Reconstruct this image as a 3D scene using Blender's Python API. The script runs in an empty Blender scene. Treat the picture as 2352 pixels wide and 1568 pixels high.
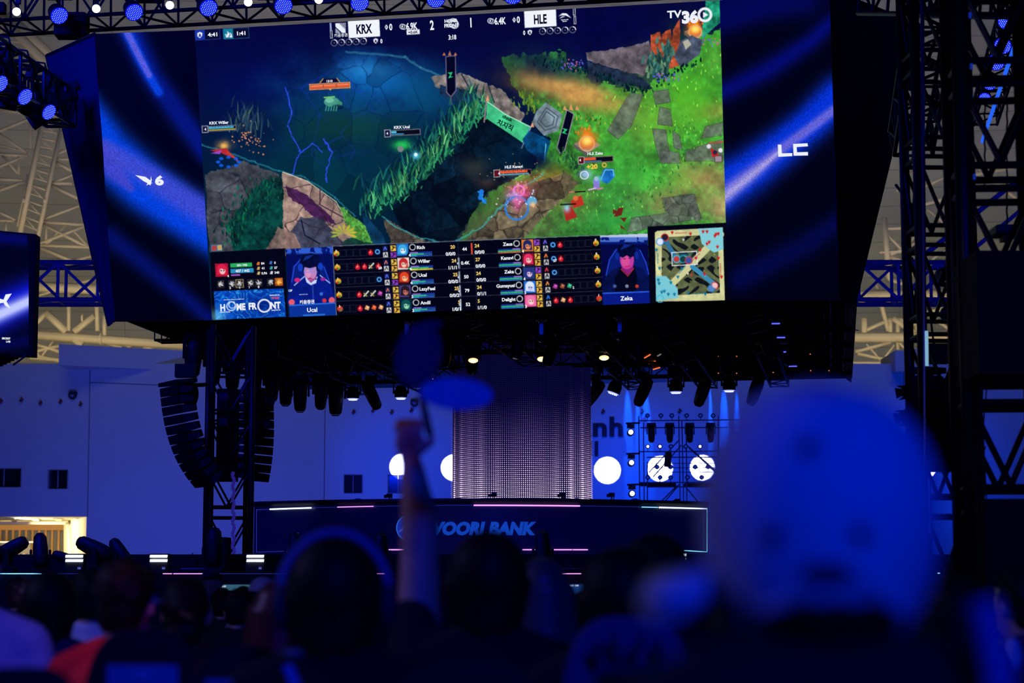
import bpy, bmesh, math, random
import numpy as np
from mathutils import Vector, Matrix, Euler
random.seed(7); rng = np.random.default_rng(5)
SC = bpy.context.scene; COL = SC.collection
R = math.radians; PI = math.pi
# ---------------------------------------------------------------- camera
CAM = Vector((0, 0, 1.18)); PITCH = R(7.0); FPX = 70.0/36*2352
cd = bpy.data.cameras.new('camera'); cam = bpy.data.objects.new('camera', cd); COL.objects.link(cam)
cd.lens = 70; cd.sensor_width = 36; cam.location = CAM; cam.rotation_euler = (R(90)+PITCH, 0, 0)
cd.clip_start = .05; cd.clip_end = 400
cd.dof.use_dof = True; cd.dof.focus_distance = 34; cd.dof.aperture_fstop = 2.5
SC.camera = cam
# ---------------------------------------------------------------- world, exposure
W = bpy.data.worlds.new('night'); SC.world = W; W.use_nodes = True
W.node_tree.nodes['Background'].inputs[0].default_value = (.0, .01, .12, 1)
W.node_tree.nodes['Background'].inputs[1].default_value = .012
vs = SC.view_settings; vs.view_transform = 'Standard'; vs.look = 'None'; vs.gamma = 1; vs.exposure = 0; vs.use_curve_mapping = False
try:
    SC.cycles.max_bounces = 4; SC.cycles.diffuse_bounces = 2; SC.cycles.glossy_bounces = 2; SC.cycles.sample_clamp_indirect = 2
    SC.cycles.use_denoising = True; SC.cycles.transparent_max_bounces = 12
except Exception: pass
# ---------------------------------------------------------------- pixel of the 2352x1568 frame -> point on a plane of the place
_F = Vector((0, math.cos(PITCH), math.sin(PITCH))); _U = Vector((0, -math.sin(PITCH), math.cos(PITCH)))
def ray(px, py): return Vector((1, 0, 0))*((px-1176)/FPX) + _U*((784-py)/FPX) + _F
def P(px, py, Y):
    d = ray(px, py); return CAM + d*(Y/d.y)
def PZ(px, py, z):
    d = ray(px, py); return CAM + d*((z-CAM.z)/d.z)
def M2(px, Y): return px*Y/FPX         # a length in photo pixels at depth Y, in metres
# ---------------------------------------------------------------- large lights
def aim(o, tgt):
    o.rotation_euler = (Vector(tgt)-Vector(o.location)).to_track_quat('-Z', 'Y').to_euler()
def area(name, loc, tgt, sx, sy, col, e, spread=180):
    l = bpy.data.lights.new(name, 'AREA'); l.shape = 'RECTANGLE'; l.size = sx; l.size_y = sy; l.color = col; l.energy = e; l.spread = R(spread)
    o = bpy.data.objects.new(name, l); COL.objects.link(o); o.location = loc; aim(o, tgt); return o
def spot(name, loc, tgt, ang, col, e, blend=.15, size=.05):
    l = bpy.data.lights.new(name, 'SPOT'); l.spot_size = R(ang); l.spot_blend = blend; l.color = col; l.energy = e; l.shadow_soft_size = size
    o = bpy.data.objects.new(name, l); COL.objects.link(o); o.location = loc; aim(o, tgt); return o
area('wash_light_on_building_left', (-16, 84, 2), (-16, 100, 5), 15, 2, (.075, .115, 1), 800, 140)
area('wash_light_on_building_middle', (3, 84, 2), (3, 100, 7), 12, 2, (.0, .06, 1), 260, 140)
area('wash_light_on_building_right', (20, 80, 3), (20, 100, 8), 16, 3, (.0, .05, 1), 950, 150)
area('dome_uplight', (0, 104, 13), (0, 122, 28), 70, 2, (1, .86, .56), 2600)
area('dome_overhead_daylight', (0, 70, 34), (0, 122, 24), 60, 10, (.75, .85, 1), 900, 70)
area('front_of_house_wash', (3, -9, 7.5), (2.2, 6, 1.0), 3, 1.5, (0, .024, 1), 850)
area('house_wash_left', (-7, 6, 5), (-2, 7, 1.0), 1.5, 1.0, (.3, .26, 1), 95)
area('red_shirt_fill', (-.7, 3.6, 4.2), (-1.02, 5.8, .9), .4, .4, (1, .2, .2), .55, 26)  # small reddish lamp added to bring out the red shirt
area('truss_blue_wash', (0, 45, 6), (0, 62, 12), 40, 2, (.02, .08, 1), 900)
area('mask_blue_wash', (-10, 24, 12), (-8, 34, 8), 3, 3, (0, .02, 1), 1500)
# ---------------------------------------------------------------- materials
MATS = {}
def mat(name, col, rough=.6, metal=0., emit=None, es=1., var=.12, scale=18., spec=.5):
    if name in MATS: return MATS[name]
    m = bpy.data.materials.new(name); m.use_nodes = True; nt = m.node_tree; b = nt.nodes['Principled BSDF']
    n = nt.nodes.new('ShaderNodeTexNoise'); n.inputs['Scale'].default_value = scale; n.inputs['Detail'].default_value = 4
    tc = nt.nodes.new('ShaderNodeTexCoord'); nt.links.new(tc.outputs['Object'], n.inputs['Vector'])
    mx = nt.nodes.new('ShaderNodeMix'); mx.data_type = 'RGBA'
    mx.inputs['A'].default_value = (*[c*(1-var) for c in col], 1); mx.inputs['B'].default_value = (*[min(1, c*(1+var)) for c in col], 1)
    nt.links.new(n.outputs['Fac'], mx.inputs['Factor']); nt.links.new(mx.outputs['Result'], b.inputs['Base Color'])
    b.inputs['Roughness'].default_value = rough; b.inputs['Metallic'].default_value = metal; b.inputs['Specular IOR Level'].default_value = spec
    if emit:
        b.inputs['Emission Color'].default_value = (*emit, 1); b.inputs['Emission Strength'].default_value = es
    MATS[name] = m; return m
def vmat(name, es=1.):
    m = bpy.data.materials.new(name); m.use_nodes = True; nt = m.node_tree; b = nt.nodes['Principled BSDF']
    a = nt.nodes.new('ShaderNodeAttribute'); a.attribute_name = 'shown'
    b.inputs['Base Color'].default_value = (.004, .004, .006, 1); b.inputs['Roughness'].default_value = .7; b.inputs['Specular IOR Level'].default_value = .05
    nt.links.new(a.outputs['Color'], b.inputs['Emission Color']); b.inputs['Emission Strength'].default_value = es
    MATS[name] = m; return m
def s2l(c):
    c = np.asarray(c, float)/255.; return np.where(c <= .04045, c/12.92, ((c+.055)/1.055)**2.4)
BLK = mat('black_powder_coat', (.012, .012, .016), .55)
BLK2 = mat('matt_black_paint', (.006, .006, .009), .8)
STL = mat('aluminium_truss_black', (.02, .022, .035), .4, .6)
ALU = mat('bare_aluminium', (.45, .46, .5), .35, .9)
CREAM = mat('cream_painted_steel', (.62, .52, .34), .6, var=.06, scale=3)
BLUES = mat('steel_blue_light_tint', (.05, .10, .55), .5)  # blue of the wash light put into the steel's colour
BLUEP = mat('building_grey_paint', (.6, .6, .62), .9, var=.05, scale=.8)
GLASS = mat('dark_window_glass', (.01, .012, .02), .08)
EW = mat('white_lamp', (1, 1, 1), emit=(1, 1, 1), es=3)
EWB = mat('cool_white_lamp', (1, 1, 1), emit=(.55, .6, 1), es=4)
EB = mat('blue_led_lens', (0, 0, .2), .3, emit=(.01, .02, 1), es=.85)
EBD = mat('blue_led_dot', (.3, .4, 1), emit=(.25, .4, 1), es=3)
EWARM = mat('warm_lamp', (1, .6, .3), emit=(1, .45, .16), es=2.2)
EWARMD = mat('warm_lamp_led', (1, .8, .6), emit=(1, .8, .5), es=4)
EORG = mat('orange_indicator', (1, .2, .05), emit=(1, .18, .04), es=1.2)
EBLIND = mat('strobe_bar', (1, 1, 1), emit=(.75, .82, 1), es=3)
FABN = mat('black_stage_fabric', (.02, .02, .03), .9)
NAVY = mat('navy_stage_fabric', (.012, .014, .09), .9)
# ---------------------------------------------------------------- mesh builder
ORG = {}
class MB:
    def __init__(s): s.v = []; s.f = []
    def add(s, vs_, fs):
        k = len(s.v); s.v += [tuple(v) for v in vs_]; s.f += [tuple(i+k for i in f) for f in fs]; return s
    def box(s, c, sz, rot=None):
        c = Vector(c); h = Vector(sz)/2; M = rot if rot is not None else Matrix.Identity(3)
        vs_ = [c + M @ Vector((x*h.x, y*h.y, z*h.z)) for z in (-1, 1) for y in (-1, 1) for x in (-1, 1)]
        return s.add(vs_, [(0, 2, 3, 1), (4, 5, 7, 6), (0, 1, 5, 4), (2, 6, 7, 3), (0, 4, 6, 2), (1, 3, 7, 5)])
    def tube(s, a, b, r, n=8, r1=None, cap=True):
        a = Vector(a); b = Vector(b); d = b-a
        if d.length < 1e-7: return s
        q = d.to_track_quat('Z', 'Y').to_matrix(); r1 = r if r1 is None else r1
        vs_ = [a + q @ Vector((math.cos(t)*r, math.sin(t)*r, 0)) for t in [2*PI*i/n for i in range(n)]] + \
              [b + q @ Vector((math.cos(t)*r1, math.sin(t)*r1, 0)) for t in [2*PI*i/n for i in range(n)]]
        fs = [(i, (i+1) % n, n+(i+1) % n, n+i) for i in range(n)]
        if cap: fs += [tuple(range(n))[::-1], tuple(range(n, 2*n))]
        return s.add(vs_, fs)
    def path(s, pts, r, n=6):
        for a, b in zip(pts, pts[1:]): s.tube(a, b, r, n)
        return s
    def lathe(s, prof, M=None, n=20):     # prof [(r,z)], M 4x4
        M = M or Matrix.Identity(4); vs_ = []
        for r, z in prof:
            for i in range(n):
                t = 2*PI*i/n; vs_.append(M @ Vector((r*math.cos(t), r*math.sin(t), z)))
        m = len(prof); fs = [(j*n+i, j*n+(i+1) % n, (j+1)*n+(i+1) % n, (j+1)*n+i) for j in range(m-1) for i in range(n)]
        fs += [tuple(range(n))[::-1], tuple((m-1)*n+i for i in range(n))]
        return s.add(vs_, fs)
    def ell(s, c, r, rot=None, nu=16, nv=10):
        c = Vector(c); M = rot if rot is not None else Matrix.Identity(3); vs_ = [c + M @ Vector((0, 0, -r[2]))]; fs = []
        for j in range(1, nv):
            p = -PI/2+PI*j/nv
            for i in range(nu):
                t = 2*PI*i/nu; vs_.append(c + M @ Vector((r[0]*math.cos(p)*math.cos(t), r[1]*math.cos(p)*math.sin(t), r[2]*math.sin(p))))
        vs_.append(c + M @ Vector((0, 0, r[2]))); L = len(vs_)-1
        for i in range(nu):
            fs.append((0, 1+(i+1) % nu, 1+i)); fs.append((L, 1+(nv-2)*nu+i, 1+(nv-2)*nu+(i+1) % nu))
            for j in range(nv-2): fs.append((1+j*nu+i, 1+j*nu+(i+1) % nu, 1+(j+1)*nu+(i+1) % nu, 1+(j+1)*nu+i))
        return s.add(vs_, fs)
    def slab(s, quad, t):                  # quad of 4 points, thickness vector t
        q = [Vector(p) for p in quad]; t = Vector(t)
        return s.add(q+[p+t for p in q], [(0, 1, 2, 3), (7, 6, 5, 4), (0, 4, 5, 1), (1, 5, 6, 2), (2, 6, 7, 3), (3, 7, 4, 0)])
    def prism(s, pts, t):
        q = [Vector(p) for p in pts]; t = Vector(t); n = len(q)
        return s.add(q+[p+t for p in q], [tuple(range(n)), tuple(range(n, 2*n))[::-1]]+[(i, n+i, n+(i+1) % n, (i+1) % n) for i in range(n)])
    def build(s, name, m, parent=None, world=False, smooth=False, bev=0):
        off = ORG.get(parent.name, Vector((0, 0, 0))) if (parent is not None and world) else Vector((0, 0, 0))
        me = bpy.data.meshes.new(name); me.from_pydata([tuple(Vector(v)-off) for v in s.v], [], s.f); me.update()
        o = bpy.data.objects.new(name, me); COL.objects.link(o)
        if m: me.materials.append(m)
        if smooth: me.polygons.foreach_set('use_smooth', [True]*len(me.polygons))
        if bev:
            b = o.modifiers.new('bevel', 'BEVEL'); b.width = bev; b.segments = 2; b.limit_method = 'ANGLE'
        o.parent = parent; return o
def tag(o, label=None, cat=None, group=None, kind=None):
    if label: o['label'] = label
    if cat: o['category'] = cat
    if group: o['group'] = group
    if kind: o['kind'] = kind
    return o
def thing(name, label, cat, loc=(0, 0, 0), group=None):
    o = bpy.data.objects.new(name, None); COL.objects.link(o); o.location = loc; o.empty_display_size = .1
    ORG[o.name] = Vector(loc); return tag(o, label, cat, group)
def dup(root, loc=None, rot=None, label=None, group=None, scale=None):
    r = root.copy(); COL.objects.link(r)
    if loc is not None: r.location = loc
    if rot is not None: r.rotation_euler = rot
    if scale is not None: r.scale = (scale,)*3 if not hasattr(scale, '__len__') else scale
    if label: r['label'] = label
    if group: r['group'] = group
    for ch in list(root.children):
        c = ch.copy(); COL.objects.link(c); c.parent = r
        for g in list(ch.children):
            d = g.copy(); COL.objects.link(d); d.parent = c
    return r
def struct(name, mb, m, **k):
    return tag(mb.build(name, m, **k), kind='structure')
def frame_axes(d):
    d = Vector(d).normalized(); return d.to_track_quat('Z', 'Y').to_matrix()
# ================================================================ THE SCREENS
# plane of the hung main screen (yawed, leaning forward)
QY, QT = 0.2072, 0.2172
_cen = P(1062, 373, 32.0)
_N = Vector((-math.sin(QY)*math.cos(QT), -math.cos(QY)*math.cos(QT), -math.sin(QT)))   # faces the audience, tilted down
def S(px, py, off=0.):
    d = ray(px, py); n = _N; t = (_cen + n*off - CAM).dot(n)/d.dot(n); return CAM + d*t
TLc, TRc, BRc, BLc = (447, 69), (1653, .6), (1672, 689), (487, 735)
# ---- canvas in photo pixels
X0, Y0, CW, CH = 430, -12, 1256, 762
cv = np.zeros((CH, CW, 3)); YY, XX = np.mgrid[0:CH, 0:CW].astype(float); XX += X0; YY += Y0
def vnoise(sc, seed, oct=4, sx=1., sy=1.):
    r_ = np.random.default_rng(seed); out = np.zeros((CH, CW)); amp = 1; tot = 0
    for o in range(oct):
        g = r_.random((int(CH/(sc*sy))+4, int(CW/(sc*sx))+4)); u = (XX-X0)/(sc*sx); v = (YY-Y0)/(sc*sy)
        i = np.minimum(u.astype(int), g.shape[1]-2); j = np.minimum(v.astype(int), g.shape[0]-2); a = u-i; b = v-j; a = a*a*(3-2*a); b = b*b*(3-2*b)
        out += amp*(g[j, i]*(1-a)*(1-b)+g[j, i+1]*a*(1-b)+g[j+1, i]*(1-a)*b+g[j+1, i+1]*a*b); tot += amp; amp *= .55; sc = max(sc/2, 2)
    return out/tot
NZ = vnoise(60, 1, 5); NF = vnoise(9, 2, 3); NW = vnoise(80, 3, 5); NG = vnoise(22, 9, 4)
def win(x0, y0, x1, y1):
    a = max(0, int(math.floor(x0-X0))); b = min(CW, int(math.ceil(x1-X0))+1); c = max(0, int(math.floor(y0-Y0))); d = min(CH, int(math.ceil(y1-Y0))+1)
    return slice(c, max(c, d)), slice(a, max(a, b))
def mixin(sl, m, col):
    col = np.asarray(col, float); cv[sl] = cv[sl]*(1-m[..., None]) + col*m[..., None]
def glow(cx, cy, rx, ry, col, s=1., rot=0., p=2., nz=0., add=False):
    k = 2.2; rr = max(rx, ry)*k; sl = win(cx-rr, cy-rr, cx+rr, cy+rr); x = XX[sl]-cx; y = YY[sl]-cy; c, q = math.cos(R(rot)), math.sin(R(rot))
    u = (x*c+y*q)/rx; v = (-x*q+y*c)/ry; d = np.sqrt(u*u+v*v)
    if nz: d = d + (NZ[sl]-.5)*nz + (NF[sl]-.5)*nz*.35
    m = s*np.exp(-np.maximum(d, 0)**p*1.2)
    if add: cv[sl] += m[..., None]*np.asarray(col, float)
    else: mixin(sl, np.clip(m, 0, 1), col)
def inside(pts, x, y):
    m = np.zeros(x.shape, bool); n = len(pts)
    for i in range(n):
        xa, ya = pts[i]; xb, yb = pts[(i+1) % n]
        if ya == yb: continue
        m ^= ((ya > y) != (yb > y)) & (x < (xb-xa)*(y-ya)/(yb-ya)+xa)
    return m
def poly(pts, col, a=1., tex=0., wob=0., soft=0.):
    xs = [p[0] for p in pts]; ys = [p[1] for p in pts]; sl = win(min(xs)-3, min(ys)-3, max(xs)+3, max(ys)+3); x = XX[sl]; y = YY[sl]
    if x.size == 0: return
    if wob: x = x+(NG[sl]-.5)*wob*2; y = y+(NF[sl]-.5)*wob*2
    if x.size < 40000 and not wob:
        m = sum(inside(pts, x+dx, y+dy).astype(float) for dx in (-.33, 0, .33) for dy in (-.33, 0, .33))/9
    else: m = inside(pts, x, y).astype(float)
    if tex:
        c = np.asarray(col, float)*(1+tex*(NF[sl]-.5)[..., None]*2+tex*(NG[sl]-.5)[..., None]*2); m = (m*a)[..., None]; cv[sl] = cv[sl]*(1-m)+c*m
    else: mixin(sl, m*a, col)
def line(pts, w, col, a=1., jit=0., taper=False):
    for i, ((xa, ya), (xb, yb)) in enumerate(zip(pts, pts[1:])):
        sl = win(min(xa, xb)-w-2, min(ya, yb)-w-2, max(xa, xb)+w+2, max(ya, yb)+w+2); x = XX[sl]; y = YY[sl]
        if jit: x = x+(NF[sl]-.5)*jit; y = y+(NG[sl]-.5)*jit
        L = max((xb-xa)**2+(yb-ya)**2, 1e-6); t = np.clip(((x-xa)*(xb-xa)+(y-ya)*(yb-ya))/L, 0, 1)
        d = np.hypot(x-xa-t*(xb-xa), y-ya-t*(yb-ya)); m = np.clip(w/2+.5-d, 0, 1)*a; mixin(sl, m, col)
def basis(x, y):       # how the hung screen's horizontals and verticals run in the picture
    s_ = .0576+(.0418-.0576)*(y-69)/665; k = .0602+(.0276-.0602)*(x-447)/1206; return (1, -s_), (k, 1)
def rect(x, y, w, h, col, a=1., tex=0., bd=None, bw=1.2):   # centre x,y
    (ax, ay), (bx, by) = basis(x, y); c = [(x+ax*u*w/2+bx*v*h/2, y+ay*u*w/2+by*v*h/2) for u, v in ((-1, -1), (1, -1), (1, 1), (-1, 1))]
    if col is not None: poly(c, col, a, tex)
    if bd is not None: line(c+[c[0]], bw, bd)
    return c
def ring(x, y, r, w, col, a=1.):
    sl = win(x-r-3, y-r-3, x+r+3, y+r+3); d = np.abs(np.hypot(XX[sl]-x, YY[sl]-y)-r); mixin(sl, np.clip(w/2+.5-d, 0, 1)*a, col)
def disc(x, y, r, col, a=1., ry=None):
    ry = ry or r; sl = win(x-r-2, y-ry-2, x+r+2, y+ry+2); d = (1-np.hypot((XX[sl]-x)/r, (YY[sl]-y)/ry))*min(r, ry); mixin(sl, np.clip(d+.5, 0, 1)*a, col)
def cells(x0, y0, x1, y1, n, col, a, w=1.6, seed=1, reg=None, tint=0, st=1.):
    sl = win(x0, y0, x1, y1); r_ = np.random.default_rng(seed); px = r_.uniform(x0, x1, n); py = r_.uniform(y0, y1, n)
    x = XX[sl]+(NG[sl]-.5)*14; y = YY[sl]+(NF[sl]-.5)*6; d = np.sort(np.hypot(x[..., None]-px, (y[..., None]-py)*st), -1)[..., :2] if not tint else None
    if tint:
        D = np.hypot(x[..., None]-px, (y[..., None]-py)*st); idx = D.argmin(-1); d = np.sort(D, -1)[..., :2]
    e = d[..., 1]-d[..., 0]; m = np.clip(1-e/w, 0, 1)*a
    msk = inside(reg, XX[sl], YY[sl]).astype(float) if reg else np.clip(1.35-np.hypot((XX[sl]-(x0+x1)/2)/((x1-x0)/2), (YY[sl]-(y0+y1)/2)/((y1-y0)/2))*1.35, 0, .5)*2
    if tint:
        t = (r_.random(n)[idx]-.5)*tint; cv[sl] *= (1+t*msk)[..., None]
    mixin(sl, m*msk, col)
def blades(pts, n, cols, h=(10, 30), w=3., lean=(-.5, .5), seed=3, spread=8, dark=None):
    r_ = random.Random(seed); L = []
    for i in range(n):
        k = r_.random()*(len(pts)-1); j = int(k); t = k-j; x = pts[j][0]*(1-t)+pts[j+1][0]*t+r_.gauss(0, spread); y = pts[j][1]*(1-t)+pts[j+1][1]*t+r_.gauss(0, spread); L.append((y, x))
    L.sort()
    for y, x in L:
        hh = r_.uniform(*h); l = r_.uniform(*lean)*hh; c = np.array(cols[r_.randrange(len(cols))])*r_.uniform(.6, 1.25)
        poly([(x-w/2, y), (x-w/2+l*.35, y-hh*.6), (x+l, y-hh), (x+w/2+l*.4, y-hh*.55), (x+w/2, y)], np.clip(c, 0, 255))
# ---- painted landscape
cv[:] = (4, 5, 52)
g = np.clip((YY-60)/400, 0, 1)[..., None]; cv[:] = cv*(1-g)+np.array((3, 30, 52.))*g
for a in [(600, 200, 150, 110, (3, 6, 78), .8), (870, 185, 150, 62, (14, 98, 178), .95), (845, 160, 70, 26, (44, 150, 225), .8), (770, 250, 170, 90, (8, 74, 122), .75),
          (985, 225, 90, 70, (8, 76, 118), .75), (690, 330, 150, 80, (6, 58, 78), .8), (720, 430, 180, 90, (4, 52, 62), .85), (900, 330, 160, 70, (4, 44, 60), .7),
          (790, 290, 120, 40, (18, 62, 40), .55), (600, 300, 60, 50, (2, 16, 52), .7), (1010, 180, 60, 40, (14, 80, 120), .4), (1190, 130, 190, 60, (3, 4, 62), .9), (1400, 80, 170, 70, (3, 3, 55), 1.)]:
    glow(*a[:4], a[4], a[5], nz=.8)
gr = [(1040, 590), (1090, 470), (1200, 380), (1260, 330), (1240, 260), (1180, 200), (1150, 130), (1290, 120), (1360, 190), (1480, 210), (1600, 90), (1680, 60), (1690, 560), (1380, 640), (1040, 640)]
poly(gr, (50, 132, 42), .96, tex=.3, wob=14)
for a in [(1500, 260, 150, 100, (86, 160, 44), .75), (1590, 170, 70, 90, (60, 150, 40), .8), (1390, 430, 130, 70, (52, 150, 58), .7), (1450, 500, 160, 40, (40, 140, 60), .7),
          (1250, 160, 110, 60, (12, 30, 56), .9), (1200, 190, 70, 30, (90, 60, 30), .5), (1330, 215, 120, 30, (186, 132, 66), .9), (1290, 200, 90, 20, (200, 150, 84), .6), (1400, 240, 50, 20, (160, 140, 66), .6),
          (1620, 410, 90, 45, (170, 128, 84), .85), (1560, 470, 100, 40, (158, 122, 80), .7), (1660, 480, 40, 50, (190, 150, 108), .7), (1650, 255, 60, 22, (170, 130, 70), .5), (1460, 300, 40, 60, (110, 84, 50), .45),
          (1200, 470, 120, 60, (92, 74, 54), .8), (1260, 420, 70, 40, (190, 92, 34), .55), (1130, 530, 110, 40, (84, 84, 60), .75), (1330, 470, 60, 40, (96, 110, 50), .5)]:
    glow(*a[:4], a[4], a[5], nz=.9, rot=15 if a[1] < 260 and a[0] < 1420 else 0)
sl = win(1180, 0, 1690, 600); cv[sl] *= (1.08+.26*(NF[sl]-.5)+.36*(NG[sl]-.5))[..., None]
for a in [(1500, 290, 60, 40, (110, 200, 50), .55), (1440, 330, 40, 50, (60, 190, 60), .5), (1590, 230, 50, 50, (90, 190, 40), .6), (1400, 500, 60, 26, (60, 180, 70), .5), (1560, 410, 50, 24, (110, 180, 60), .5), (1480, 400, 50, 30, (70, 190, 60), .5), (1640, 130, 30, 40, (110, 190, 60), .5)]: glow(*a[:4], a[4], a[5], nz=1)
blades([(1420, 250), (1660, 150)], 130, [(96, 190, 50), (140, 200, 60)], (4, 10), 2.5, seed=4, spread=34)
blades([(1300, 500), (1500, 440), (1600, 330), (1500, 300)], 260, [(70, 180, 60), (120, 200, 70), (30, 120, 50)], (4, 9), 2.4, seed=5, spread=34)
blades([(1180, 215), (1300, 260), (1420, 290)], 60, [(60, 130, 40), (150, 150, 50)], (5, 12), 3, seed=6, spread=8)
# river floor slabs and cracks
cells(610, 80, 1040, 520, 40, (2, 22, 60), .5, 3, 11, tint=.3)
cells(600, 120, 900, 420, 16, (30, 50, 235), .35, 2, 14)
for p in [[(655, 200), (672, 260), (660, 290), (690, 350), (668, 405), (680, 560)], [(745, 320), (762, 350), (748, 400), (752, 420)], [(690, 350), (720, 330), (740, 350)]]:
    line(p, 4, (20, 50, 200), .5, 8); line(p, 2, (60, 90, 255), .8, 8)
cells(880, 300, 1130, 560, 30, (2, 14, 26), .8, 3, 21, tint=.5)
pit = [(900, 480), (960, 400), (1060, 290), (1130, 250), (1240, 330), (1230, 390), (1120, 440), (1040, 560), (930, 540)]
poly(pit, (5, 22, 34), .92, tex=.6, wob=6); cells(900, 250, 1250, 560, 46, (2, 8, 16), .8, 3, 22, pit, .9)
for a in [(1090, 385, 36, 26, (66, 66, 58), .6), (1120, 420, 26, 16, (96, 70, 60), .5), (1180, 360, 50, 40, (4, 40, 70), .6), (1000, 470, 70, 50, (2, 10, 20), .6)]: glow(*a[:4], a[4], a[5], nz=1)
path_ = [(880, 500), (960, 545), (1040, 575), (1130, 505), (1170, 440), (1300, 395), (1330, 420), (1270, 480), (1190, 560), (1040, 605), (900, 560)]
poly(path_, (96, 82, 66), .85, tex=.35, wob=6); cells(880, 390, 1330, 610, 46, (40, 36, 30), .9, 2.6, 23, path_, .6)
line([(860, 478), (900, 515), (960, 545), (1030, 562), (1110, 520), (1180, 440), (1250, 400)], 4, (60, 190, 200), .55, 12)
# upper bank of the river
line([(795, 118), (900, 128), (930, 130), (965, 155), (1010, 175)], 5, (60, 150, 170), .55, 8)
poly([(990, 175), (1060, 168), (1150, 205), (1205, 262), (1195, 290), (1130, 245), (1070, 205), (1000, 200)], (120, 112, 108), 1, tex=.4, wob=4)
poly([(1010, 195), (1070, 205), (1190, 290), (1180, 310), (1100, 260), (1010, 215)], (28, 50, 84), 1, tex=.5, wob=4)
line([(1060, 170), (1085, 215)], 2.5, (20, 26, 50)); line([(1120, 192), (1135, 235)], 2, (20, 26, 50))
# big rocks, bottom left
poly([(470, 400), (560, 370), (650, 405), (655, 440), (600, 460), (560, 500), (540, 580), (480, 580)], (70, 72, 78), .95, tex=.35, wob=6)
cells(465, 370, 650, 580, 20, (20, 22, 34), .9, 2.4, 31, tint=.5)
poly([(540, 580), (520, 520), (560, 460), (610, 410), (650, 405), (680, 440), (640, 560), (610, 590)], (8, 62, 52), .9, tex=.6, wob=10)
blades([(520, 560), (560, 480), (640, 420)], 220, [(10, 80, 62), (14, 100, 60), (4, 50, 50)], (6, 14), 3, seed=8, spread=17)
poly([(649, 394), (705, 415), (770, 462), (795, 505), (830, 560), (790, 572), (655, 572), (650, 500)], (150, 124, 112), 1, tex=.28, wob=4)
poly([(655, 425), (700, 445), (760, 495), (775, 515), (720, 500), (690, 470), (660, 450)], (66, 28, 74), .95, tex=.3, wob=4)
poly([(690, 500), (740, 500), (790, 560), (760, 575), (665, 575), (668, 530)], (40, 48, 70), .85, tex=.3, wob=4)
cells(650, 395, 830, 575, 13, (46, 26, 40), .9, 2.8, 33, [(649, 394), (705, 415), (770, 462), (795, 505), (830, 560), (790, 572), (655, 572)], .35)
line([(455, 330), (520, 350), (585, 372), (640, 392), (700, 408), (770, 455), (815, 495)], 4, (50, 150, 170), .5, 8)
line([(650, 395), (706, 416), (772, 463), (796, 506)], 2, (235, 215, 190), .8)
line([(692, 505), (700, 540), (735, 560)], 2.5, (10, 14, 40)); line([(735, 430), (735, 470), (790, 500)], 2.5, (60, 40, 60))
poly([(780, 470), (815, 500), (850, 530), (862, 560), (820, 575), (795, 510)], (74, 140, 56), 1, tex=.4, wob=6)
blades([(790, 490), (855, 555)], 90, [(96, 170, 60), (60, 130, 50)], (4, 9), 2.5, seed=9, spread=9)
poly([(820, 470), (880, 540), (900, 590), (862, 570), (840, 520)], (12, 52, 84), .95, tex=.3, wob=3)
for k in range(9):
    a_ = R(-90+(k-4)*26); poly([(790, 535), (790+24*math.cos(a_-.15), 538+18*math.sin(a_-.15)), (790+32*math.cos(a_), 538+26*math.sin(a_)), (790+24*math.cos(a_+.15), 538+18*math.sin(a_+.15))], (150+8*k, 175, 60))
poly([(600, 590), (640, 520), (680, 540), (700, 590)], (130, 104, 96), .9, tex=.3, wob=4); poly([(760, 590), (800, 545), (860, 560), (880, 585)], (10, 50, 44), .9, tex=.5, wob=6)
# tall reeds on the diagonal
dg = [(850, 480), (905, 445), (960, 395), (1010, 345), (1050, 300), (1090, 258), (1110, 235)]
poly([(830, 485), (880, 400), (960, 340), (1040, 240), (1110, 225), (1090, 290), (1000, 390), (930, 450), (870, 500)], (6, 44, 50), .9, tex=.5, wob=8)
blades([(p[0]-22, p[1]-8) for p in dg], 150, [(20, 92, 92), (30, 110, 90), (10, 60, 80)], (18, 42), 3.2, (-.6, .5), seed=12, spread=14)
blades(dg, 190, [(40, 130, 84), (56, 150, 90), (20, 96, 70), (96, 170, 110)], (16, 38), 3.4, (-.55, .6), seed=13, spread=12)
blades([(p[0]+10, p[1]+12) for p in dg], 130, [(50, 150, 96), (30, 120, 80)], (8, 20), 3, (-.9, 1), seed=14, spread=7)
blades([(545, 270), (560, 300), (600, 290)], 70, [(30, 60, 84), (20, 44, 70), (60, 90, 90)], (20, 52), 2.6, (-.5, .5), seed=15, spread=12)
# banners, stone marker, fires (plain stand-ins)
def pennant(pts, col, edge): poly(pts, col); line(pts+[pts[0]], 2, edge)
pennant([(1024, 130), (1046, 128), (1047, 208), (1036, 222), (1026, 212)], (4, 6, 26), (120, 110, 140)); line([(1036, 222), (1037, 240)], 2.5, (70, 80, 110))
for d in (-13, 0, 13): poly([(1033+d-4, 128), (1033+d, 116+abs(d)*.3), (1033+d+4, 127)], (214, 130, 84))
poly([(1028, 167), (1040, 165), (1035, 175), (1042, 176), (1029, 180), (1034, 171)], (40, 200, 120))
pennant([(1302, 252), (1318, 262), (1297, 345), (1287, 352), (1279, 340)], (4, 6, 24), (150, 140, 160))
for d in (-14, 0, 14): poly([(1312+d-5, 252), (1312+d-1, 236+abs(d)*.4), (1312+d+5, 254)], (220, 150, 100))
poly([(1291, 294), (1304, 297), (1297, 304), (1305, 309), (1290, 305), (1297, 299)], (40, 200, 120))
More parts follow.
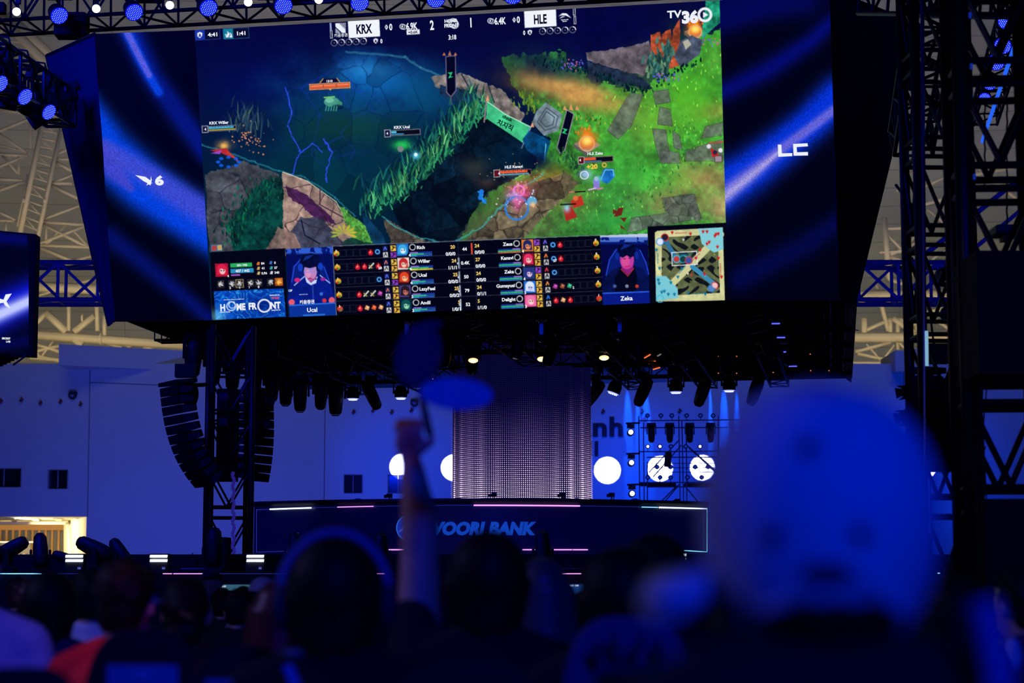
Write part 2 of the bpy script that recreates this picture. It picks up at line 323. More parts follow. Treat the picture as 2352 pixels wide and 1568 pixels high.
poly([(1119, 233), (1160, 262), (1218, 291), (1201, 328), (1160, 300), (1117, 272)], (64, 190, 130), 1, tex=.15); line([(1119, 233), (1160, 262), (1218, 291)], 2, (190, 240, 210))
line([(1118, 228), (1112, 280)], 3, (150, 120, 130)); line([(1221, 288), (1198, 340)], 3, (130, 150, 200))
for x, y in ((1120, 226), (1223, 286)): poly([(x-4, y+6), (x, y-8), (x+4, y+6)], (235, 160, 110))
poly([(1254, 235), (1292, 262), (1283, 300), (1250, 312), (1222, 282), (1232, 255)], (120, 140, 150), 1, tex=.25)
for k in (.75, .5): line([(1257+(x-1257)*k, 274+(y-274)*k) for x, y in [(1254, 238), (1290, 264), (1282, 298), (1250, 308), (1226, 282), (1254, 238)]], 2, (60, 74, 90))
poly([(1215, 300), (1250, 315), (1265, 325), (1250, 372), (1210, 345), (1200, 320)], (8, 70, 120), .95, tex=.4); line([(1250, 372), (1254, 330)], 2, (90, 210, 240))
glow(1235, 370, 34, 22, (3, 14, 50), .9)
def fire(x, y, s):
    poly([(x-30*s, y+8*s), (x, y-6*s), (x+32*s, y+10*s), (x+2*s, y+30*s)], (150, 140, 130), 1, tex=.2); poly([(x-30*s, y+8*s), (x+2*s, y+30*s), (x+2*s, y+38*s), (x-30*s, y+16*s)], (90, 88, 90))
    disc(x, y+8*s, 19*s, (200, 120, 80), 1, 13*s); glow(x, y-2*s, 20*s, 18*s, (255, 120, 20), 1, nz=1.2); glow(x, y-12*s, 18*s, 16*s, (250, 90, 20), .7, nz=2.2); glow(x, y-6*s, 15*s, 15*s, (255, 150, 30), .9, nz=1.4); glow(x, y+1*s, 13*s, 11*s, (255, 228, 110), 1, p=3, nz=.5); ring(x, y+8*s, 17*s, 3, (230, 170, 120), .8)
    for i in range(14): a_ = random.uniform(-2.6, -.5); r__ = random.uniform(16, 34)*s; poly([(x+r__*math.cos(a_)-2.5, y+r__*math.sin(a_)+2), (x+r__*math.cos(a_), y+r__*math.sin(a_)-5), (x+r__*math.cos(a_)+2.5, y+r__*math.sin(a_)+2)], (250, random.randint(90, 170), 30), .85)
fire(1348, 322, 1.); fire(1597, 66, .85)
poly([(1345, 120), (1420, 112), (1492, 95), (1500, 130), (1478, 175), (1440, 165), (1350, 140)], (96, 88, 96), 1, tex=.35, wob=3); poly([(1350, 142), (1440, 168), (1478, 178), (1500, 205), (1420, 190), (1350, 165)], (30, 44, 66), 1, tex=.4, wob=3)
for q in [[(1495, 80), (1515, 72), (1525, 120), (1495, 130)], [(1520, 78), (1540, 66), (1545, 130), (1518, 140)], [(1545, 70), (1562, 42), (1560, 150), (1535, 160)]]: poly(q, (170, 74, 44), 1, tex=.4, wob=2)
poly([(1562, 95), (1590, 80), (1612, 92), (1608, 125), (1565, 155), (1548, 130)], (70, 80, 100), 1, tex=.4, wob=2); poly([(1568, 96), (1580, 90), (1588, 102), (1575, 114)], (180, 176, 160))
blades([(1490, 150), (1520, 165), (1535, 110)], 90, [(60, 110, 100), (30, 80, 80), (90, 130, 100)], (12, 26), 6, (-.4, .4), seed=17, spread=10)
poly([(1622, 0), (1655, 0), (1655, 50), (1612, 90)], (30, 150, 110), .9, tex=.5, wob=3)
blades([(1230, 145), (1340, 165), (1440, 200), (1480, 215), (1600, 140)], 160, [(4, 40, 44), (8, 56, 50), (3, 24, 40)], (5, 13), 3.5, seed=18, spread=5)
for i in range(90):
    t = random.random(); x = random.choice([1500+t*60, 1610+t*50, 1290+t*50]); y = {0: 175, 1: 95, 2: 150}[0 if x < 1565 and x > 1400 else 1 if x > 1565 else 2]+random.gauss(0, 6); disc(x, y, 1.7, random.choice([(110, 100, 230), (90, 80, 220), (220, 90, 130)]))
for q in [[(1445, 215), (1478, 215), (1450, 290), (1420, 320), (1395, 300)], [(1500, 210), (1535, 205), (1540, 235), (1505, 240)], [(1515, 245), (1540, 250), (1545, 290), (1510, 285)], [(1498, 295), (1530, 298), (1540, 375), (1515, 372), (1505, 330)], [(1545, 300), (1560, 310), (1568, 345), (1548, 340)], [(1515, 345), (1560, 350), (1562, 375), (1520, 375)], [(1575, 345), (1660, 320), (1660, 370), (1575, 370)], [(1620, 290), (1660, 280), (1660, 310), (1610, 318)], [(1520, 455), (1590, 445), (1612, 500), (1440, 535), (1450, 500), (1530, 490)], [(1560, 448), (1595, 446), (1610, 500), (1600, 512)]]:
    poly(q, (96, 104, 96), .85, tex=.3, wob=3); line(q+[q[0]], 1.2, (50, 60, 50), .6)
cells(1440, 445, 1620, 535, 22, (44, 50, 44), .8, 2, 41, [(1520, 455), (1590, 445), (1612, 500), (1440, 535), (1450, 500), (1530, 490)], .3)
blades([(1200, 225), (1230, 250)], 40, [(110, 140, 40), (80, 120, 40)], (8, 16), 4, seed=20, spread=9); blades([(1290, 350), (1340, 400)], 90, [(30, 80, 50), (60, 120, 50)], (6, 14), 3, seed=21, spread=10)
poly([(1185, 330), (1205, 330), (1195, 365)], (10, 40, 60), .4)
# figures in the field of play, as plain blurs of colour
glow(513, 335, 16, 13, (255, 190, 90), 1, nz=1.4); poly([(482, 345), (520, 340), (540, 365), (505, 350)], (180, 40, 40)); poly([(484, 352), (510, 344), (505, 354)], (150, 70, 190)); line([(522, 350), (540, 362), (546, 370)], 4, (190, 60, 40))
for k in range(8): a_ = k*PI/4; disc(525+24*math.cos(a_), 372+11*math.sin(a_), 5, (20, 90, 230), .9, 3.5)
for i in range(55): x, y = random.gauss(570, 18), random.gauss(322, 14); disc(x, y, random.uniform(.8, 2), (240, 150, 90), .9)
disc(762, 234, 18, (70, 150, 130), 1, 11); disc(757, 230, 10, (110, 190, 160), 1, 6); disc(780, 238, 6, (60, 140, 110)); line([(745, 224), (768, 222)], 3, (120, 200, 90)); disc(775, 246, 14, (2, 20, 50), .6, 6)
for k in range(5): line([(750+6*k, 244), (748+6*k, 254)], 2.5, (60, 150, 130))
glow(925, 333, 22, 12, (40, 220, 90), .85, nz=1); disc(920, 342, 7, (120, 130, 130)); glow(955, 357, 9, 9, (90, 200, 255), 1); disc(955, 355, 4, (230, 250, 255))
glow(1190, 440, 32, 26, (240, 60, 110), .85, nz=1.2); ring(1192, 438, 12, 4, (250, 120, 220)); glow(1182, 452, 20, 16, (160, 180, 255), .8, nz=.8); ring(1187, 478, 26, 5, (40, 130, 235), .8); disc(1222, 462, 11, (90, 170, 220)); glow(1224, 470, 7, 7, (255, 190, 120), 1); glow(1188, 466, 10, 22, (250, 100, 170), .7)
for k in range(7): a_ = k*.9; poly([(1190, 446), (1190+30*math.cos(a_), 440+26*math.sin(a_)), (1190+26*math.cos(a_+.35), 444+24*math.sin(a_+.35))], (255, 90+k*14, 150), .45)
for i in range(40): disc(random.gauss(1192, 22), random.gauss(452, 20), random.uniform(.8, 2.2), random.choice([(255, 200, 230), (200, 220, 255), (255, 120, 160)]), .9)
for k in range(4): disc(1106+2*k*math.cos(k*2), 440+7*k, 5.5, (30, 120, 220)); line([(1108, 446+4*k), (1098+k*6, 440+9*k)], 3, (40, 140, 235))
glow(1345, 400, 14, 11, (160, 190, 255), .95); ring(1342, 402, 9, 2, (230, 235, 255)); poly([(1362, 412), (1378, 414), (1376, 432), (1364, 436)], (140, 120, 215)); disc(1370, 410, 5, (230, 190, 210)); poly([(1378, 408), (1388, 386), (1410, 388), (1412, 405), (1396, 422), (1384, 418)], (20, 100, 200), .9, tex=.3); line([(1380, 412), (1390, 390), (1408, 390), (1410, 404)], 2, (120, 210, 250)); line([(1368, 432), (1352, 436)], 3, (220, 190, 220)); line([(1372, 434), (1384, 432)], 3, (220, 120, 170)); glow(1375, 410, 12, 8, (90, 190, 220), .7)
poly([(1310, 462), (1335, 448), (1342, 470), (1318, 478)], (190, 50, 30)); disc(1322, 455, 6, (220, 110, 60)); poly([(1294, 480), (1312, 472), (1326, 498), (1300, 508)], (170, 40, 30)); glow(1302, 478, 8, 10, (150, 220, 255), .9)
for q in [[(1408, 480), (1424, 488), (1408, 492)], [(1420, 478), (1432, 476), (1428, 494), (1410, 498)], [(1424, 500), (1440, 500), (1434, 510)], [(1424, 515), (1438, 528), (1426, 524)]]: poly(q, (110, 34, 24))
poly([(1632, 340), (1648, 348), (1650, 362), (1636, 360)], (200, 30, 30)); disc(1628, 336, 5, (220, 220, 230)); disc(1655, 345, 5, (230, 230, 240)); rect(1650, 365, 16, 14, (160, 140, 150), bd=(70, 60, 60)); disc(1642, 350, 5, (40, 40, 60))
# darken the top under the score strip
m = np.clip((190-YY)/150, 0, 1)*np.clip((1340-XX)/120, 0, 1)*.35; mixin((slice(None), slice(None)), m, (3, 4, 50))
m = np.clip((YY-YY), 0, 1)
# ---- overlays: scoreboard etc.
WHT = (236, 240, 248); GRY = (120, 126, 140)
def bar(x, y, w, h, segs, bd=(120, 120, 130), lv=None, lvc=(20, 24, 60), sub=None):
    rect(x, y, w, h, (10, 10, 20), bd=bd, bw=1.6)
    (ax, ay), _ = basis(x, y)
    for f0, f1, c, yo, hh in segs:
        u = (f0+f1)/2*w-w/2; rect(x+u, y+ay*u+yo, (f1-f0)*w, hh, c)
    if lv: rect(x-w/2-7, y-ay*w/2+0.5, 13, h+4, lvc, bd=(170, 170, 180), bw=1.5)
bar(510, 294.5, 64, 11, [(.02, .92, (70, 170, 210), -2, 5), (.02, .98, (215, 200, 40), 3, 2)], lv=1)
for k in range(8): rect(488+k*6.6, 292-k*.35, 1, 3, (10, 40, 60))
bar(931, 304, 68, 12, [(.02, .2, (80, 190, 225), -2, 5), (.02, .45, (60, 160, 200), 3, 2.5)], lv=1)
bar(1184, 396, 72, 12, [(.0, .88, (235, 90, 50), -2, 6), (.0, .93, (80, 190, 220), 3.5, 2.5)], bd=(120, 90, 96), lv=1, lvc=(90, 16, 24))
for k in range(6): rect(1160+k*9.5, 393-k*.5, 1, 3, (80, 10, 10))
bar(1375, 366, 66, 12, [(.0, .4, (235, 84, 50), -2, 6), (.0, .6, (60, 150, 190), 3.5, 2)], bd=(130, 100, 106), lv=1, lvc=(90, 16, 24))
rect(757.5, 197.5, 92, 12, (150, 80, 50), bd=(222, 140, 80), bw=2.2)
for k in (-1, 0, 1): rect(757.5+k*30, 197.5-k*1.7, 28, 7, (232, 92, 50)); rect(757.5+k*30, 195.5-k*1.7, 27, 2, (250, 150, 110))
poly([(735, 190), (742, 181), (774, 180), (780, 188)], (14, 12, 40)); line([(735, 190), (742, 181)], 2, (220, 160, 90)); line([(774, 180), (780, 188)], 2, (220, 160, 90)); poly([(754, 204), (762, 204), (759, 208)], (220, 160, 90))
rect(1645, 327, 34, 2, (220, 50, 40)); rect(1325, 440.5, 40, 3, (20, 10, 20)); rect(1313, 441, 14, 3, (200, 120, 110)); rect(1305, 469, 36, 3, (14, 10, 20))
for i in range(40): disc(random.gauss(1190, 40), random.gauss(395, 22), .9, (250, 190, 110))
# score strip
rect(1042, 82, 590, 62, (4, 5, 45), .0); poly([(757, 50), (1324, 17), (1326, 74), (1050, 106), (759, 106)], (5, 6, 50), .75)
rect(476, 79, 58, 24, (8, 10, 40), bd=(40, 60, 130)); rect(459, 80, 23, 23, (24, 50, 160)); rect(543, 76.5, 57, 24, (8, 10, 40), bd=(40, 90, 130)); rect(524, 77.5, 23, 23, (20, 120, 150))
def shield(x, y, s, hole=(20, 40, 140)):
    poly([(x-5*s, y-3.5*s), (x, y-6*s), (x+5*s, y-4*s), (x+4*s, y+2*s), (x, y+6*s), (x-4.5*s, y+2.5*s)], WHT); disc(x, y-1*s, 1.6*s, hole); poly([(x-1.5*s, y), (x+1.5*s, y), (x+2.4*s, y+3*s), (x-2.4*s, y+3*s)], hole)
shield(459, 80.5, 1.2)
for q in [[(518, 86), (523, 76), (521, 70), (528, 78), (524, 86)], [(526, 86), (530, 80), (527, 74), (532, 78), (534, 86)], [(517, 80), (520, 76), (520, 84)]]: poly(q, WHT)
rect(836, 65.5, 72, 40, (240, 244, 250)); rect(1241, 42, 73, 40, (240, 244, 250))
rect(759.5, 61, 4, 17, (150, 170, 210)); rect(761, 79, 4, 17, (10, 12, 40), bd=WHT); rect(1319, 26, 4, 17, (10, 12, 40), bd=WHT); rect(1320.5, 46, 4, 17, (10, 12, 40), bd=WHT)
# left crest: hatched square; right crest: two sweeping strokes
poly([(770, 54), (778, 53), (794, 68), (794, 76), (786, 76), (771, 62)], WHT)
for k in range(4): line([(780+k*4, 53), (794, 66-k*4)], 1.4, WHT); line([(771, 66+k*3.2), (781-k*3, 76)], 1.4, WHT)
poly([(1282, 38), (1292, 30), (1302, 31), (1313, 42), (1300, 36), (1290, 35)], WHT); poly([(1284, 43), (1292, 37), (1298, 38), (1292, 40)], WHT)
for k in range(5):
    for bx, by, sx in ((767.5, 98.5, 16.8), (1246, 72, 17.3)):
        ring(bx+k*sx, by-k*.95, 7, 1.6, GRY, .9); sl = win(bx+k*sx-8, by-k-9, bx+k*sx+9, by-k); m = ((XX[sl] > bx+k*sx) & (np.abs(np.hypot(XX[sl]-bx-k*sx, YY[sl]-by+k*.95)-7) < 1.1)).astype(float); mixin(sl, m, WHT); disc(bx+k*sx, by-k*.95, 1.3, GRY)
shield(863, 94, 1.05, (6, 8, 46)); shield(1217, 74.5, 1.05, (6, 8, 46))
def gem(x, y):
    poly([(x-4, y), (x, y-6), (x+4, y), (x, y+7)], WHT); disc(x, y, 1.5, (6, 8, 46))
gem(887.5, 62); gem(1181, 45.5)
for x, y in ((924, 61), (1126, 48)): ring(x, y, 5.5, 1.6, WHT); disc(x, y, 2, WHT); ring(x+4, y+1, 5.5, 1.3, WHT)
rect(949, 73.5, 30, 11, (232, 236, 246))
ring(1041, 53, 10, 2.2, WHT); ring(1044, 56, 9, 1.8, WHT)
ring(1619, 34, 14, 6, WHT); poly([(1615, 27), (1615, 41), (1627, 34)], WHT)
ring(1388, 379, 4.5, 2.4, (240, 180, 60))
# ---- bottom strip
poly([(484, 562), (510, 561), (511, 576), (485, 577)], (30, 120, 170)); poly([(486, 564), (497, 563), (498, 575), (487, 576)], (180, 60, 60)); poly([(499, 563), (509, 562), (510, 574), (500, 575)], (200, 160, 90))
poly([(483, 579), (655, 570), (662, 735), (487, 742)], (4, 5, 14)); poly([(764, 566), (1378, 541), (1386, 705), (773, 728)], (3, 4, 14)); poly([(1487, 520), (1670, 511), (1676, 696), (1493, 704)], (4, 5, 16))
# stats panel
def face(x, y, s, hair, skin, bg, eye=(30, 30, 60)):
    c = rect(x, y, s, s, bg); h = s/2; disc(x, y-h*.15, h*.75, hair, 1, h*.8); poly([(x-h*.8, y+h*.7), (x-h*.7, y-h*.3), (x, y-h*.9), (x+h*.7, y-h*.2), (x+h*.85, y+h*.8)], hair, .9)
    disc(x+h*.1, y+h*.1, h*.45, skin, 1, h*.55); poly([(x-h*.45, y-h*.1), (x-h*.2, y-h*.55), (x+h*.6, y-h*.4), (x+h*.45, y), (x, y-h*.25)], hair)
    for d in (-.1, .3): disc(x+h*d, y+h*.08, s*.05, eye)
face(509.5, 620, 30, (220, 30, 70), (235, 190, 190), (170, 20, 50))
rect(554, 608.5, 50, 9.5, (40, 170, 90)); rect(556, 621.5, 53, 10, (40, 140, 190)); rect(541, 631.5, 21, 3.5, (170, 90, 200))
for k, (x, y, c) in enumerate([(593, 605, (230, 120, 50)), (593.5, 616, (200, 160, 110)), (594, 627, (210, 180, 120)), (622, 603, (70, 110, 200)), (623, 615, (60, 170, 180)), (623.5, 626, (210, 210, 220))]):
    poly([(x-4, y+3), (x-1, y-4), (x+4, y-3), (x+2, y+4)], c)
for k, x in enumerate([507, 533, 550.5, 576, 594, 622, 640.5]):
    y = 652.5-(x-507)*.04; rect(x, y, 17 if k < 6 else 18, 18, (30, 30, 34) if k < 6 else (200, 100, 30), bd=(200, 170, 110) if k == 2 else None, tex=.6)
    for q in range(4): a_ = q*1.7+k; line([(x-5*math.cos(a_), y-6*math.sin(a_)), (x+2*math.cos(a_*1.9), y+3*math.sin(a_*2.3)), (x+6*math.cos(a_+.6), y+5*math.sin(a_+.6))], 2, (215, 215, 215) if k < 6 else (255, 200, 80), .9)
# event banner
bq = [(491, 669), (651, 662), (657, 727), (496, 734)]; poly(bq, (6, 60, 170))
sl = win(488, 660, 660, 736); w_ = np.abs(np.sin(NZ[sl]*34+XX[sl]*.03)); w2 = np.abs(np.sin(NW[sl]*22-YY[sl]*.05)); mk = inside(bq, XX[sl], YY[sl]).astype(float)
mixin(sl, mk*np.clip(1-w_*2.2, 0, 1)*.85, (60, 190, 250)); mixin(sl, mk*np.clip(1-w2*1.6, 0, 1)*.6, (10, 110, 235)); glow(600, 700, 40, 24, (4, 20, 110), .7); glow(500, 726, 20, 18, (120, 220, 255), .6)
ring(531, 703, 10, 2, WHT); ring(533, 700, 7.5, 1.6, WHT)
for k in range(3): ring(607, 702, 15-k*.9, 1.8, WHT)
# portrait windows
def camwin(q, y0, name):
    poly(q, (6, 22, 110)); xs = (q[0][0]+q[1][0])/2; (xa, ya) = q[0]
    sl = win(q[0][0]-2, q[1][1]-2, q[2][0]+4, q[3][1]+3); mk = inside(q, XX[sl], YY[sl]).astype(float)
    return xs, sl, mk
q = [(656, 572), (763, 566), (772, 724), (665, 730)]; xs, sl, mk = camwin(q, 572, '')
mixin(sl, mk*np.clip((586-YY[sl])/6, 0, 1)*.8*(NF[sl] > .5), (60, 110, 230)); mixin(sl, mk*np.clip((YY[sl]-582)/2, 0, 1)*.6, (3, 8, 70))
poly([(668, 650), (672, 612), (690, 594), (728, 590), (742, 612), (760, 655), (745, 670), (680, 670)], (8, 30, 120)); line([(670, 648), (676, 612), (692, 594)], 2, (40, 80, 230)); line([(744, 612), (758, 650)], 2, (40, 80, 230))
poly([(660, 690), (668, 650), (690, 634), (740, 630), (758, 648), (770, 686), (768, 698), (664, 702)], (6, 26, 130), tex=.2)
line([(676, 655), (700, 634)], 2, (190, 210, 250)); line([(735, 632), (758, 650)], 2, (190, 210, 250)); poly([(700, 634), (714, 648), (730, 634), (726, 650), (714, 655), (704, 648)], (200, 215, 250)); line([(718, 652), (720, 698)], 1.5, (60, 90, 200))
disc(683, 643, 7, (200, 40, 120), 1, 5); disc(742, 641, 6, (150, 40, 150), 1, 4); disc(670, 694, 7, (230, 90, 110), 1, 7); disc(762, 690, 7, (230, 90, 110), 1, 8)
poly([(701, 618), (728, 616), (726, 640), (714, 650), (704, 638)], (150, 70, 150)); disc(713, 622, 15, (190, 130, 190), 1, 21); disc(708, 628, 6, (225, 150, 190), .8, 9)
poly([(691, 618), (688, 600), (696, 585), (714, 581), (731, 586), (736, 602), (734, 622), (727, 622), (726, 612), (712, 616), (700, 613), (697, 622)], (4, 10, 50), tex=.4); poly([(695, 600), (702, 588), (720, 585), (712, 592)], (20, 60, 170), .7)
for d in (0, 14): rect(706+d, 621-d*.04, 12, 8, None, bd=(130, 140, 230), bw=1.5)
disc(690, 614, 6, (20, 60, 190), 1, 9); disc(736, 612, 6, (20, 60, 190), 1, 9); ring(713, 606, 24, 2.5, (20, 60, 190), .0); line([(714, 638), (708, 640), (718, 641)], 2, (170, 40, 80)); line([(734, 618), (732, 638), (724, 642)], 1.5, (4, 8, 40))
poly([(664, 700), (770, 694), (772, 724), (665, 730)], (10, 50, 150)); poly([(664, 700), (770, 694), (770, 697), (664, 703)], (40, 110, 220)); line([(698, 724), (745, 722)], 4, (40, 110, 210))
rect(697, 676, 20, 1.5, (170, 190, 240)); poly([(734, 672), (742, 671), (741, 678), (735, 679)], (60, 110, 210)); disc(745, 690, 5, (210, 50, 60))
q = [(1378, 541), (1487, 536), (1493, 698), (1385, 703)]; xs, sl, mk = camwin(q, 541, '')
mixin(sl, mk*np.clip((557-YY[sl])/3, 0, 1)*.85*(NF[sl] > .45), (90, 130, 220)); mixin(sl, mk*np.clip((546-YY[sl])/3, 0, 1), (190, 200, 230)); mixin(sl, mk*np.clip((YY[sl]-560)/2, 0, 1)*.85, (3, 6, 60))
poly([(1392, 635), (1398, 600), (1412, 575), (1440, 560), (1468, 572), (1482, 600), (1490, 640), (1470, 650), (1400, 650)], (8, 26, 110)); line([(1392, 632), (1400, 596), (1416, 572)], 2, (40, 80, 230)); line([(1470, 574), (1484, 604), (1490, 630)], 2, (40, 80, 230))
poly([(1385, 676), (1388, 640), (1404, 622), (1425, 612), (1458, 610), (1478, 618), (1490, 640), (1491, 670)], (6, 16, 70), tex=.3); poly([(1412, 640), (1425, 612), (1458, 610), (1464, 640), (1460, 672), (1412, 674)], (3, 6, 26))
poly([(1426, 600), (1456, 600), (1454, 618), (1442, 632), (1428, 618)], (140, 30, 120)); disc(1440, 596, 16, (190, 60, 160), 1, 22); disc(1437, 600, 9, (225, 80, 150), .8, 13); line([(1426, 618), (1442, 634), (1456, 616)], 1.6, (190, 50, 40))
poly([(1420, 598), (1416, 582), (1422, 564), (1440, 557), (1458, 564), (1463, 582), (1459, 600), (1455, 588), (1448, 592), (1440, 586), (1430, 592), (1424, 588)], (3, 8, 46), tex=.4); poly([(1424, 574), (1434, 560), (1452, 562), (1440, 568)], (16, 50, 150), .8)
disc(1418, 588, 5, (14, 40, 150), 1, 9); disc(1462, 586, 5, (14, 40, 150), 1, 9); line([(1436, 612), (1447, 611)], 2.2, (200, 30, 60)); line([(1432, 594), (1437, 594)], 1.5, (30, 10, 50)); line([(1444, 593), (1449, 593)], 1.5, (30, 10, 50))
for x, c in ((1412, (70, 90, 160)), (1417, (150, 40, 60)), (1463, (190, 60, 40)), (1440, (130, 130, 160))): disc(x, 657, 4 if x != 1417 else .1, c)
poly([(1384, 672), (1491, 668), (1493, 698), (1385, 703)], (8, 26, 130)); poly([(1384, 672), (1491, 668), (1491, 671), (1384, 675)], (40, 90, 220))
# table rows
FACES_L = [((60, 170, 230), (220, 240, 250), (30, 110, 200)), ((190, 40, 40), (250, 200, 180), (230, 210, 210)), ((220, 70, 30), (250, 190, 140), (110, 20, 20)), ((40, 24, 30), (190, 110, 90), (70, 60, 120)), ((20, 80, 80), (150, 220, 180), (6, 40, 60))]
FACES_R = [((30, 40, 100), (230, 140, 90), (220, 120, 40)), ((230, 50, 100), (240, 190, 180), (130, 20, 40)), ((40, 50, 130), (220, 190, 220), (30, 60, 120)), ((220, 230, 250), (190, 200, 240), (40, 110, 220)), ((240, 120, 170), (250, 210, 200), (230, 90, 150))]
ITEM = {'r': (200, 30, 40), 'b': (40, 110, 220), 's': (170, 180, 180), 'v': (170, 60, 160), 't': (220, 160, 110), 'o': (230, 90, 40), 'g': (40, 170, 120), 'n': (150, 80, 50), 'e': None}
LI = ['eeeerb', 'eerrsro'[:6], 'eeeeeb', 'eerssv', 'eertot']; RI = ['breeee', 'breeee', 'beeeee', 'vngeee', 'rtreee']
def item(x, y, k):
    if k == 'e': rect(x, y, 14, 15, (4, 6, 18), bd=(34, 40, 60), bw=1)
    elif k == 'b': rect(x, y, 14, 15, (6, 20, 60)); ring(x, y, 4.5, 2.4, (90, 180, 250))
    elif k == 'r': rect(x, y, 14, 15, (50, 4, 10)); disc(x, y+2, 5.5, (215, 30, 45)); poly([(x-2, y), (x, y-7), (x+2.5, y)], (235, 90, 90)); disc(x-1, y+1, 1.6, (250, 170, 160))
    elif k == 's': rect(x, y, 14, 15, (20, 26, 30)); line([(x-5, y+5), (x+5, y-6)], 3, (220, 225, 220)); line([(x-5, y-1), (x+1, y+5)], 2.4, (200, 160, 90))
    else:
        rect(x, y, 14, 15, (24, 14, 20)); c = ITEM[k]; poly([(x-6, y+3), (x-2, y-6), (x+6, y-2), (x+3, y+6)], c); disc(x+1, y-1, 2, tuple(min(255, v+60) for v in c))
for r in range(5):
    dx, dy = 2.0*r, 31.75*r
    x = 773+dx; y = 582+dy; disc(x, y, 6.5, (225, 170, 40) if r < 4 else (215, 60, 40)); disc(x+1, y+3, 3, (60, 140, 60)); disc(x-2, y+4, 2.5, (200, 40, 30))
    for k, c in enumerate(LI[r]): item(787.5+k*15.9+dx, 581.5-k*.7+dy, c)
    for x, y, c, c2 in ((884.5, 571, (20, 30, 90), (90, 120, 240) if r != 3 and r != 1 else (230, 120, 60)), (885.5, 585, (20, 20, 24), (210, 210, 215))):
        rect(x+dx, y+dy, 11, 12, c2 if c2[0] > 200 and c2[2] > 200 else c); line([(x+dx-3, y+dy+3), (x+dx, y+dy-4), (x+dx+3, y+dy+2)], 2, (40, 40, 44) if c2[2] > 200 and c2[0] > 200 else c2)
    for x, y, c in ((903, 570, (230, 190, 70)), (904, 585.5, (140, 60, 200) if r in (0, 2) else (235, 180, 60))): rect(x+dx, y+dy, 12.5, 13, c); line([(x+dx-3, y+dy+4), (x+dx+1, y+dy-1), (x+dx-1, y+dy-4), (x+dx+4, y+dy-2)], 2.2, (40, 20, 30))
    face(924.5+dx, 573.5+dy, 27, *FACES_L[r]); disc(941+dx, 585.5+dy, 6.5, (8, 8, 16)); ring(947.5+dx, 567.5+dy, 6.5, 1.7, WHT)
    rect(966.5+dx, 579.5+dy, 52, 3, (30, 50, 170)); rect(951+dx, 580.2+dy, 18, 3, (150, 110, 220)); rect(966.5+dx, 583+dy, 52, 3.2, (30, 90, 130)); rect(958.5+dx, 583.4+dy, 30 if r != 1 else 48, 3.2, (50, 190, 110)); rect(966.5+dx, 586.6+dy, 52, 3, (40, 90, 200) if r != 1 else (220, 200, 50)); rect(949+dx, 587.3+dy, 16, 3, (40, 160, 230) if r != 1 else (240, 220, 60))
    c_ = (235, 80, 50) if r == 0 else (200, 215, 235)
    if r == 0: rect(1083.5, 571, 3.5, 26, c_)
    else: rect(1052.5+dx*.75, 572.5+dy, 3.5, 26, c_); disc(1050+dx*.75, 573+dy, 2.2, c_)
    dx = 1.8*r; line([(1052+dx, 556+dy), (1053+dx, 588+dy)], 1, (40, 46, 70))
    ring(1186.5+dx, 559+dy, 6.5, 1.7, WHT); disc(1201+dx, 576+dy, 6.5, (8, 8, 16)); face(1211.5+dx, 563.5+dy, 27, *FACES_R[r])
    for x, y, c in ((1232.5, 556.5, (150, 70, 210) if r in (0, 2) else (235, 190, 70)), (1233.5, 571.5, (230, 180, 60))): rect(x+dx, y+dy, 12.5, 13, c); line([(x+dx-3, y+dy+4), (x+dx+1, y+dy-1), (x+dx-1, y+dy-4), (x+dx+4, y+dy-2)], 2.2, (40, 20, 30))
    for x, y, c2 in ((1252, 556, [(110, 90, 240), (230, 120, 60), (230, 50, 60), (230, 140, 50), (40, 120, 230)][r]), (1253, 570, (210, 210, 215))): rect(x+dx, y+dy, 11, 12, (14, 14, 30) if y < 560 else (200, 200, 204)); line([(x+dx-3, y+dy+3), (x+dx, y+dy-4), (x+dx+3, y+dy+2)], 2.6, c2 if y < 560 else (40, 40, 44))
    rect(1170+dx, 572.5+dy, 52, 3, (30, 50, 170)); rect(1186+dx, 571.5+dy, 18, 3, (150, 110, 220)); rect(1170+dx, 576+dy, 52, 3.2, (50, 190, 110)); rect(1170+dx, 579.6+dy, 52, 3, (40, 120, 220) if r else (235, 110, 50))
    for k, c in enumerate(RI[r]): item(1270+k*16.4+dx, 562-k*.7+dy, c)
    x = 1369+dx; y = 556+dy; disc(x, y+2, 6.5, (225, 170, 40) if r < 4 else (215, 60, 40)); disc(x+1, y+5, 3, (60, 140, 60)); disc(x-2, y+5, 2.5, (200, 40, 30))
    if r: line([(765+2*r, 566.5+dy-2), (1378+1.8*r, 541+dy)], 1, (60, 66, 90))
line([(764, 565), (1378, 540)], 1.4, (110, 120, 140)); line([(764, 565), (773, 728)], 1.4, (120, 130, 150)); line([(773, 727), (1386, 704)], 1.4, (60, 66, 90)); line([(896, 560), (904, 723)], 1, (50, 56, 80)); line([(1240, 546), (1250, 712)], 1, (50, 56, 80)); line([(1088, 553), (1096, 716)], 1, (40, 46, 70))
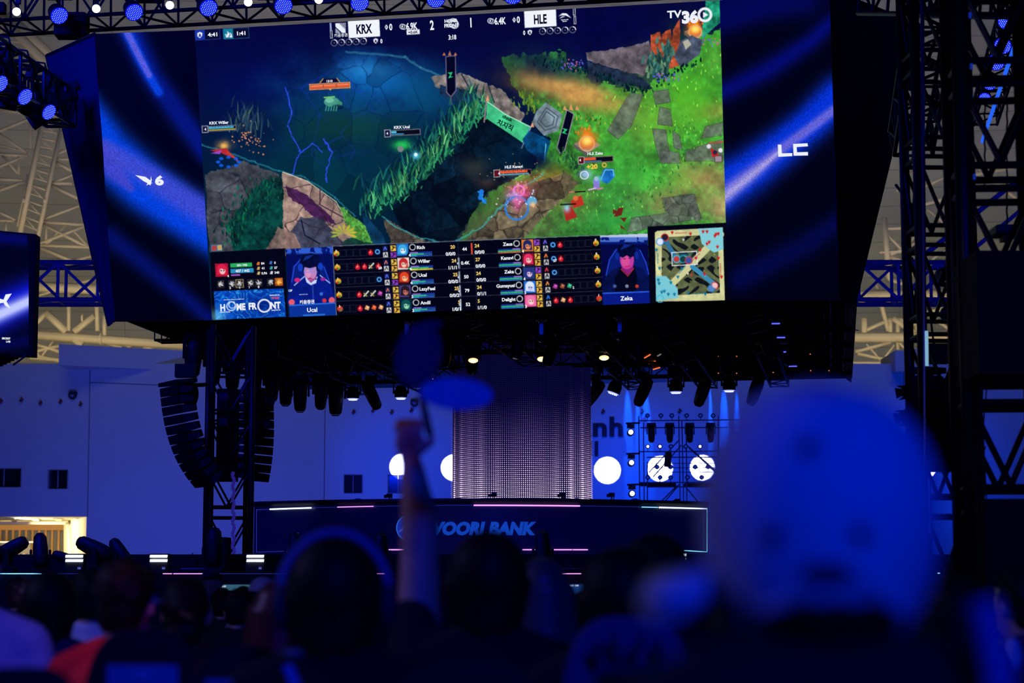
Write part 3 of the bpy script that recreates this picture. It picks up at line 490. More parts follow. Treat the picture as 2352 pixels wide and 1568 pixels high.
# minimap (a plain field plan)
mp = [(1504, 534), (1510, 530), (1660, 522), (1665, 690), (1507, 692)]; poly(mp, (205, 205, 150), tex=.1)
mm = [(1520, 545), (1648, 538), (1654, 672), (1520, 680)]; poly(mm, (92, 100, 66), tex=.2); sl = win(1518, 536, 1656, 682); mk = inside(mm, XX[sl], YY[sl]); w_ = np.sin((XX[sl]-1588)*.13+2.6*np.sin((YY[sl]-605)*.09))*np.sin((YY[sl]-605)*.15+2.2*np.sin((XX[sl]-1588)*.07)); mixin(sl, (mk & (w_ > .12)).astype(float)*.95, (14, 18, 22))
line([(1515, 680), (1585, 610), (1655, 538)], 16, (205, 205, 150)); poly([(1604, 525), (1660, 522), (1662, 572), (1640, 580), (1612, 560)], (130, 205, 215)); poly([(1506, 634), (1530, 634), (1556, 662), (1558, 684), (1507, 690)], (120, 200, 215))
line([(1528, 552), (1548, 585)], 11, (50, 110, 150)); line([(1590, 612), (1625, 640), (1645, 655)], 11, (60, 140, 180)); glow(1572, 592, 16, 9, (60, 190, 220), .9)
ring(1516, 690-4, 8, 2, (60, 190, 220))
for r_, xl, yl in ((12, 1512, 678), (20, 1512, 678), (30, 1512, 678), (12, 1655, 530), (22, 1655, 530)): ring(xl, yl, r_, 1.2, (80, 150, 165), .0)
line([(1543, 580), (1600, 577), (1602, 607), (1544, 610), (1543, 580)], 1.8, WHT)
def pin(x, y, c, s=4): poly([(x-s, y-s*.7), (x-s*.3, y-s*.3), (x, y-s*1.3), (x+s*.3, y-s*.3), (x+s, y-s*.7), (x+s*.6, y+s*.4), (x, y+s*1.4), (x-s*.6, y+s*.4)], c)
for x, y in [(1544, 533), (1586, 536), (1615, 531), (1624, 531), (1642, 541), (1650, 536), (1624, 559), (1648, 566), (1608, 573), (1650, 592), (1657, 635), (1618, 628), (1645, 537), (1629, 555), (1599, 592)]: pin(x, y, (200, 30, 34))
for x, y in [(1508, 573), (1515, 615), (1566, 616), (1557, 635), (1512, 642), (1541, 648), (1514, 650), (1520, 670), (1535, 675), (1549, 675), (1580, 672), (1620, 674), (1526, 668)]: pin(x, y, (20, 120, 150))
for k in range(7): disc(1552+k*4, 535.5-k*.2, 1.2, (200, 30, 34)); disc(1655, 606+k*4, 1.2, (200, 30, 34)); disc(1511, 584+k*3.4, 1.2, (20, 120, 150)); disc(1592+k*4, 674.5-k*.2, 1.2, (20, 120, 150)); disc(1606-k*2.6, 583+k*2.4, 1.2, (200, 30, 34)); disc(1560+k*2.4, 627-k*2.6, 1.2, (20, 120, 150))
for x, y, c, i in [(1527, 545, (210, 50, 40), (40, 30, 50)), (1516, 555, (60, 150, 230), (220, 230, 250)), (1554, 595, (60, 190, 230), (190, 60, 60)), (1569, 595, (30, 150, 190), (20, 60, 60)), (1582, 598, (210, 50, 50), (60, 80, 160)), (1641, 656, (210, 50, 60), (240, 170, 180)), (1634, 662, (30, 120, 190), (90, 130, 190))]: disc(x, y, 8, i); ring(x, y, 8, 2, c)
disc(1642, 655, 6, (240, 190, 190)); pin(1570, 550, (220, 220, 220), 3); pin(1580, 628, (230, 220, 200), 3); pin(1588, 631, (200, 50, 50), 3)
for i in range(14): disc(1530+random.random()*120, 545+random.random()*130, 1, (190, 190, 60))
# ---- panel mesh
def screen_mesh(name, quad_px, nx, ny, sampler, place, parent, m, world=True):
    u = np.linspace(0, 1, nx); v = np.linspace(0, 1, ny); U_, V_ = np.meshgrid(u, v); q = np.array(quad_px, float)
    px = (q[0, 0]*(1-U_)*(1-V_)+q[1, 0]*U_*(1-V_)+q[2, 0]*U_*V_+q[3, 0]*(1-U_)*V_); py = (q[0, 1]*(1-U_)*(1-V_)+q[1, 1]*U_*(1-V_)+q[2, 1]*U_*V_+q[3, 1]*(1-U_)*V_)
    co = place(px, py, U_, V_).reshape(-1, 3); off = ORG[parent.name]; co = co-np.array(off)
    idx = np.arange(nx*ny).reshape(ny, nx); fa = np.stack([idx[:-1, :-1], idx[1:, :-1], idx[1:, 1:], idx[:-1, 1:]], -1).reshape(-1, 4)
    me = bpy.data.meshes.new(name); me.vertices.add(nx*ny); me.vertices.foreach_set('co', co.ravel().astype(np.float32)); nf = len(fa)
    me.loops.add(nf*4); me.loops.foreach_set('vertex_index', fa.ravel().astype(np.int32)); me.polygons.add(nf); me.polygons.foreach_set('loop_start', (np.arange(nf)*4).astype(np.int32))
    try: me.polygons.foreach_set('loop_total', np.full(nf, 4, np.int32))
    except Exception: pass
    me.update(calc_edges=True); at = me.color_attributes.new('shown', 'FLOAT_COLOR', 'POINT'); c = s2l(np.clip(sampler(px, py, U_, V_), 0, 255)).reshape(-1, 3)
    at.data.foreach_set('color', np.concatenate([c, np.ones((len(c), 1))], 1).ravel().astype(np.float32))
    o = bpy.data.objects.new(name, me); COL.objects.link(o); me.materials.append(m); o.parent = parent; return o
def plane_place(px, py, U_, V_):
    X = (px-1176)/FPX; Z = (784-py)/FPX; d = np.stack([X, _F.y+Z*_U.y, _F.z+Z*_U.z], -1); n = np.array(_N); t = ((np.array(_cen)-np.array(CAM)) @ n)/(d @ n); return np.array(CAM)+d*t[..., None]
def cv_sample(px, py, U_, V_):
    x = np.clip(px-X0, 0, CW-1.01); y = np.clip(py-Y0, 0, CH-1.01); i = x.astype(int); j = y.astype(int); a = (x-i)[..., None]; b = (y-j)[..., None]
    return cv[j, i]*(1-a)*(1-b)+cv[j, i+1]*a*(1-b)+cv[j+1, i]*(1-a)*b+cv[j+1, i+1]*a*b
MSCR = vmat('led_wall_picture')
scr = thing('led_screen', 'big central LED screen showing a green and teal game scene above a black statistics table', 'screen', S(1080, 712))
screen_mesh('display_panel', [TLc, TRc, BRc, BLc], 1040, 592, cv_sample, plane_place, scr, MSCR)
TB = _N*-.25
MB().slab([S(*TLc, -.02), S(*BLc, -.02), S(*BRc, -.02), S(*TRc, -.02)], TB).build('cabinet_back', BLK2, scr, world=True)
# ---- lettering on screens
_tc = {}
def glyphs(s, bold=.0):
    k = (s, bold)
    if k in _tc: return _tc[k]
    c = bpy.data.curves.new('t', 'FONT'); c.body = s; c.size = 1; c.resolution_u = 3; c.offset = bold; c.align_x = 'LEFT'
    o = bpy.data.objects.new('t', c); COL.objects.link(o); dg_ = bpy.context.evaluated_depsgraph_get(); me = bpy.data.meshes.new_from_object(o.evaluated_get(dg_))
    v = np.array([x.co[:2] for x in me.vertices]) if len(me.vertices) else np.zeros((0, 2)); f = [tuple(p.vertices) for p in me.polygons]
    bpy.data.objects.remove(o); bpy.data.curves.remove(c); bpy.data.meshes.remove(me); _tc[k] = (v, f); return _tc[k]
class TX:
    def __init__(s, place, basis_=None): s.v = []; s.f = []; s.c = []; s.place = place; s.basis = basis_ or basis
    def t(s, txt, x, y, h, col=WHT, al='c', bold=.03, xs=1., w=None, sk=0., rot=0.):
        v, f = glyphs(txt, bold)
        if not len(v): return s
        lo, hi = v.min(0), v.max(0); ref = glyphs('H', bold)[0]; H = ref[:, 1].max()-ref[:, 1].min(); sc = h/H; wd = (hi[0]-lo[0])*sc
        fx = xs if w is None else w/wd; u = (v[:, 0]-lo[0])*sc*fx; ww = wd*fx; u -= {'c': ww/2, 'l': 0, 'r': ww}[al]; vv = -(v[:, 1]-H/2)*sc; u = u-vv*sk
        if rot: c_, s_ = math.cos(R(rot)), math.sin(R(rot)); u, vv = u*c_+vv*s_, -u*s_+vv*c_
        (ax, ay), (bx, by) = s.basis(x, y); k = len(s.v); s.v += [s.place(x+ax*a+bx*b, y+ay*a+by*b) for a, b in zip(u, vv)]; s.f += [tuple(i+k for i in q) for q in f]; s.c += [s2l(col)]*len(u); return s
    def poly(s, pts, col=WHT):
        k = len(s.v); s.v += [s.place(x, y) for x, y in pts]; s.f.append(tuple(range(k, k+len(pts)))); s.c += [s2l(col)]*len(pts); return s
    def build(s, name, m, parent):
        off = ORG[parent.name]; me = bpy.data.meshes.new(name); me.from_pydata([tuple(Vector(v)-off) for v in s.v], [], s.f); me.update()
        at = me.color_attributes.new('shown', 'FLOAT_COLOR', 'POINT'); at.data.foreach_set('color', np.concatenate([np.array(s.c), np.ones((len(s.c), 1))], 1).ravel().astype(np.float32))
        o = bpy.data.objects.new(name, me); COL.objects.link(o); me.materials.append(m); o.parent = parent; return o
onS = lambda x, y: S(x, y, .012)
T1 = TX(onS); YEL = (235, 200, 110)
T1.t('4:41', 488, 79, 9, xs=1.15).t('1:41', 554, 76, 9, xs=1.15).t('KRX', 836.5, 65.5, 22, (10, 12, 30), xs=.62, bold=.035).t('HLE', 1241, 43, 22, (10, 12, 30), xs=.6, bold=.035)
T1.t('0', 897.5, 61.5, 15, xs=.7, bold=.03).t('6.9K', 946, 59.5, 16, xs=.62, bold=.03).t('+0.6K', 949, 73.7, 6.5, (10, 12, 30), xs=1.05).t('2', 992, 57, 22, xs=.62, bold=.03).t('1', 1081.5, 51, 22, xs=.6, bold=.03)
T1.t('6.4K', 1149, 47.5, 16, xs=.62, bold=.03).t('0', 1190.5, 44.5, 15, xs=.7, bold=.03).t('3:18', 1039, 85, 11, xs=.72, bold=.03).t('0', 876, 94, 10, xs=.7, bold=.03).t('0', 1204, 75, 10, xs=.7, bold=.03)
T1.t('HOME', 1035, 47.5, 8, xs=.95, bold=.04).t('FRONT', 1037, 58, 8.5, xs=.9, bold=.04).t('키움증권', 783, 81, 6, bold=.01).t('Hanwha Life', 1297, 45, 2.5).t('Esports', 1297, 48.5, 2.5)
T1.t('TV', 1549, 32, 17, w=33, bold=.03).t('36', 1585, 37, 29, w=38, bold=.06).t('KRX Willer', 503, 281.5, 6.8).t('KRX Ucal', 923, 291.5, 6.8).t('HLE Kanavi', 1180, 382.5, 6.6).t('HLE Zeka', 1367, 352, 6.6).t('1310', 757, 186, 5.5)
for x, y in ((471.5, 296.5), (889.5, 306), (1146, 398), (1332.5, 367.5)): T1.t('4', x, y, 6)
T1.t('+20', 1360, 382, 11, (245, 200, 70), xs=1.1, bold=.04).t('chzzk', 1166, 271, 8, (6, 30, 30), rot=-28, bold=.04).t('치지직', 1160, 287, 11, (6, 30, 30), rot=-28, bold=.03)
T1.build('game_view_lettering', MSCR, scr)
T2 = TX(onS)
NL = [('Rich', '20', '0/0/0', '44', '4'), ('Willer', '24', '1/1/1', '0.4K', '4'), ('Ucal', '25', '0/0/0', '50', '4'), ('LazyFeel', '25', '0/0/2', '79', '3'), ('Andil', '5', '1/0/1', '52', '3')]
NR = [('Zeus', '24', '0/0/0', '4', '0'), ('Kanavi', '27', '0/0/0', '4', '0'), ('Zeka', '24', '0/0/0', '4', '2'), ('Gumayusi', '24', '0/1/1', '3', '4'), ('Delight', '5', '1/1/0', '3', '1')]
for r in range(5):
    dx, dy = 2.0*r, 31.75*r; n, cs, kd, mid, lv = NL[r]
    T2.t(n, 957.5+dx, 568+dy, 8, al='l').t(cs, 1045+dx*1.5, 566.3+dy, 8, YEL, al='r').t(kd, 1046+dx*1.5, 582+dy, 8, al='r').t(mid, 1067+dx, 571.5+dy, 7.8).t(lv, 941+dx, 585.5+dy, 7).t(['3', '1', '1', '1', '2'][r], 772+dx, 576+dy, 5)
    dx = 1.8*r; n, cs, kd, lv, q = NR[r]
    T2.t(n, 1177+dx, 559.5+dy, 8, al='r').t(cs, 1090+dx, 564+dy, 8, YEL, al='l').t(kd, 1090.5+dx, 579+dy, 8, al='l').t(lv, 1201+dx, 576.5+dy, 7).t(q, 1368+dx, 550.5+dy, 5.5)
T2.t('28', 873, 615, 6).t('27', 1275, 598, 6).t('2', 1317, 660, 5.5).t('Ucal', 717, 711, 10, bold=.025).t('Zeka', 1439, 684.5, 10, bold=.025)
T2.t('407 / 442', 557, 621.5, 6.2).t('835 / 958', 556, 608.5, 4.5)
for s_, x, y in (('84', 603.5, 604.5), ('41', 604, 615.5), ('0.96', 607, 627), ('0', 631.5, 603), ('37', 633.5, 614.5), ('340', 636, 625.5), ('4', 524, 633.5), ('2', 528.5, 660.5), ('1', 550.5, 660), ('1', 572.5, 659), ('0', 594, 658.5)): T2.t(s_, x, y, 5.5)
T2.t('H', 511.5, 705.5, 16, xs=.8, bold=.04).t('ME', 553.5, 703.5, 16, xs=.78, bold=.045).t('FR', 580.5, 702, 16, xs=.8, bold=.045).t('NT', 633, 700, 16, xs=.82, bold=.045)
T2.t('PRESENTED BY', 631, 677.5, 2.6).t('TV360', 632, 684, 5, (235, 70, 110), bold=.03).t('Beyond Limits', 517, 716, 3).t('Ready Set Go', 634, 711.5, 2.8).t('PRESENTED BY LEGENDS OF THE HOME FRONT', 537, 687.5, 1.6).t('키움증권', 705, 693, 7, WHT).t('OP', 667, 667, 5)
T2.build('statistics_lettering', MSCR, scr)
# ---- angled wing panels with sweeping blue light
ztop, zbot = S(*TLc).z, S(*BLc).z; ztr, zbr = S(*TRc).z, S(*BRc).z
def wing(quad, cor):
    c = np.array([list(p) for p in cor])
    def place(px, py, U_, V_): return (c[0]*((1-U_)*(1-V_))[..., None]+c[1]*(U_*(1-V_))[..., None]+c[2]*(U_*V_)[..., None]+c[3]*((1-U_)*V_)[..., None])
    return place
def hashn(px, py, s=3., seed=0):
    return ((np.sin(np.floor(px/s)*12.9898+np.floor(py/s)*78.233+seed)*43758.5453) % 1)
def streak(px, py, pts, w, ws=None):      # distance band around a polyline in picture pixels -> 0..1
    best = np.full(px.shape, 1e9)
    for i, ((xa, ya), (xb, yb)) in enumerate(zip(pts, pts[1:])):
        L = (xb-xa)**2+(yb-ya)**2; t = np.clip(((px-xa)*(xb-xa)+(py-ya)*(yb-ya))/L, 0, 1); w_ = w[i]*(1-t)+w[i+1]*t; best = np.minimum(best, np.hypot(px-xa-t*(xb-xa), py-ya-t*(yb-ya))/w_)
    return best
def left_wing(px, py, U_, V_):
    c = np.zeros(px.shape+(3,)); c[:] = (1, 1, 17); n = hashn(px, py, 2.4)*.12
    def put(m, col): c[:] = c*(1-m[..., None])+np.array(col, float)*m[..., None]
    d = streak(px, py, [(296, 60), (350, 175), (412, 262), (475, 350)], [34, 30, 30, 28]); put(np.clip(1.1*np.exp(-d**2.4*1.2), 0, 1)*.72, (6, 30, 180)); 
    d = streak(px, py, [(292, 70), (318, 125), (342, 172), (365, 210)], [16, 15, 13, 12]); put(np.clip(1.4*np.exp(-d**2*1.6), 0, 1), (10, 70, 245)); d = streak(px, py, [(292, 74), (318, 125), (343, 172)], [8, 8, 7]); put(np.exp(-d**4), (96, 100, 245))
    d = streak(px, py, [(190, 250), (245, 345), (330, 425), (410, 480), (520, 550)], [50, 66, 66, 62, 60]); put(np.clip(1.2*np.exp(-d**3.2*1.3)*(1-n), 0, 1), (4, 72, 248))
    d = streak(px, py, [(240, 330), (300, 375), (370, 420), (480, 492)], [14, 26, 30, 32]); put(np.clip(.95*np.exp(-d**3)*(.85+n*2), 0, .9), (74, 84, 235)); d = streak(px, py, [(215, 330), (260, 390), (300, 430)], [16, 24, 10]); put(.6*np.exp(-d**3), (110, 80, 215))
    d = streak(px, py, [(250, 540), (350, 620), (480, 730)], [26, 24, 20]); put(.75*np.exp(-d**2)*(1-n), (6, 24, 150)); return c*(1-.25*hashn(px, py, 1.7, 4)[..., None])
def right_wing(px, py, U_, V_):
    c = np.zeros(px.shape+(3,)); c[:] = (2, 2, 22); n = hashn(px, py, 2.4)*.12
    def put(m, col): c[:] = c*(1-m[..., None])+np.array(col, float)*m[..., None]
    put(np.exp(-((py-20+.3*(px-1650))/55)**2)*.7, (4, 8, 112)); d = streak(px, py, [(1640, 220), (1760, 160), (1860, 95), (1930, 30)], [24, 26, 22, 20]); put(.8*np.exp(-d**2), (4, 14, 145)); d = streak(px, py, [(1640, 60), (1760, 20), (1850, 10)], [26, 26, 30]); put(.5*np.exp(-d**2), (4, 10, 120))
    d = streak(px, py, [(1640, 440), (1720, 392), (1800, 330), (1860, 280), (1925, 215)], [64, 54, 48, 46, 48]); put(np.clip(1.3*np.exp(-d**2.6*1.2)*(1-n*2), 0, 1), (6, 56, 240))
    d = streak(px, py, [(1640, 462), (1720, 400), (1800, 335), (1860, 290), (1925, 240)], [22, 18, 13, 12, 11]); put(np.clip(1.1*np.exp(-d**2.5), 0, 1), (110, 110, 245)); d = streak(px, py, [(1640, 470), (1720, 404), (1790, 345)], [12, 10, 4]); put(.8*np.exp(-d**2), (200, 190, 255))
    d = streak(px, py, [(1700, 640), (1850, 560), (1930, 500)], [30, 30, 26]); put(.55*np.exp(-d**2), (4, 14, 120)); return c*(1-.25*hashn(px, py, 1.7, 4)[..., None])
LT, LB = PZ(217, 78, ztop), PZ(262, 738, zbot)
RT, RB = PZ(1905, -22, ztr), PZ(1928, 690, zbr)
lw = thing('led_side_panel', 'tall LED side panel with blue streaks and a star emblem beside a 6', 'screen', (LB+S(*BLc))/2)
screen_mesh('display_panel', [(217, 78), TLc, BLc, (262, 738)], 190, 420, left_wing, wing(None, [LT, S(*TLc), S(*BLc), LB]), lw, MSCR)
MB().slab([LT+Vector((0, .02, 0)), LB+Vector((0, .02, 0)), S(*BLc)+Vector((0, .02, 0)), S(*TLc)+Vector((0, .02, 0))], (.03, .25, .03)).build('cabinet_back', BLK2, lw, world=True)
rw = thing('led_side_panel', 'tall LED side panel with a diagonal blue streak and the letters LC', 'screen', (RB+S(*BRc))/2)
screen_mesh('display_panel', [TRc, (1905, -22), (1928, 690), BRc], 200, 450, right_wing, wing(None, [S(*TRc), RT, RB, S(*BRc)]), rw, MSCR)
MB().slab([S(*TRc)+Vector((0, .02, 0)), S(*BRc)+Vector((0, .02, 0)), RB+Vector((0, .02, 0)), RT+Vector((0, .02, 0))], (.03, .25, .03)).build('cabinet_back', BLK2, rw, world=True)
def quad_place(A, B, C, off=.02):     # plane through three points, pushed toward the camera
    n = (B-A).cross(C-A).normalized()
    if n.dot(CAM-A) < 0: n = -n
    def f(x, y):
        d = ray(x, y); return CAM+d*((A+n*off-CAM).dot(n)/d.dot(n))
    return f
def patch_place(quad, cor, off=.02):
    q = [Vector(p) for p in quad]
    def f(x, y):
        u = v = .5
        for _ in range(12):
            p = q[0]*(1-u)*(1-v)+q[1]*u*(1-v)+q[2]*u*v+q[3]*(1-u)*v; du = (q[1]-q[0])*(1-v)+(q[2]-q[3])*v; dv = (q[3]-q[0])*(1-u)+(q[2]-q[1])*u
            e = Vector((x, y))-p; D_ = du.x*dv.y-du.y*dv.x; u += (e.x*dv.y-e.y*dv.x)/D_; v += (du.x*e.y-du.y*e.x)/D_
        w_ = cor[0]*(1-u)*(1-v)+cor[1]*u*(1-v)+cor[2]*u*v+cor[3]*(1-u)*v; return w_+(CAM-w_).normalized()*off
    return f
lp = patch_place([(217, 78), TLc, BLc, (262, 738)], [LT, S(*TLc), S(*BLc), LB]); b1 = lambda x, y: ((1, -.02), (.065, 1))
T = TX(lp, b1)
T.poly([(311, 400), (334, 404), (348, 414), (347, 421), (340, 419), (330, 414)]).poly([(347, 402), (349, 412), (343, 420), (346, 411)]).poly([(336, 416), (341, 417), (345, 411), (347, 417), (350, 418), (346, 420), (346, 424), (342, 421), (336, 424), (339, 419)])
T.t('6', 366, 411, 22, bold=.06, xs=1.35).build('emblem', MSCR, lw)
rp = patch_place([TRc, (1905, -22), (1928, 690), BRc], [S(*TRc), RT, RB, S(*BRc)]); T = TX(rp, lambda x, y: ((1, -.01), (.03, 1)))
for q in ([(1787, 328), (1795, 328), (1796, 348), (1820, 347), (1820, 354), (1788, 356)], [(1822, 326), (1855, 324), (1856, 331), (1830, 333), (1831, 345), (1856, 344), (1856, 352), (1823, 353)]): T.poly(q)
T.build('emblem', MSCR, rw)
# ---- masking fabric either side
LBk, LBb = PZ(107, 128, ztop), PZ(250, 748, zbot-.05)
fab = thing('masking_cloth', 'flat navy masking cloth beside the left end of the big screen', 'cloth', LBb)
mb = MB(); N_ = 14
for i in range(N_):
    for j in range(N_):
        def pt(u, v): return (LBk*(1-u)*(1-v)+LT*u*(1-v)+LB*u*v+LBb*(1-u)*v)+Vector((0, .03*math.sin(9*v+14*u)*v, 0))
        a, b = i/N_, (i+1)/N_; c, d = j/N_, (j+1)/N_; mb.add([pt(a, c), pt(a, d), pt(b, d), pt(b, c)], [(0, 1, 2, 3)])
o = mb.build('cloth_sheet', NAVY, fab, world=True); sm_ = o.modifiers.new('thick', 'SOLIDIFY'); sm_.thickness = .02
pieces = [LBk, LT]; MB().tube(LBk, LT, .03).tube(LBk, LBb, .03).build('edge_rail', BLK, fab, world=True)
RTk, RBk = PZ(2118, 60, ztr+.1), PZ(1962, 700, zbr)
fab = thing('masking_cloth', 'dark navy masking cloth beside the right end of the big screen', 'cloth', RBk)
mb = MB()
for i in range(N_):
    for j in range(N_):
        def pt(u, v): return (RT*(1-u)*(1-v)+RTk*u*(1-v)+RBk*u*v+RB*(1-u)*v)+Vector((0, .03*math.sin(7*v+10*u)*v, 0))
        a, b = i/N_, (i+1)/N_; c, d = j/N_, (j+1)/N_; mb.add([pt(a, c), pt(a, d), pt(b, d), pt(b, c)], [(0, 1, 2, 3)])
o = mb.build('cloth_sheet', NAVY, fab, world=True); sm_ = o.modifiers.new('thick', 'SOLIDIFY'); sm_.thickness = .02
MB().tube(RTk, RT, .03).tube(RTk, RBk, .03).build('edge_rail', BLK, fab, world=True)
# ---- small relay screen at far left
Yr = 30.
q = [P(-60, 528, Yr), P(77, 541, Yr+.6), P(70, 812, Yr+.6), P(-60, 806, Yr)]
ss = thing('led_screen', 'smaller LED screen cut off by the left edge, with a diagonal blue beam', 'screen', q[2])
def small(px, py, U_, V_):
    c = np.zeros(px.shape+(3,)); c[:] = (2, 2, 24)
    def put(m, col): c[:] = c*(1-m[..., None])+np.array(col, float)*m[..., None]
    d = streak(px, py, [(-70, 745), (85, 675)], [46, 40]); put(np.clip(1.2*np.exp(-d**2), 0, 1), (10, 20, 200)); d = streak(px, py, [(-70, 752), (85, 684)], [18, 15]); put(np.clip(1.1*np.exp(-d**2), 0, 1), (190, 200, 255)); put(.7*np.exp(-((py-545-.1*px)/16)**2), (4, 10, 120)); put(.5*np.exp(-((py-795+.2*px)/14)**2), (4, 10, 110)); return c
screen_mesh('display_panel', [(-60, 528), (77, 541), (70, 812), (-60, 806)], 90, 180, small, wing(None, q), ss, MSCR)
MB().slab([p+Vector((.0, .02, 0)) for p in (q[0]+Vector((0, 0, .03)), q[3]-Vector((0, 0, .03)), q[2]+Vector((.03, 0, -.03)), q[1]+Vector((.03, 0, .03)))], (0, .3, 0)).build('frame', BLK2, ss, world=True)
sp = quad_place(q[0], q[1], q[2]); T = TX(sp, lambda x, y: ((1, .03), (-.02, 1)))
T.poly([(-10, 683), (8, 688), (13, 676), (27, 674), (15, 692), (24, 708), (12, 702), (8, 695), (-10, 698)]).t('SECRET', 24, 777, 4.5, al='r', bold=.05).t('LAB', 24, 784, 4.5, al='r', bold=.05).build('emblem', MSCR, ss)
mb = MB()
for k in range(7): mb.tube(P(-20, 822+k*4-k*.5, Yr+.3), P(60-k*9, 815+k*4, Yr+.5), .012)
mb.tube(P(62, 815, Yr), P(30, 838, Yr), .015); mb.build('lower_bracket', STL, ss, world=True)
# ================================================================ THE SETTING
YB = 100.
ORDN = ['first', 'second', 'third', 'fourth', 'fifth', 'sixth', 'seventh', 'eighth', 'ninth', 'tenth', 'eleventh', 'twelfth', 'thirteenth', 'fourteenth', 'fifteenth', 'sixteenth']
def hole_wall(name, x0, x1, y0, y1, holes, Y, m, th=.5):   # pixel bounds at depth Y
    xs = sorted({x0, x1, *[h[0] for h in holes], *[h[1] for h in holes]}); ys = sorted({y0, y1, *[h[2] for h in holes], *[h[3] for h in holes]}); mb = MB()
    for a, b in zip(xs, xs[1:]):
        for c, d in zip(ys, ys[1:]):
            cx, cy = (a+b)/2, (c+d)/2
            if any(h[0] < cx < h[1] and h[2] < cy < h[3] for h in holes): continue
            z1 = P(a, c, Y).z; z0 = P(a, d, Y).z; xa = P(a, 1100, Y).x; xb = P(b, 1100, Y).x; mb.box(((xa+xb)/2, Y+th/2, (z0+z1)/2), (abs(xb-xa), th, z1-z0))
    return struct(name, mb, m)
HL = [(111, 155, 1079, 1122), (-30, 48, 1076, 1118), (790, 832, 1090, 1132), (891, 955, 1090, 1132), (-60, 201, 1186, 1276)]
hole_wall('wall_back', -420, 2700, 835, 1410, HL, YB, BLUEP)
def pbox(mb, x0, x1, y0, y1, Ya, Yb):
    A = P(x0, y0, Ya); B = P(x1, y1, Ya); return mb.box(((A.x+B.x)/2, (Ya+Yb)/2, (A.z+B.z)/2), (abs(B.x-A.x), Yb-Ya, abs(A.z-B.z)))
mb = MB(); A0 = P(135, 790, YB-1.6); A1 = P(135, 840, YB-1.6)
mb.slab([P(135, 790, YB-2), P(135, 838, YB-2), P(760, 866, YB+4), P(760, 822, YB+4)], (0, 3, 0)); struct('wall_parapet_left', mb, BLUEP)
mb = MB(); pbox(mb, 2056, 2094, 805, 852, YB-1, YB+3); pbox(mb, 2095, 2700, 801, 852, YB+1, YB+4); struct('wall_parapet_right', mb, BLUEP)
GROOVE = mat('dark_wall_joint', (.16, .16, .2), .9)  # dark tone of the wall's panel seams
for k, (a, b) in enumerate([((207, 838), (201, 1186)), ((207, 878), (470, 888)), ((747, 900), (744, 1170)), ((590, 892), (745, 893)), ((2076, 850), (2076, 910))]):
    mb = MB(); mb.tube(P(*a, YB-.005), P(*b, YB-.005), .022, 4); struct('trim_%d' % (k+1), mb, GROOVE)
mb = MB(); mb.box((0, 60, -.1), (160, 140, .2)); struct('floor', mb, mat('concrete_floor', (.05, .05, .06), .7))
WF = mat('window_frame_grey', (.3, .3, .36), .5)
for k, (a, b, c, d) in enumerate(HL[:4]):
    w = thing('window_%d' % (k+1), None, None, P((a+b)/2, d, YB)); w['kind'] = 'structure'
    mb = MB(); pbox(mb, a, b, c, d, YB+.35, YB+.37); mb.build('pane', GLASS, w, world=True)
    mb = MB(); t = 1.2
    for q in ((a-t, b+t, c-t, c), (a-t, b+t, d, d+t), (a-t, a, c, d), (b, b+t, c, d)): pbox(mb, *q, YB-.04, YB+.3)
    for x in ([(a+b)/2-.5] if k != 3 else [a+(b-a)*.36, a+(b-a)*.72]): pbox(mb, x, x+1, c, d, YB+.3, YB+.34)
    mb.build('window_frame', WF, w, world=True)
    if k >= 2:
        mb = MB()
        for q in range(5): x = a+3+q*(b-a-6)/4; mb.tube(P(x, c+(d-c)*.38, YB+2.2), P(x+2, d+6, YB+2.2), M2(4.4-q % 2, YB), 6)
        mb.build('curtain', mat('pale_curtain', (.35, .36, .45), .9), w, world=True)
# lit opening at the lower left
INW = mat('interior_cream_wall', (.75, .68, .5), .8); ORW = mat('orange_timber', (.75, .42, .12), .6)
mb = MB(); mb.slab([P(201, 1186, YB+.5), P(201, 1280, YB+.5), P(146, 1280, YB+9), P(146, 1198, YB+9)], (.4, 0, 0)); struct('wall_opening_side', mb, INW)
mb = MB(); mb.slab([P(-120, 1186, YB+.5), P(201, 1186, YB+.5), P(160, 1204, YB+14), P(-120, 1204, YB+14)], (0, 0, .3)); struct('ceiling', mb, INW)
mb = MB(); mb.slab([P(-120, 1200, YB+14), P(150, 1200, YB+14), P(150, 1290, YB+14), P(-120, 1290, YB+14)], (0, .3, 0)); struct('wall_opening_back', mb, mat('interior_dim_glass', (.34, .36, .3), .3))
for k in range(13):
    x = 13+k*15-45; mb = MB(); pbox(mb, x, x+2.4, 1216, 1290, YB+13.4, YB+13.6); struct('trim_%d' % (k+10), mb, ORW)
mb = MB(); pbox(mb, -80, 148, 1205, 1217, YB+13.2, YB+13.6); struct('trim_30', mb, ORW)
mb = MB(); pbox(mb, -80, 150, 1198, 1204, YB+6, YB+6.6); struct('trim_31', mb, INW)
for k in range(4):
    x = 28+k*52; mb = MB(); mb.slab([P(x-10, 1191, YB+3), P(x+8, 1191, YB+3), P(x+12, 1199, YB+7), P(x+2, 1199, YB+7)], (0, 0, .08)); struct('trim_%d' % (40+k), mb, INW)
area('opening_interior_light', P(60, 1194, YB+7), P(60, 1260, YB+9), 8, 5, (1, .75, .38), 900)
l = area('opening_side_light', P(40, 1215, YB+4), P(180, 1235, YB+4), 2, 1.5, (1, .85, .5), 420)
t = thing('display_board', 'dark grey display board standing inside the lit opening', 'board', P(30, 1290, YB+9)); mb = MB(); pbox(mb, -40, 70, 1246, 1271, YB+9, YB+9.1); mb.build('board', mat('grey_board', (.12, .12, .13), .6), t, world=True)
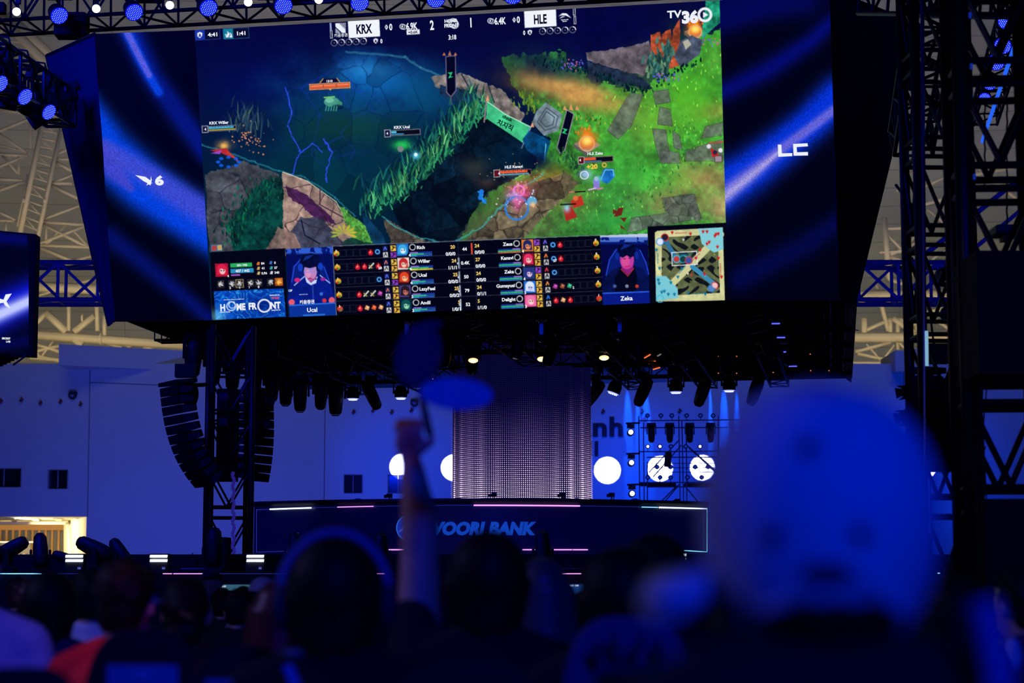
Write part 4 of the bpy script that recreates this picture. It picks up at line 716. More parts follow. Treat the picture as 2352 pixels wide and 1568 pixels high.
mb = MB(); pbox(mb, -40, 78, 1243, 1246, YB+8.9, YB+9.15); mb.build('top_rail', ALU, t, world=True)
mb = MB()
for k in range(8): mb.tube(P(-30+k*14, 1272, YB+9), P(-16+k*14, 1283, YB+9), .04).tube(P(-16+k*14, 1272, YB+9), P(-30+k*14, 1283, YB+9), .04)
mb.build('lattice_stand', ALU, t, world=True)
# sign letters on the building
sg = thing('building_sign', 'dark raised letters nh and ll on the blue wall right of the LED curtain', 'sign', P(1395, 1050, YB))
SGM = mat('dark_sign_letter', (.012, .012, .03), .7)
def letter(ch, x0, x1, y0, y1):
    v, f = glyphs(ch, .035); lo, hi = v.min(0), v.max(0); mb = MB()
    pts = [P(x0+(x1-x0)*(p[0]-lo[0])/(hi[0]-lo[0]), y1+(y0-y1)*(p[1]-lo[1])/(hi[1]-lo[1]), YB-.12) for p in v]; mb.add(pts, f)
    o = mb.build('letter', SGM, sg, world=True); s_ = o.modifiers.new('t', 'SOLIDIFY'); s_.thickness = .1
letter('n', 1362, 1394, 971, 1003); letter('h', 1400, 1431, 957, 1003); letter('l', 1352, 1360, 1013, 1048); letter('l', 1366, 1374, 1013, 1048); letter('A', 1320, 1360, 957, 1003)
# round wall lamps and little brackets on the wall
for k, (x, y, lb) in enumerate([(167, 908, 'round black bulkhead lamp high on the wall above the small left windows'), (952, 925, 'round black bulkhead lamp on the wall just left of the raised hand')]):
    t = thing('wall_lamp', lb, 'lamp', P(x, y, YB), 'round bulkhead lamps on the building')
    M = Matrix.Translation(P(x, y, YB-.02)) @ Matrix.Rotation(R(90), 4, 'X'); s = M2(9.5, YB)
    MB().lathe([(s, 0), (s, .1), (s*.85, .18), (s*.7, .18)], M, 24).build('ring', BLK, t, world=True); MB().lathe([(s*.72, 0), (s*.72, .15), (s*.3, .2)], M, 20).build('diffuser', mat('frosted_lamp', (.2, .22, .4), .5), t, world=True)
    mb = MB(); pbox(mb, x-9, x+9, y-9, y-2, YB-.22, YB-.02); mb.build('visor', BLK, t, world=True)
RUST = mat('rusty_red_bracket', (.22, .03, .03), .7)
for k, (x, y) in enumerate([(2, 921), (49, 918), (93, 925), (139, 922), (185, 928), (768, 942), (812, 946), (857, 942), (900, 946), (945, 942), (1385, 945), (1475, 945), (1561, 944)]):
    mb = MB(); mb.tube(P(x-4, y+3, YB-.1), P(x+4, y-2, YB-.1), .05); mb.tube(P(x, y-6, YB-.1), P(x, y+5, YB-.1), .04)
    tag(mb.build('wall_bracket', RUST), '%s small rusty bracket, counted from the left, along the building wall' % ORDN[k], 'bracket', 'small brackets on the wall')
# ---- dome
mb = MB(); nx, nz = 60, 40
for j in range(nz+1):
    for i in range(nx+1):
        x = -60+120*i/nx; z = 3+60*j/nz; mb.v.append((x, 131-(z/60)**2*24-(x/60)**2*8, z))
for j in range(nz):
    for i in range(nx): a = j*(nx+1)+i; mb.f.append((a, a+1, a+nx+2, a+nx+1))
DM = mat('dome_panel', (.5, .49, .42), .85, var=.05, scale=.3); nt = DM.node_tree
br = nt.nodes.new('ShaderNodeTexBrick'); tc = nt.nodes.new('ShaderNodeTexCoord'); mp_ = nt.nodes.new('ShaderNodeMapping'); mp_.inputs['Rotation'].default_value = (R(90), 0, 0)
nt.links.new(tc.outputs['Object'], mp_.inputs['Vector']); nt.links.new(mp_.outputs['Vector'], br.inputs['Vector']); br.inputs['Scale'].default_value = .1; br.inputs['Mortar Size'].default_value = .002; br.inputs['Brick Width'].default_value = 2.5; br.inputs['Row Height'].default_value = .11; br.offset = 0
br.inputs['Color1'].default_value = (.5, .49, .42, 1); br.inputs['Color2'].default_value = (.46, .45, .4, 1); br.inputs['Mortar'].default_value = (.25, .24, .2, 1); nt.links.new(br.outputs['Color'], nt.nodes['Principled BSDF'].inputs['Base Color'])
struct('ceiling_dome', mb, DM, smooth=True)
YT = 112.
def tubes(mb, L, Y, k=1.):
    for (xa, ya, xb, yb, r) in L: mb.tube(P(xa, ya, Y), P(xb, yb, Y), M2(r, Y)*k, 8)
    return mb
def dome_truss(label, base, chords, braces, Y, bolts=()):
    t = thing('dome_truss', label, 'truss', P(*base, Y), 'cream steel trusses under the dome')
    for c in chords: tubes(MB(), [c], Y).build('chord', CREAM, t, world=True, smooth=True)
    if braces: tubes(MB(), braces, Y).build('bracing', CREAM, t, world=True, smooth=True)
    for (x, y, r, ln) in bolts: MB().tube(P(x-ln, y, Y), P(x+ln, y, Y), M2(r, Y), 14).build('flange', CREAM, t, world=True)
rungs = [(78+14*0, 0, 0, 0, 0)]
rungs = []
for k in range(16):
    f_ = k/15; rungs.append((100-52*f_, 262+270*f_, 136-52*f_, 268+280*f_, 2.2))
    if k < 15 and k % 2: rungs.append((100-52*f_, 262+270*f_, 132-52*(f_+.066), 268+280*(f_+.066), 1.6))
dome_truss('tall cream ladder truss rising left of the stage behind the navy masking cloth', (60, 540), [(106, 240, 44, 545, 6.5), (142, 285, 84, 560, 5), (64, 400, 40, 520, 2)], rungs, YT, [(57, 460, 8, 3), (104, 460, 7, 3)])
dome_truss('pair of thick cream tubes at the top left behind the lamp truss', (102, 138), [(-10, 30, 104, 144, 11), (18, 34, 118, 128, 11)], [(0, 80, 30, -20, 3), (40, 90, 120, 66, 2.5), (-5, 90, 60, 100, 2.5)], YT)
Lb = [(-10, 251, 89, 263, 4), (-10, 304, 87, 265, 4), (-10, 250, 50, 223, 3), (-10, 353, 64, 358, 4), (-10, 386, 60, 357, 3.5), (5, 355, 40, 398, 3), (43, 358, 43, 400, 3), (-10, 300, 60, 350, 3), (10, 205, 88, 262, 4), (30, 235, 90, 262, 3), (70, 262, 70, 340, 3), (-10, 330, 60, 350, 2), (-10, 410, 54, 414, 4), (-10, 440, 56, 417, 4), (-10, 482, 36, 505, 4), (-10, 506, 32, 507, 3.5), (14, 508, 14, 535, 3)]
dome_truss('cream tube lattice at the far left edge, crossing the sky-grey dome', (10, 520), Lb[:2], Lb[2:], YT+.6)
Lc = [(100, 503, 182, 472, 3.5), (97, 509, 195, 516, 4), (86, 561, 192, 520, 4), (97, 514, 201, 567, 4), (92, 563, 206, 567, 4), (95, 569, 190, 610, 4.5), (140, 608, 212, 587, 3.5), (155, 515, 201, 565, 2.5), (152, 515, 106, 563, 2.5), (106, 512, 106, 560, 3), (120, 426, 178, 455, 4), (112, 420, 165, 421, 4), (130, 354, 155, 343, 3), (128, 365, 160, 366, 3), (128, 372, 165, 392, 4), (120, 420, 170, 400, 3)]
dome_truss('cream zigzag lattice between the ladder truss and the navy cloth', (100, 610), [Lc[4]], Lc[:4]+Lc[5:], YT+.4)
Ld = [(60, 640, 226, 645, 4), (72, 655, 232, 665, 13), (80, 681, 230, 636, 3), (158, 668, 158, 760, 4.5), (221, 668, 224, 760, 5), (106, 718, 152, 762, 9), (74, 752, 104, 720, 6), (170, 762, 216, 725, 8), (240, 725, 240, 770, 5)]
dome_truss('thick cream flanged pipe running behind the blue truss at left', (230, 800), [(30, 765, 470, 796, 10.5), (30, 655, 300, 668, 12)], Ld[2:]+[(160, 770, 190, 790, 10)], YT+.2, [(232, 778, 14, 2.5), (190, 730, 10, 2)])
Le = [(72, 787, 138, 808, 4), (69, 810, 138, 793, 4), (69, 822, 138, 826, 4), (126, 778, 94, 820, 2.5), (72, 793, 92, 820, 2.5), (230, 782, 280, 798, 4), (367, 788, 330, 802, 6), (250, 780, 300, 796, 3), (290, 776, 300, 797, 7), (170, 770, 240, 790, 3), (20, 800, 140, 830, 3)]
dome_truss('cream tube lattice just above the left roof line', (100, 840), [Le[2]], Le[:2]+Le[3:], YT+.8)
Rb = [(2036, 525, 2120, 521, 4), (2033, 533, 2071, 573, 3), (2111, 530, 2074, 573, 3), (2045, 585, 2120, 550, 4), (2020, 579, 2125, 575, 4), (2045, 590, 2120, 614, 4.5), (2080, 640, 2190, 560, 3), (2040, 640, 2120, 668, 4), (1985, 760, 2042, 734, 4.5), (2051, 731, 2100, 765, 7), (2065, 733, 2105, 746, 4), (2045, 731, 2045, 765, 5), (2062, 731, 2062, 803, 5), (2108, 677, 2108, 763, 7.5), (1985, 731, 1985, 768, 7), (2012, 650, 2040, 760, 5), (2218, 690, 2232, 760, 6), (2205, 560, 2205, 740, 7), (2120, 470, 2230, 440, 4), (2120, 720, 2240, 690, 4), (2130, 480, 2225, 560, 3), (2100, 440, 2225, 380, 3), (2060, 440, 2110, 375, 3), (2240, 380, 2352, 470, 4), (2240, 400, 2352, 380, 4), (2100, 700, 2200, 770, 4)]
dome_truss('cream tube lattice right of the stage, between navy cloth and black tower', (2040, 640), [(2031, 500, 2042, 640, 7), (2198, 90, 2212, 560, 9)], Rb, YT+.4)
Rc = [(1965, 808, 2046, 786, 4), (1970, 812, 2057, 831, 4), (1990, 790, 2026, 831, 2.5), (2054, 792, 2025, 831, 2.5), (1958, 834, 2055, 833, 4), (2028, 843, 2054, 836, 3.5), (2066, 787, 2080, 803, 3), (2020, 833, 2057, 815, 3)]
dome_truss('thick cream pipe and lattice above the right roof line', (2000, 780), [(1900, 776, 2420, 772, 11.5), (1900, 682, 2300, 676, 14)], Rc, YT+.2, [(2228, 774, 14, 2)])
# ---- box truss, blue wash light put into its colour
def box_truss(name, label, cat, a, b, w, h, rc, rb, n, m, up=(0, 0, 1), group=None, parent=None, zig=True, rungs=True, brm=None):
    a = Vector(a); b = Vector(b); d = (b-a).normalized(); u = Vector(up); s = d.cross(u).normalized(); u = s.cross(d).normalized()
    t = parent or thing(name, label, cat, a, group); C_ = [(-w/2, -h/2), (w/2, -h/2), (w/2, h/2), (-w/2, h/2)]
    for x, y in C_: o_ = s*x+u*y; MB().tube(a+o_, b+o_, rc, 10).build('chord', m, t, world=True, smooth=True)
    mb = MB()
    for f0, f1 in ((0, 1), (1, 2), (2, 3), (3, 0)):
        for k in range(n+1):
            p = a+(b-a)*(k/n); o0 = s*C_[f0][0]+u*C_[f0][1]; o1 = s*C_[f1][0]+u*C_[f1][1]
            if rungs: mb.tube(p+o0, p+o1, rb, 6)
            if k < n and zig:
                q = a+(b-a)*((k+1)/n)
                if k % 2: mb.tube(p+o0, q+o1, rb, 6)
                else: mb.tube(p+o1, q+o0, rb, 6)
    mb.build('bracing', brm or m, t, world=True); return t
a = P(-40, 651, 60); b = P(2330, 670, 60); b.z = a.z
bt = box_truss('roof_truss', 'long blue box truss spanning behind the whole stage at screen height', 'truss', a, b, 1.1, 1.14, M2(5.5, 60), M2(4, 60), 26, BLUES)  # the blue is wash light put into the steel's colour
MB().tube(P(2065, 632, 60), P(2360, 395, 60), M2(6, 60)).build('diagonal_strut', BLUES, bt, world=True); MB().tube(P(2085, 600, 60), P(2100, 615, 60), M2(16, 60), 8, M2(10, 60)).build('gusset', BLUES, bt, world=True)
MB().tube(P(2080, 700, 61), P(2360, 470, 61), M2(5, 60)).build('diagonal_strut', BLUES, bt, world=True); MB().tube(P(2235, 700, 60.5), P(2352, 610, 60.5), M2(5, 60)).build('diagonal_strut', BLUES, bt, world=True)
# ================================================================ STAGE ROOF
zr = 5.85
FL, FR, BRr, BLr = LBb.copy(), RBk.copy(), PZ(1952, 862, zr), PZ(690, 888, zr)
for p in (FL, FR): p.z = zr
rf = thing('stage_roof', 'black stage roof behind the hanging screens, seen from below', 'stage roof', (FL+BRr)/2)
MB().slab([FL+Vector((0, .4, .25)), FR+Vector((0, .4, .25)), BRr+Vector((0, 0, .25)), BLr+Vector((0, 0, .25))], (0, 0, .3)).build('deck', FABN, rf, world=True)
for a, b in ((FL, BLr), (BLr, BRr), (BRr, FR)): MB().slab([a-Vector((0, 0, .06)), b-Vector((0, 0, .06)), b+Vector((0, 0, .5)), a+Vector((0, 0, .5))], (.06, .06, 0)).build('fascia', BLK, rf, world=True)
def rib(f0): return FL.lerp(FR, f0), BLr.lerp(BRr, f0)
for k in range(1, 8):
    a, b = rib(k/8); box_truss(None, None, None, a+Vector((0, .5, -.05)), b+Vector((0, -.3, -.05)), .4, .4, .025, .013, 16, STL, parent=rf)
for k in range(1, 5):
    f_ = k/5; a = FL.lerp(BLr, f_); b = FR.lerp(BRr, f_); box_truss(None, None, None, a+Vector((0, 0, .0)), b, .4, .4, .025, .013, 24, STL, parent=rf)
# bright edge tubes at the right end of the roof
for k, (x0, y0, x1, y1) in enumerate([(1908, 683, 1909, 842), (1946, 684, 1938, 850)]):
    mb = MB(); a = P(x0, y0, 33); b = P(x1, y1, 43); 
    mb.tube(a, b, .022, 8); mb.tube(a+Vector((-.12, 0, .1)), b+Vector((-.12, 0, .1)), .014); mb.tube(a.lerp(b, .35), a.lerp(b, .35)+Vector((.3, .4, 0)), .01)
    tag(mb.build('cable_rail', ALU), ['bright metal rail under the roof, left one of the pair near its right end', 'bright metal rail along the right end edge of the roof'][k], 'rail')
mb = MB(); mb.slab([P(1948, 684, 32.6), P(1962, 690, 32.4), P(1953, 858, 43.8), P(1941, 850, 43.6)], (.02, 0, -.2)); tag(mb.build('masking_cloth', mat('grey_banner_edge', (.2, .19, .2), .7)), 'thin grey cloth edge hanging at the right end of the stage roof', 'cloth')
# ---------------- moving lights
def make_head(profile, label, lens_m, lit=False):
    t = thing('moving_head_lamp', label, 'stage light', (0, 0, 0))
    MB().box((0, 0, -.06), (.34, .26, .12)).build('base', BLK, t, bev=.015)
    mb = MB()
    for s in (-1, 1): mb.box((s*.17, 0, -.27), (.035, .1, .34)); mb.tube((s*.15, 0, -.4), (s*.19, 0, -.4), .05, 12)
    mb.box((0, 0, -.13), (.37, .12, .05)).build('yoke', BLK if profile != 'alu' else ALU, t, bev=.008)
    M = Matrix.Translation((0, 0, -.4))
    if profile == 'spot': pr = [(.06, .3), (.12, .26), (.14, .1), (.135, -.1), (.115, -.3), (.085, -.34)]; lz = -.345; lr = .08
    else: pr = [(.07, .14), (.12, .1), (.15, 0), (.15, -.1), (.14, -.14)]; lz = -.145; lr = .13
    h = MB().lathe(pr, M, 20).build('head', BLK, t, smooth=True)
    MB().lathe([(lr, lz), (lr, lz-.01), (lr*.6, lz-.025)], M, 20).build('lens', lens_m, h)
    if lit:
        mb = MB()
        for rr, n in ((0, 1), (.045, 6), (.09, 12)):
            for i in range(n): a_ = 2*PI*i/n; mb.lathe([(.014, lz-.03), (.01, lz-.034)], M @ Matrix.Translation((rr*math.cos(a_), rr*math.sin(a_), 0)), 6)
        mb.build('led_array', lit, h)
    return t
def tilt_head(t, ang, pan=0):      # tilts the head about its pivot in the yoke
    for c in t.children:
        if c.name.startswith('head'):
            M = Matrix.Translation((0, 0, -.4)) @ Matrix.Rotation(R(ang), 4, 'X') @ Matrix.Translation((0, 0, .4)); c.matrix_local = M
    t.rotation_euler[2] = R(pan)
DKL = mat('dark_lens', (.01, .01, .03), .05); LNS = mat('cool_led_lens', (.1, .1, .4), .2, emit=(.25, .3, 1), es=1.6)
hp_spot = make_head('spot', 'x', DKL); hp_wash = make_head('wash', 'x', LNS, EWB); hp_alu = make_head('alu', 'x', LNS, EWB)
hp_yoke = make_head('alu', 'x', DKL); hp_warm = make_head('wash', 'x', EWARM, EWARMD)
used_ = set()
def put_head(proto, px, py, Y, sc=1., tl=0, pan=0, label='', group=None, flip=False, loc=None):
    p = loc or P(px, py, Y)
    t = proto if proto.name not in used_ else dup(proto); used_.add(proto.name)
    t.location = p; t.scale = (sc,)*3; t['label'] = label; t.rotation_euler = (PI if flip else 0, 0, 0)
    if group: t['group'] = group
    tilt_head(t, tl, pan); return t
G1 = 'moving lights hanging from the rear edge of the stage roof'
rear = [(hp_spot, 690, 860, 38, .95, 6, 0), (hp_spot, 738, 858, 40, .95, 8, 20), (hp_spot, 772, 860, 44, 1.2, 5, 10), (hp_wash, 811, 862, 44, .95, 0, 0), (hp_spot, 853, 864, 44, 1.0, -26, 90), (hp_wash, 921, 860, 44, .95, 0, 0), (hp_spot, 1365, 860, 44, 1., 35, 90),
        (hp_wash, 1413, 846, 43.5, 1., 20, 90), (hp_spot, 1478, 855, 43.5, 1., 24, 90), (hp_alu, 1552, 843, 43.5, 1., 0, 0), (hp_spot, 1614, 855, 43.5, 1., 20, 90), (hp_wash, 1674, 842, 43.2, .95, 0, 0), (hp_spot, 1735, 852, 43, 1., 20, 90)]
DSC = ['black profile light pointing down', 'black profile light pointing down', 'long black profile light pointing down', 'wash light with a lit violet-white face', 'black profile light tilted to the right', 'wash light with a lit violet-white face', 'black profile light tilted sideways', 'wash light with one glowing spot', 'black profile light tilted left', 'wash light in a shiny bare yoke', 'black profile light tilted left', 'wash light with a lit violet-white face', 'black profile light mostly behind the cap']
for k, (pr, x, y, Y, sc, tl, pn) in enumerate(rear): put_head(pr, x, y, Y, sc, tl, pn, '%s hanging light from the left, roof\'s rear row: %s' % (ORDN[k], DSC[k]), G1)
G2 = 'dark lights hanging along the left edge of the stage roof'
for k, (x, y, Y) in enumerate([(446, 765, 34), (492, 786, 35), (536, 800, 36), (586, 816, 37), (626, 834, 38.5), (658, 846, 40)]):
    put_head(hp_spot, x, y, Y, 1., 5, 30, '%s dark hanging light from the left along the roof\'s sloping left edge' % ORDN[k], G2)
G3 = 'warm lamps glowing under the stage roof'
for k, (x, y) in enumerate([(950, 786), (1087, 785), (1245, 782), (1387, 779)]): put_head(hp_warm, x, y-3, 38, .72, -22, 0, '%s of the four warm glowing lamps under the roof from the left' % ORDN[k], G3)
# dim unlit heads and yokes further in
G4 = 'unlit moving lights deep under the stage roof'
rn = random.Random(3)
for k in range(14):
    x = 640+k*92+rn.uniform(-20, 20); y = 738+(k % 3)*22; put_head(hp_spot, x, y, 35.5+(k % 3)*2, .9, rn.uniform(-35, 35), rn.uniform(0, 180), '%s unlit black light from the left, deep under the roof in front' % ORDN[k], G4)
for k, (x, y) in enumerate([(935, 728), (1243, 724), (1422, 718)]): put_head(hp_yoke, x, y, 34, .8, 40, 90, '%s bare-metal yoke light from the left, tucked under the screen edge' % ORDN[k], 'bare yoke lights under the big screen')
# slatted batten lights, orange/blue/white slits
def batten(x, y, Y, w, ang, m, lab, grp):
    t = thing('batten_light', lab, 'stage light', P(x, y, Y), grp); a = R(ang); d = Vector((math.cos(a), 0, math.sin(a)))*M2(w, Y)/2; p = P(x, y, Y)
    MB().tube(p-d*1.1+Vector((0, .06, .05)), p+d*1.1+Vector((0, .06, .05)), .05, 8).build('housing', BLK, t, world=True); MB().tube(p-d, p+d, .013, 6).build('emitter', m, t, world=True)
ESB = mat('blue_batten_emitter', (.1, .1, 1), emit=(.1, .12, 1), es=1.4); ESW = mat('dull_batten_emitter', (.3, .3, .3), emit=(.4, .38, .36), es=.5)
for k, (x, y, m, an) in enumerate([(1465, 805, EORG, 12), (1487, 818, EORG, 30), (1498, 832, EORG, 20), (1508, 846, EORG, 16), (1500, 800, ESW, 25), (1513, 816, ESW, 30)]):
    batten(x, y, 40, 17 if k < 4 else 13, an, m, '%s short %s light bar of the slanting cluster under the roof' % (ORDN[k], 'orange' if k < 4 else 'whitish'), 'slanted light bars under the roof, right of centre')
for k, (x, y) in enumerate([(1782, 743), (1788, 758), (1794, 775), (1801, 792), (1809, 808), (1818, 825), (1821, 841)]): batten(x, y, 34+k*1.3, 19, 1, ESB, '%s from the top of the seven thin blue light bars under the roof' % ORDN[k], 'thin blue light bars under the roof at right')
G5 = 'tiny orange indicator lamps under the stage roof'
for k, (x, y) in enumerate([(1858, 696), (1859, 735), (1860, 774), (1861, 813), (1862, 851), (1904, 851), (1650, 818), (1692, 818), (1650, 857), (1692, 857), (1772, 710), (1776, 855), (1902, 733), (1456, 772), (733, 818), (994, 870)]):
    o = MB().ell(P(x, y, 40), (.012, .012, .012), nu=6, nv=4).build('indicator_lamp', EORG); tag(o, '%s tiny orange indicator dot in the dark under the roof' % ORDN[k], 'indicator lamp', G5)
# ---------------- front lamp truss over the screen
a = S(150, 20, 1.2); b = S(1400, -60, 1.2)
a = P(-150, 14, 34.6); b = P(2300, -130, 32.2)
ft = box_truss('lamp_truss', 'black box truss carrying the blue and white lamps above the big screen', 'truss', a, b, .9, .95, .035, .022, 30, STL)
MB().box(P(165, 60, 34.4), (.55, .4, .4)).build('power_box', BLK2, ft, world=True)
def par(label, group, kind, p, tgt, r):
    t = thing('led_wash_lamp' if kind == 'dots' else 'spot_lamp', label, 'stage light', p, group)
    q = (Vector(tgt)-p).to_track_quat('Z', 'Y').to_matrix().to_4x4(); M = Matrix.Translation(p) @ q
    MB().lathe([(r*.5, -r*2.0), (r*.9, -r*1.4), (r*1.08, -r*.3), (r*1.08, 0)], M, 24).build('housing', BLK, t, world=True, smooth=True)
    if kind == 'dots':
        MB().lathe([(r, .002), (r, .01), (r*.5, .012)], M, 28).build('lens', EB, t, world=True); mb = MB()
        for i in range(-4, 5):
            for j in range(-4, 5):
                x = (i+.5*(j % 2))*.235*r; y = j*.205*r
                if math.hypot(x, y) < r*.88: mb.lathe([(r*.045, .016), (r*.02, .02)], M @ Matrix.Translation((x, y, 0)), 5)
        mb.build('led_array', EBD, t, world=True)
    else: MB().lathe([(r, .0), (r*.9, .015), (r*.5, .02)], M, 24).build('lens', EW, t, world=True)
    MB().tube(p+Vector((0, r*1.5, 0)), p+Vector((0, r*1.5, r*3)), .02).box(p+Vector((0, r*1.5, r*3)), (.08, .08, .08)).build('clamp', BLK, t, world=True)
    return t
for k, (x, y) in enumerate([(38, 27), (221, 20), (390, 12), (570, 5), (732, -1)]): par('%s round white lamp from the left in the row above the big screen' % ORDN[k], 'white lamps above the big screen', 'white', P(x, y, 33.4-k*.18), CAM+Vector((0, 0, .8)), M2(9.8, 33))
for k, (x, y) in enumerate([(136, 36), (308, 28), (479, 18), (651, 13), (826, 6), (1001, -2), (1178, -10)]): par('%s blue dotted wash lamp from the left in the row above the big screen' % ORDN[k], 'blue wash lamps above the big screen', 'dots', P(x, y, 33.4-k*.2), P(x, y, 33)+Vector((15-k*2.2, -20, -19)), M2(21, 33))
rn = random.Random(4)
mb = MB()
for k in range(34):
    f_ = k/34+rn.uniform(0, .02); q_ = a.lerp(b, f_); mb.box(q_+Vector((0, -.2+rn.uniform(-.2, .4), rn.uniform(-.3, .35))), (rn.uniform(.12, .5), .2, rn.uniform(.12, .4)))
mb.build('power_box', BLK2, ft, world=True)
# ---------------- left side lamp bar and right side lamp bar
a = P(-230, 10, 25); b = P(140, 250, 33)
lt = box_truss('lamp_truss', 'dark side truss with a coil of cables, sloping down at the upper left edge', 'truss', a, b, .5, .6, .03, .03, 12, STL)
mb = MB(); rn = random.Random(9)
for k in range(46):
    f_ = rn.random(); p = a.lerp(b, f_)+Vector((rn.uniform(-.3, .3), rn.uniform(-.3, .3), rn.uniform(-.32, .32))); mb.box(p, (rn.uniform(.1, .4), .2, rn.uniform(.1, .35)), Euler((0, rn.uniform(-1, 1), 0)).to_matrix())
for k in range(8): p = a.lerp(b, k/8)+Vector((0, 0, .3)); mb.path([p+Vector((0, 0, 0)), p+Vector((.1, 0, .12)), p+Vector((.25, 0, .1)), p+Vector((.3, 0, -.1))], .015)
mb.build('cable_loom', BLK2, lt, world=True)
for k, (x, y, Y) in enumerate([(0, 192, 28.5), (57, 222, 29.5), (112, 257, 31)]): par('%s blue wash lamp from the left under the dark side truss' % ORDN[k], 'blue wash lamps on the left side truss', 'dots', P(x, y, Y), P(x, y, Y)+Vector((14, -8, -10)), M2(20, 30))
# ================================================================ LED CURTAIN
cc = P(1199, 1155, 41.5); cr = M2(161, 41.5); zt_ = P(0, 780, 41.5).z; zb_ = P(0, 1156, 41.5).z
lc = thing('led_curtain', 'tall cylindrical LED mesh curtain with rows of pinkish white dots behind the desk', 'LED curtain', (cc.x, cc.y, zb_))
def cyl(t, z, dr=0.): rr = cr+dr+.03*math.sin(t*23)*math.sin(t*3+1)-.01; return Vector((cc.x+rr*math.cos(t), cc.y+rr*math.sin(t), z))
mb = MB(); n = 160
for j in range(2):
    for i in range(n): mb.v.append(cyl(2*PI*i/n, zb_ if j == 0 else zt_+.8, -.03))
mb.f += [(i, (i+1) % n, n+(i+1) % n, n+i) for i in range(n)]
mb.build('backing_mesh', mat('curtain_mesh_haze_glow', (.006, .006, .02), .8, emit=(.001, .001, .03), es=1.), lc, world=True)  # haze between the dots put in as a faint navy glow
nc, nr = 216, 84; V_ = []; F_ = []; C__ = []; dz = (zt_-zb_)/nr; hs = .0088
for i in range(nc):
    t = 2*PI*(i+.5)/nc; tan = Vector((-math.sin(t), math.cos(t), 0))*hs; wob = .5*math.sin(3*t)+.5*math.sin(7.3*t+1)
    for j in range(nr):
        z = zb_+.03+j*dz; f_ = j/nr; br_ = max(0, 1.12-1.72*f_-.12*wob)**1.7+.012
        br_ *= .85+.3*math.sin(i*12.9898+j*78.2)*.5; hot = max(0, 1-1.15*f_)
        c = np.array([.32+.75*hot**1.5, .16+.62*hot**1.6, .8+.3*hot])*br_*2.0; c = np.clip(c, .006, 3); p = cyl(t, z); k = len(V_); V_ += [p-tan-Vector((0, 0, hs)), p+tan-Vector((0, 0, hs)), p+tan+Vector((0, 0, hs)), p-tan+Vector((0, 0, hs))]; F_.append((k, k+1, k+2, k+3)); C__ += [c]*4
off = ORG[lc.name]; me = bpy.data.meshes.new('led_array'); me.from_pydata([tuple(v-off) for v in V_], [], F_); me.update()
at = me.color_attributes.new('shown', 'FLOAT_COLOR', 'POINT'); at.data.foreach_set('color', np.concatenate([np.array(C__), np.ones((len(C__), 1))], 1).ravel().astype(np.float32)); me.materials.append(MSCR)
o = bpy.data.objects.new('led_array', me); COL.objects.link(o); o.parent = lc
# ================================================================ STAGE
zd = P(0, 1318, 28).z; zs = P(0, 1273, 31.2).z
stg = thing('stage_deck', 'long black stage deck with a thin strip light along its front edge', 'stage', (0, 28, 0))
MB().box((1.5, 38, zd/2), (26, 20, zd)).build('platform', BLK2, stg, world=True)
MB().box((1.5, 36.2, (zd+zs)/2+.002), (26, 10, zs-zd)).build('riser', BLK2, stg, world=True)
SEG = {'c': (.25, .75, 1), 'p': (.95, .35, 1), 'b': (.05, .07, .5), 'w': (.8, .9, 1)}
EM = {k: mat('led_tape_'+n_, c, emit=c, es=e) for (k, c), n_, e in zip(SEG.items(), ['cyan', 'pink', 'dim_blue', 'white'], [1.6, 1.4, .35, 2.2])}
for x0, x1, c in [(-40, 14, 'c'), (14, 96, 'c'), (96, 200, 'b'), (374, 396, 'p'), (398, 474, 'p'), (474, 507, 'p'), (507, 660, 'b'), (866, 884, 'p'), (1280, 1336, 'p'), (2090, 2160, 'c'), (2196, 2214, 'w')]:
    mb = MB(); mb.tube(P(x0, 1317 if x0 < 2000 else 1316, 27.95), P(x1-1, 1317 if x0 < 2000 else 1316, 27.95), .0065 if c != 'b' else .004, 6); mb.build('strip_light', EM[c], stg, world=True)
mb = MB(); A = P(490, 1341, 27.9); mb.slab([P(484, 1342, 27.93), P(592, 1342, 27.93), P(592, 1356, 27.93), P(484, 1356, 27.93)], (0, .02, 0)); cm = mb.build('monitor_screen', mat('monitor_glow', (.1, .2, .2), emit=(.05, .16, .2), es=.6), stg, world=True)
tm = TX(lambda x, y: P(x, y, 27.9), lambda x, y: ((1, 0), (0, 1))); tm.t('4:41', 498, 1346, 4).t('1:41', 515, 1346, 4).build('monitor_lettering', MSCR, stg)
mb = MB(); mb.slab([P(1306, 1341, 27.93), P(1340, 1341, 27.93), P(1350, 1366, 27.93), P(1322, 1366, 27.93)], (0, .02, 0)); mb.build('monitor_screen', mat('monitor_glow_blue', (.1, .2, .4), emit=(.01, .07, .25), es=.6), stg, world=True)
tm = TX(lambda x, y: P(x, y, 27.9), lambda x, y: ((1, 0), (0, 1))); tm.t('4:41', 1313, 1344, 4).t('1:41', 1325, 1344, 4).build('monitor_lettering', MSCR, stg)
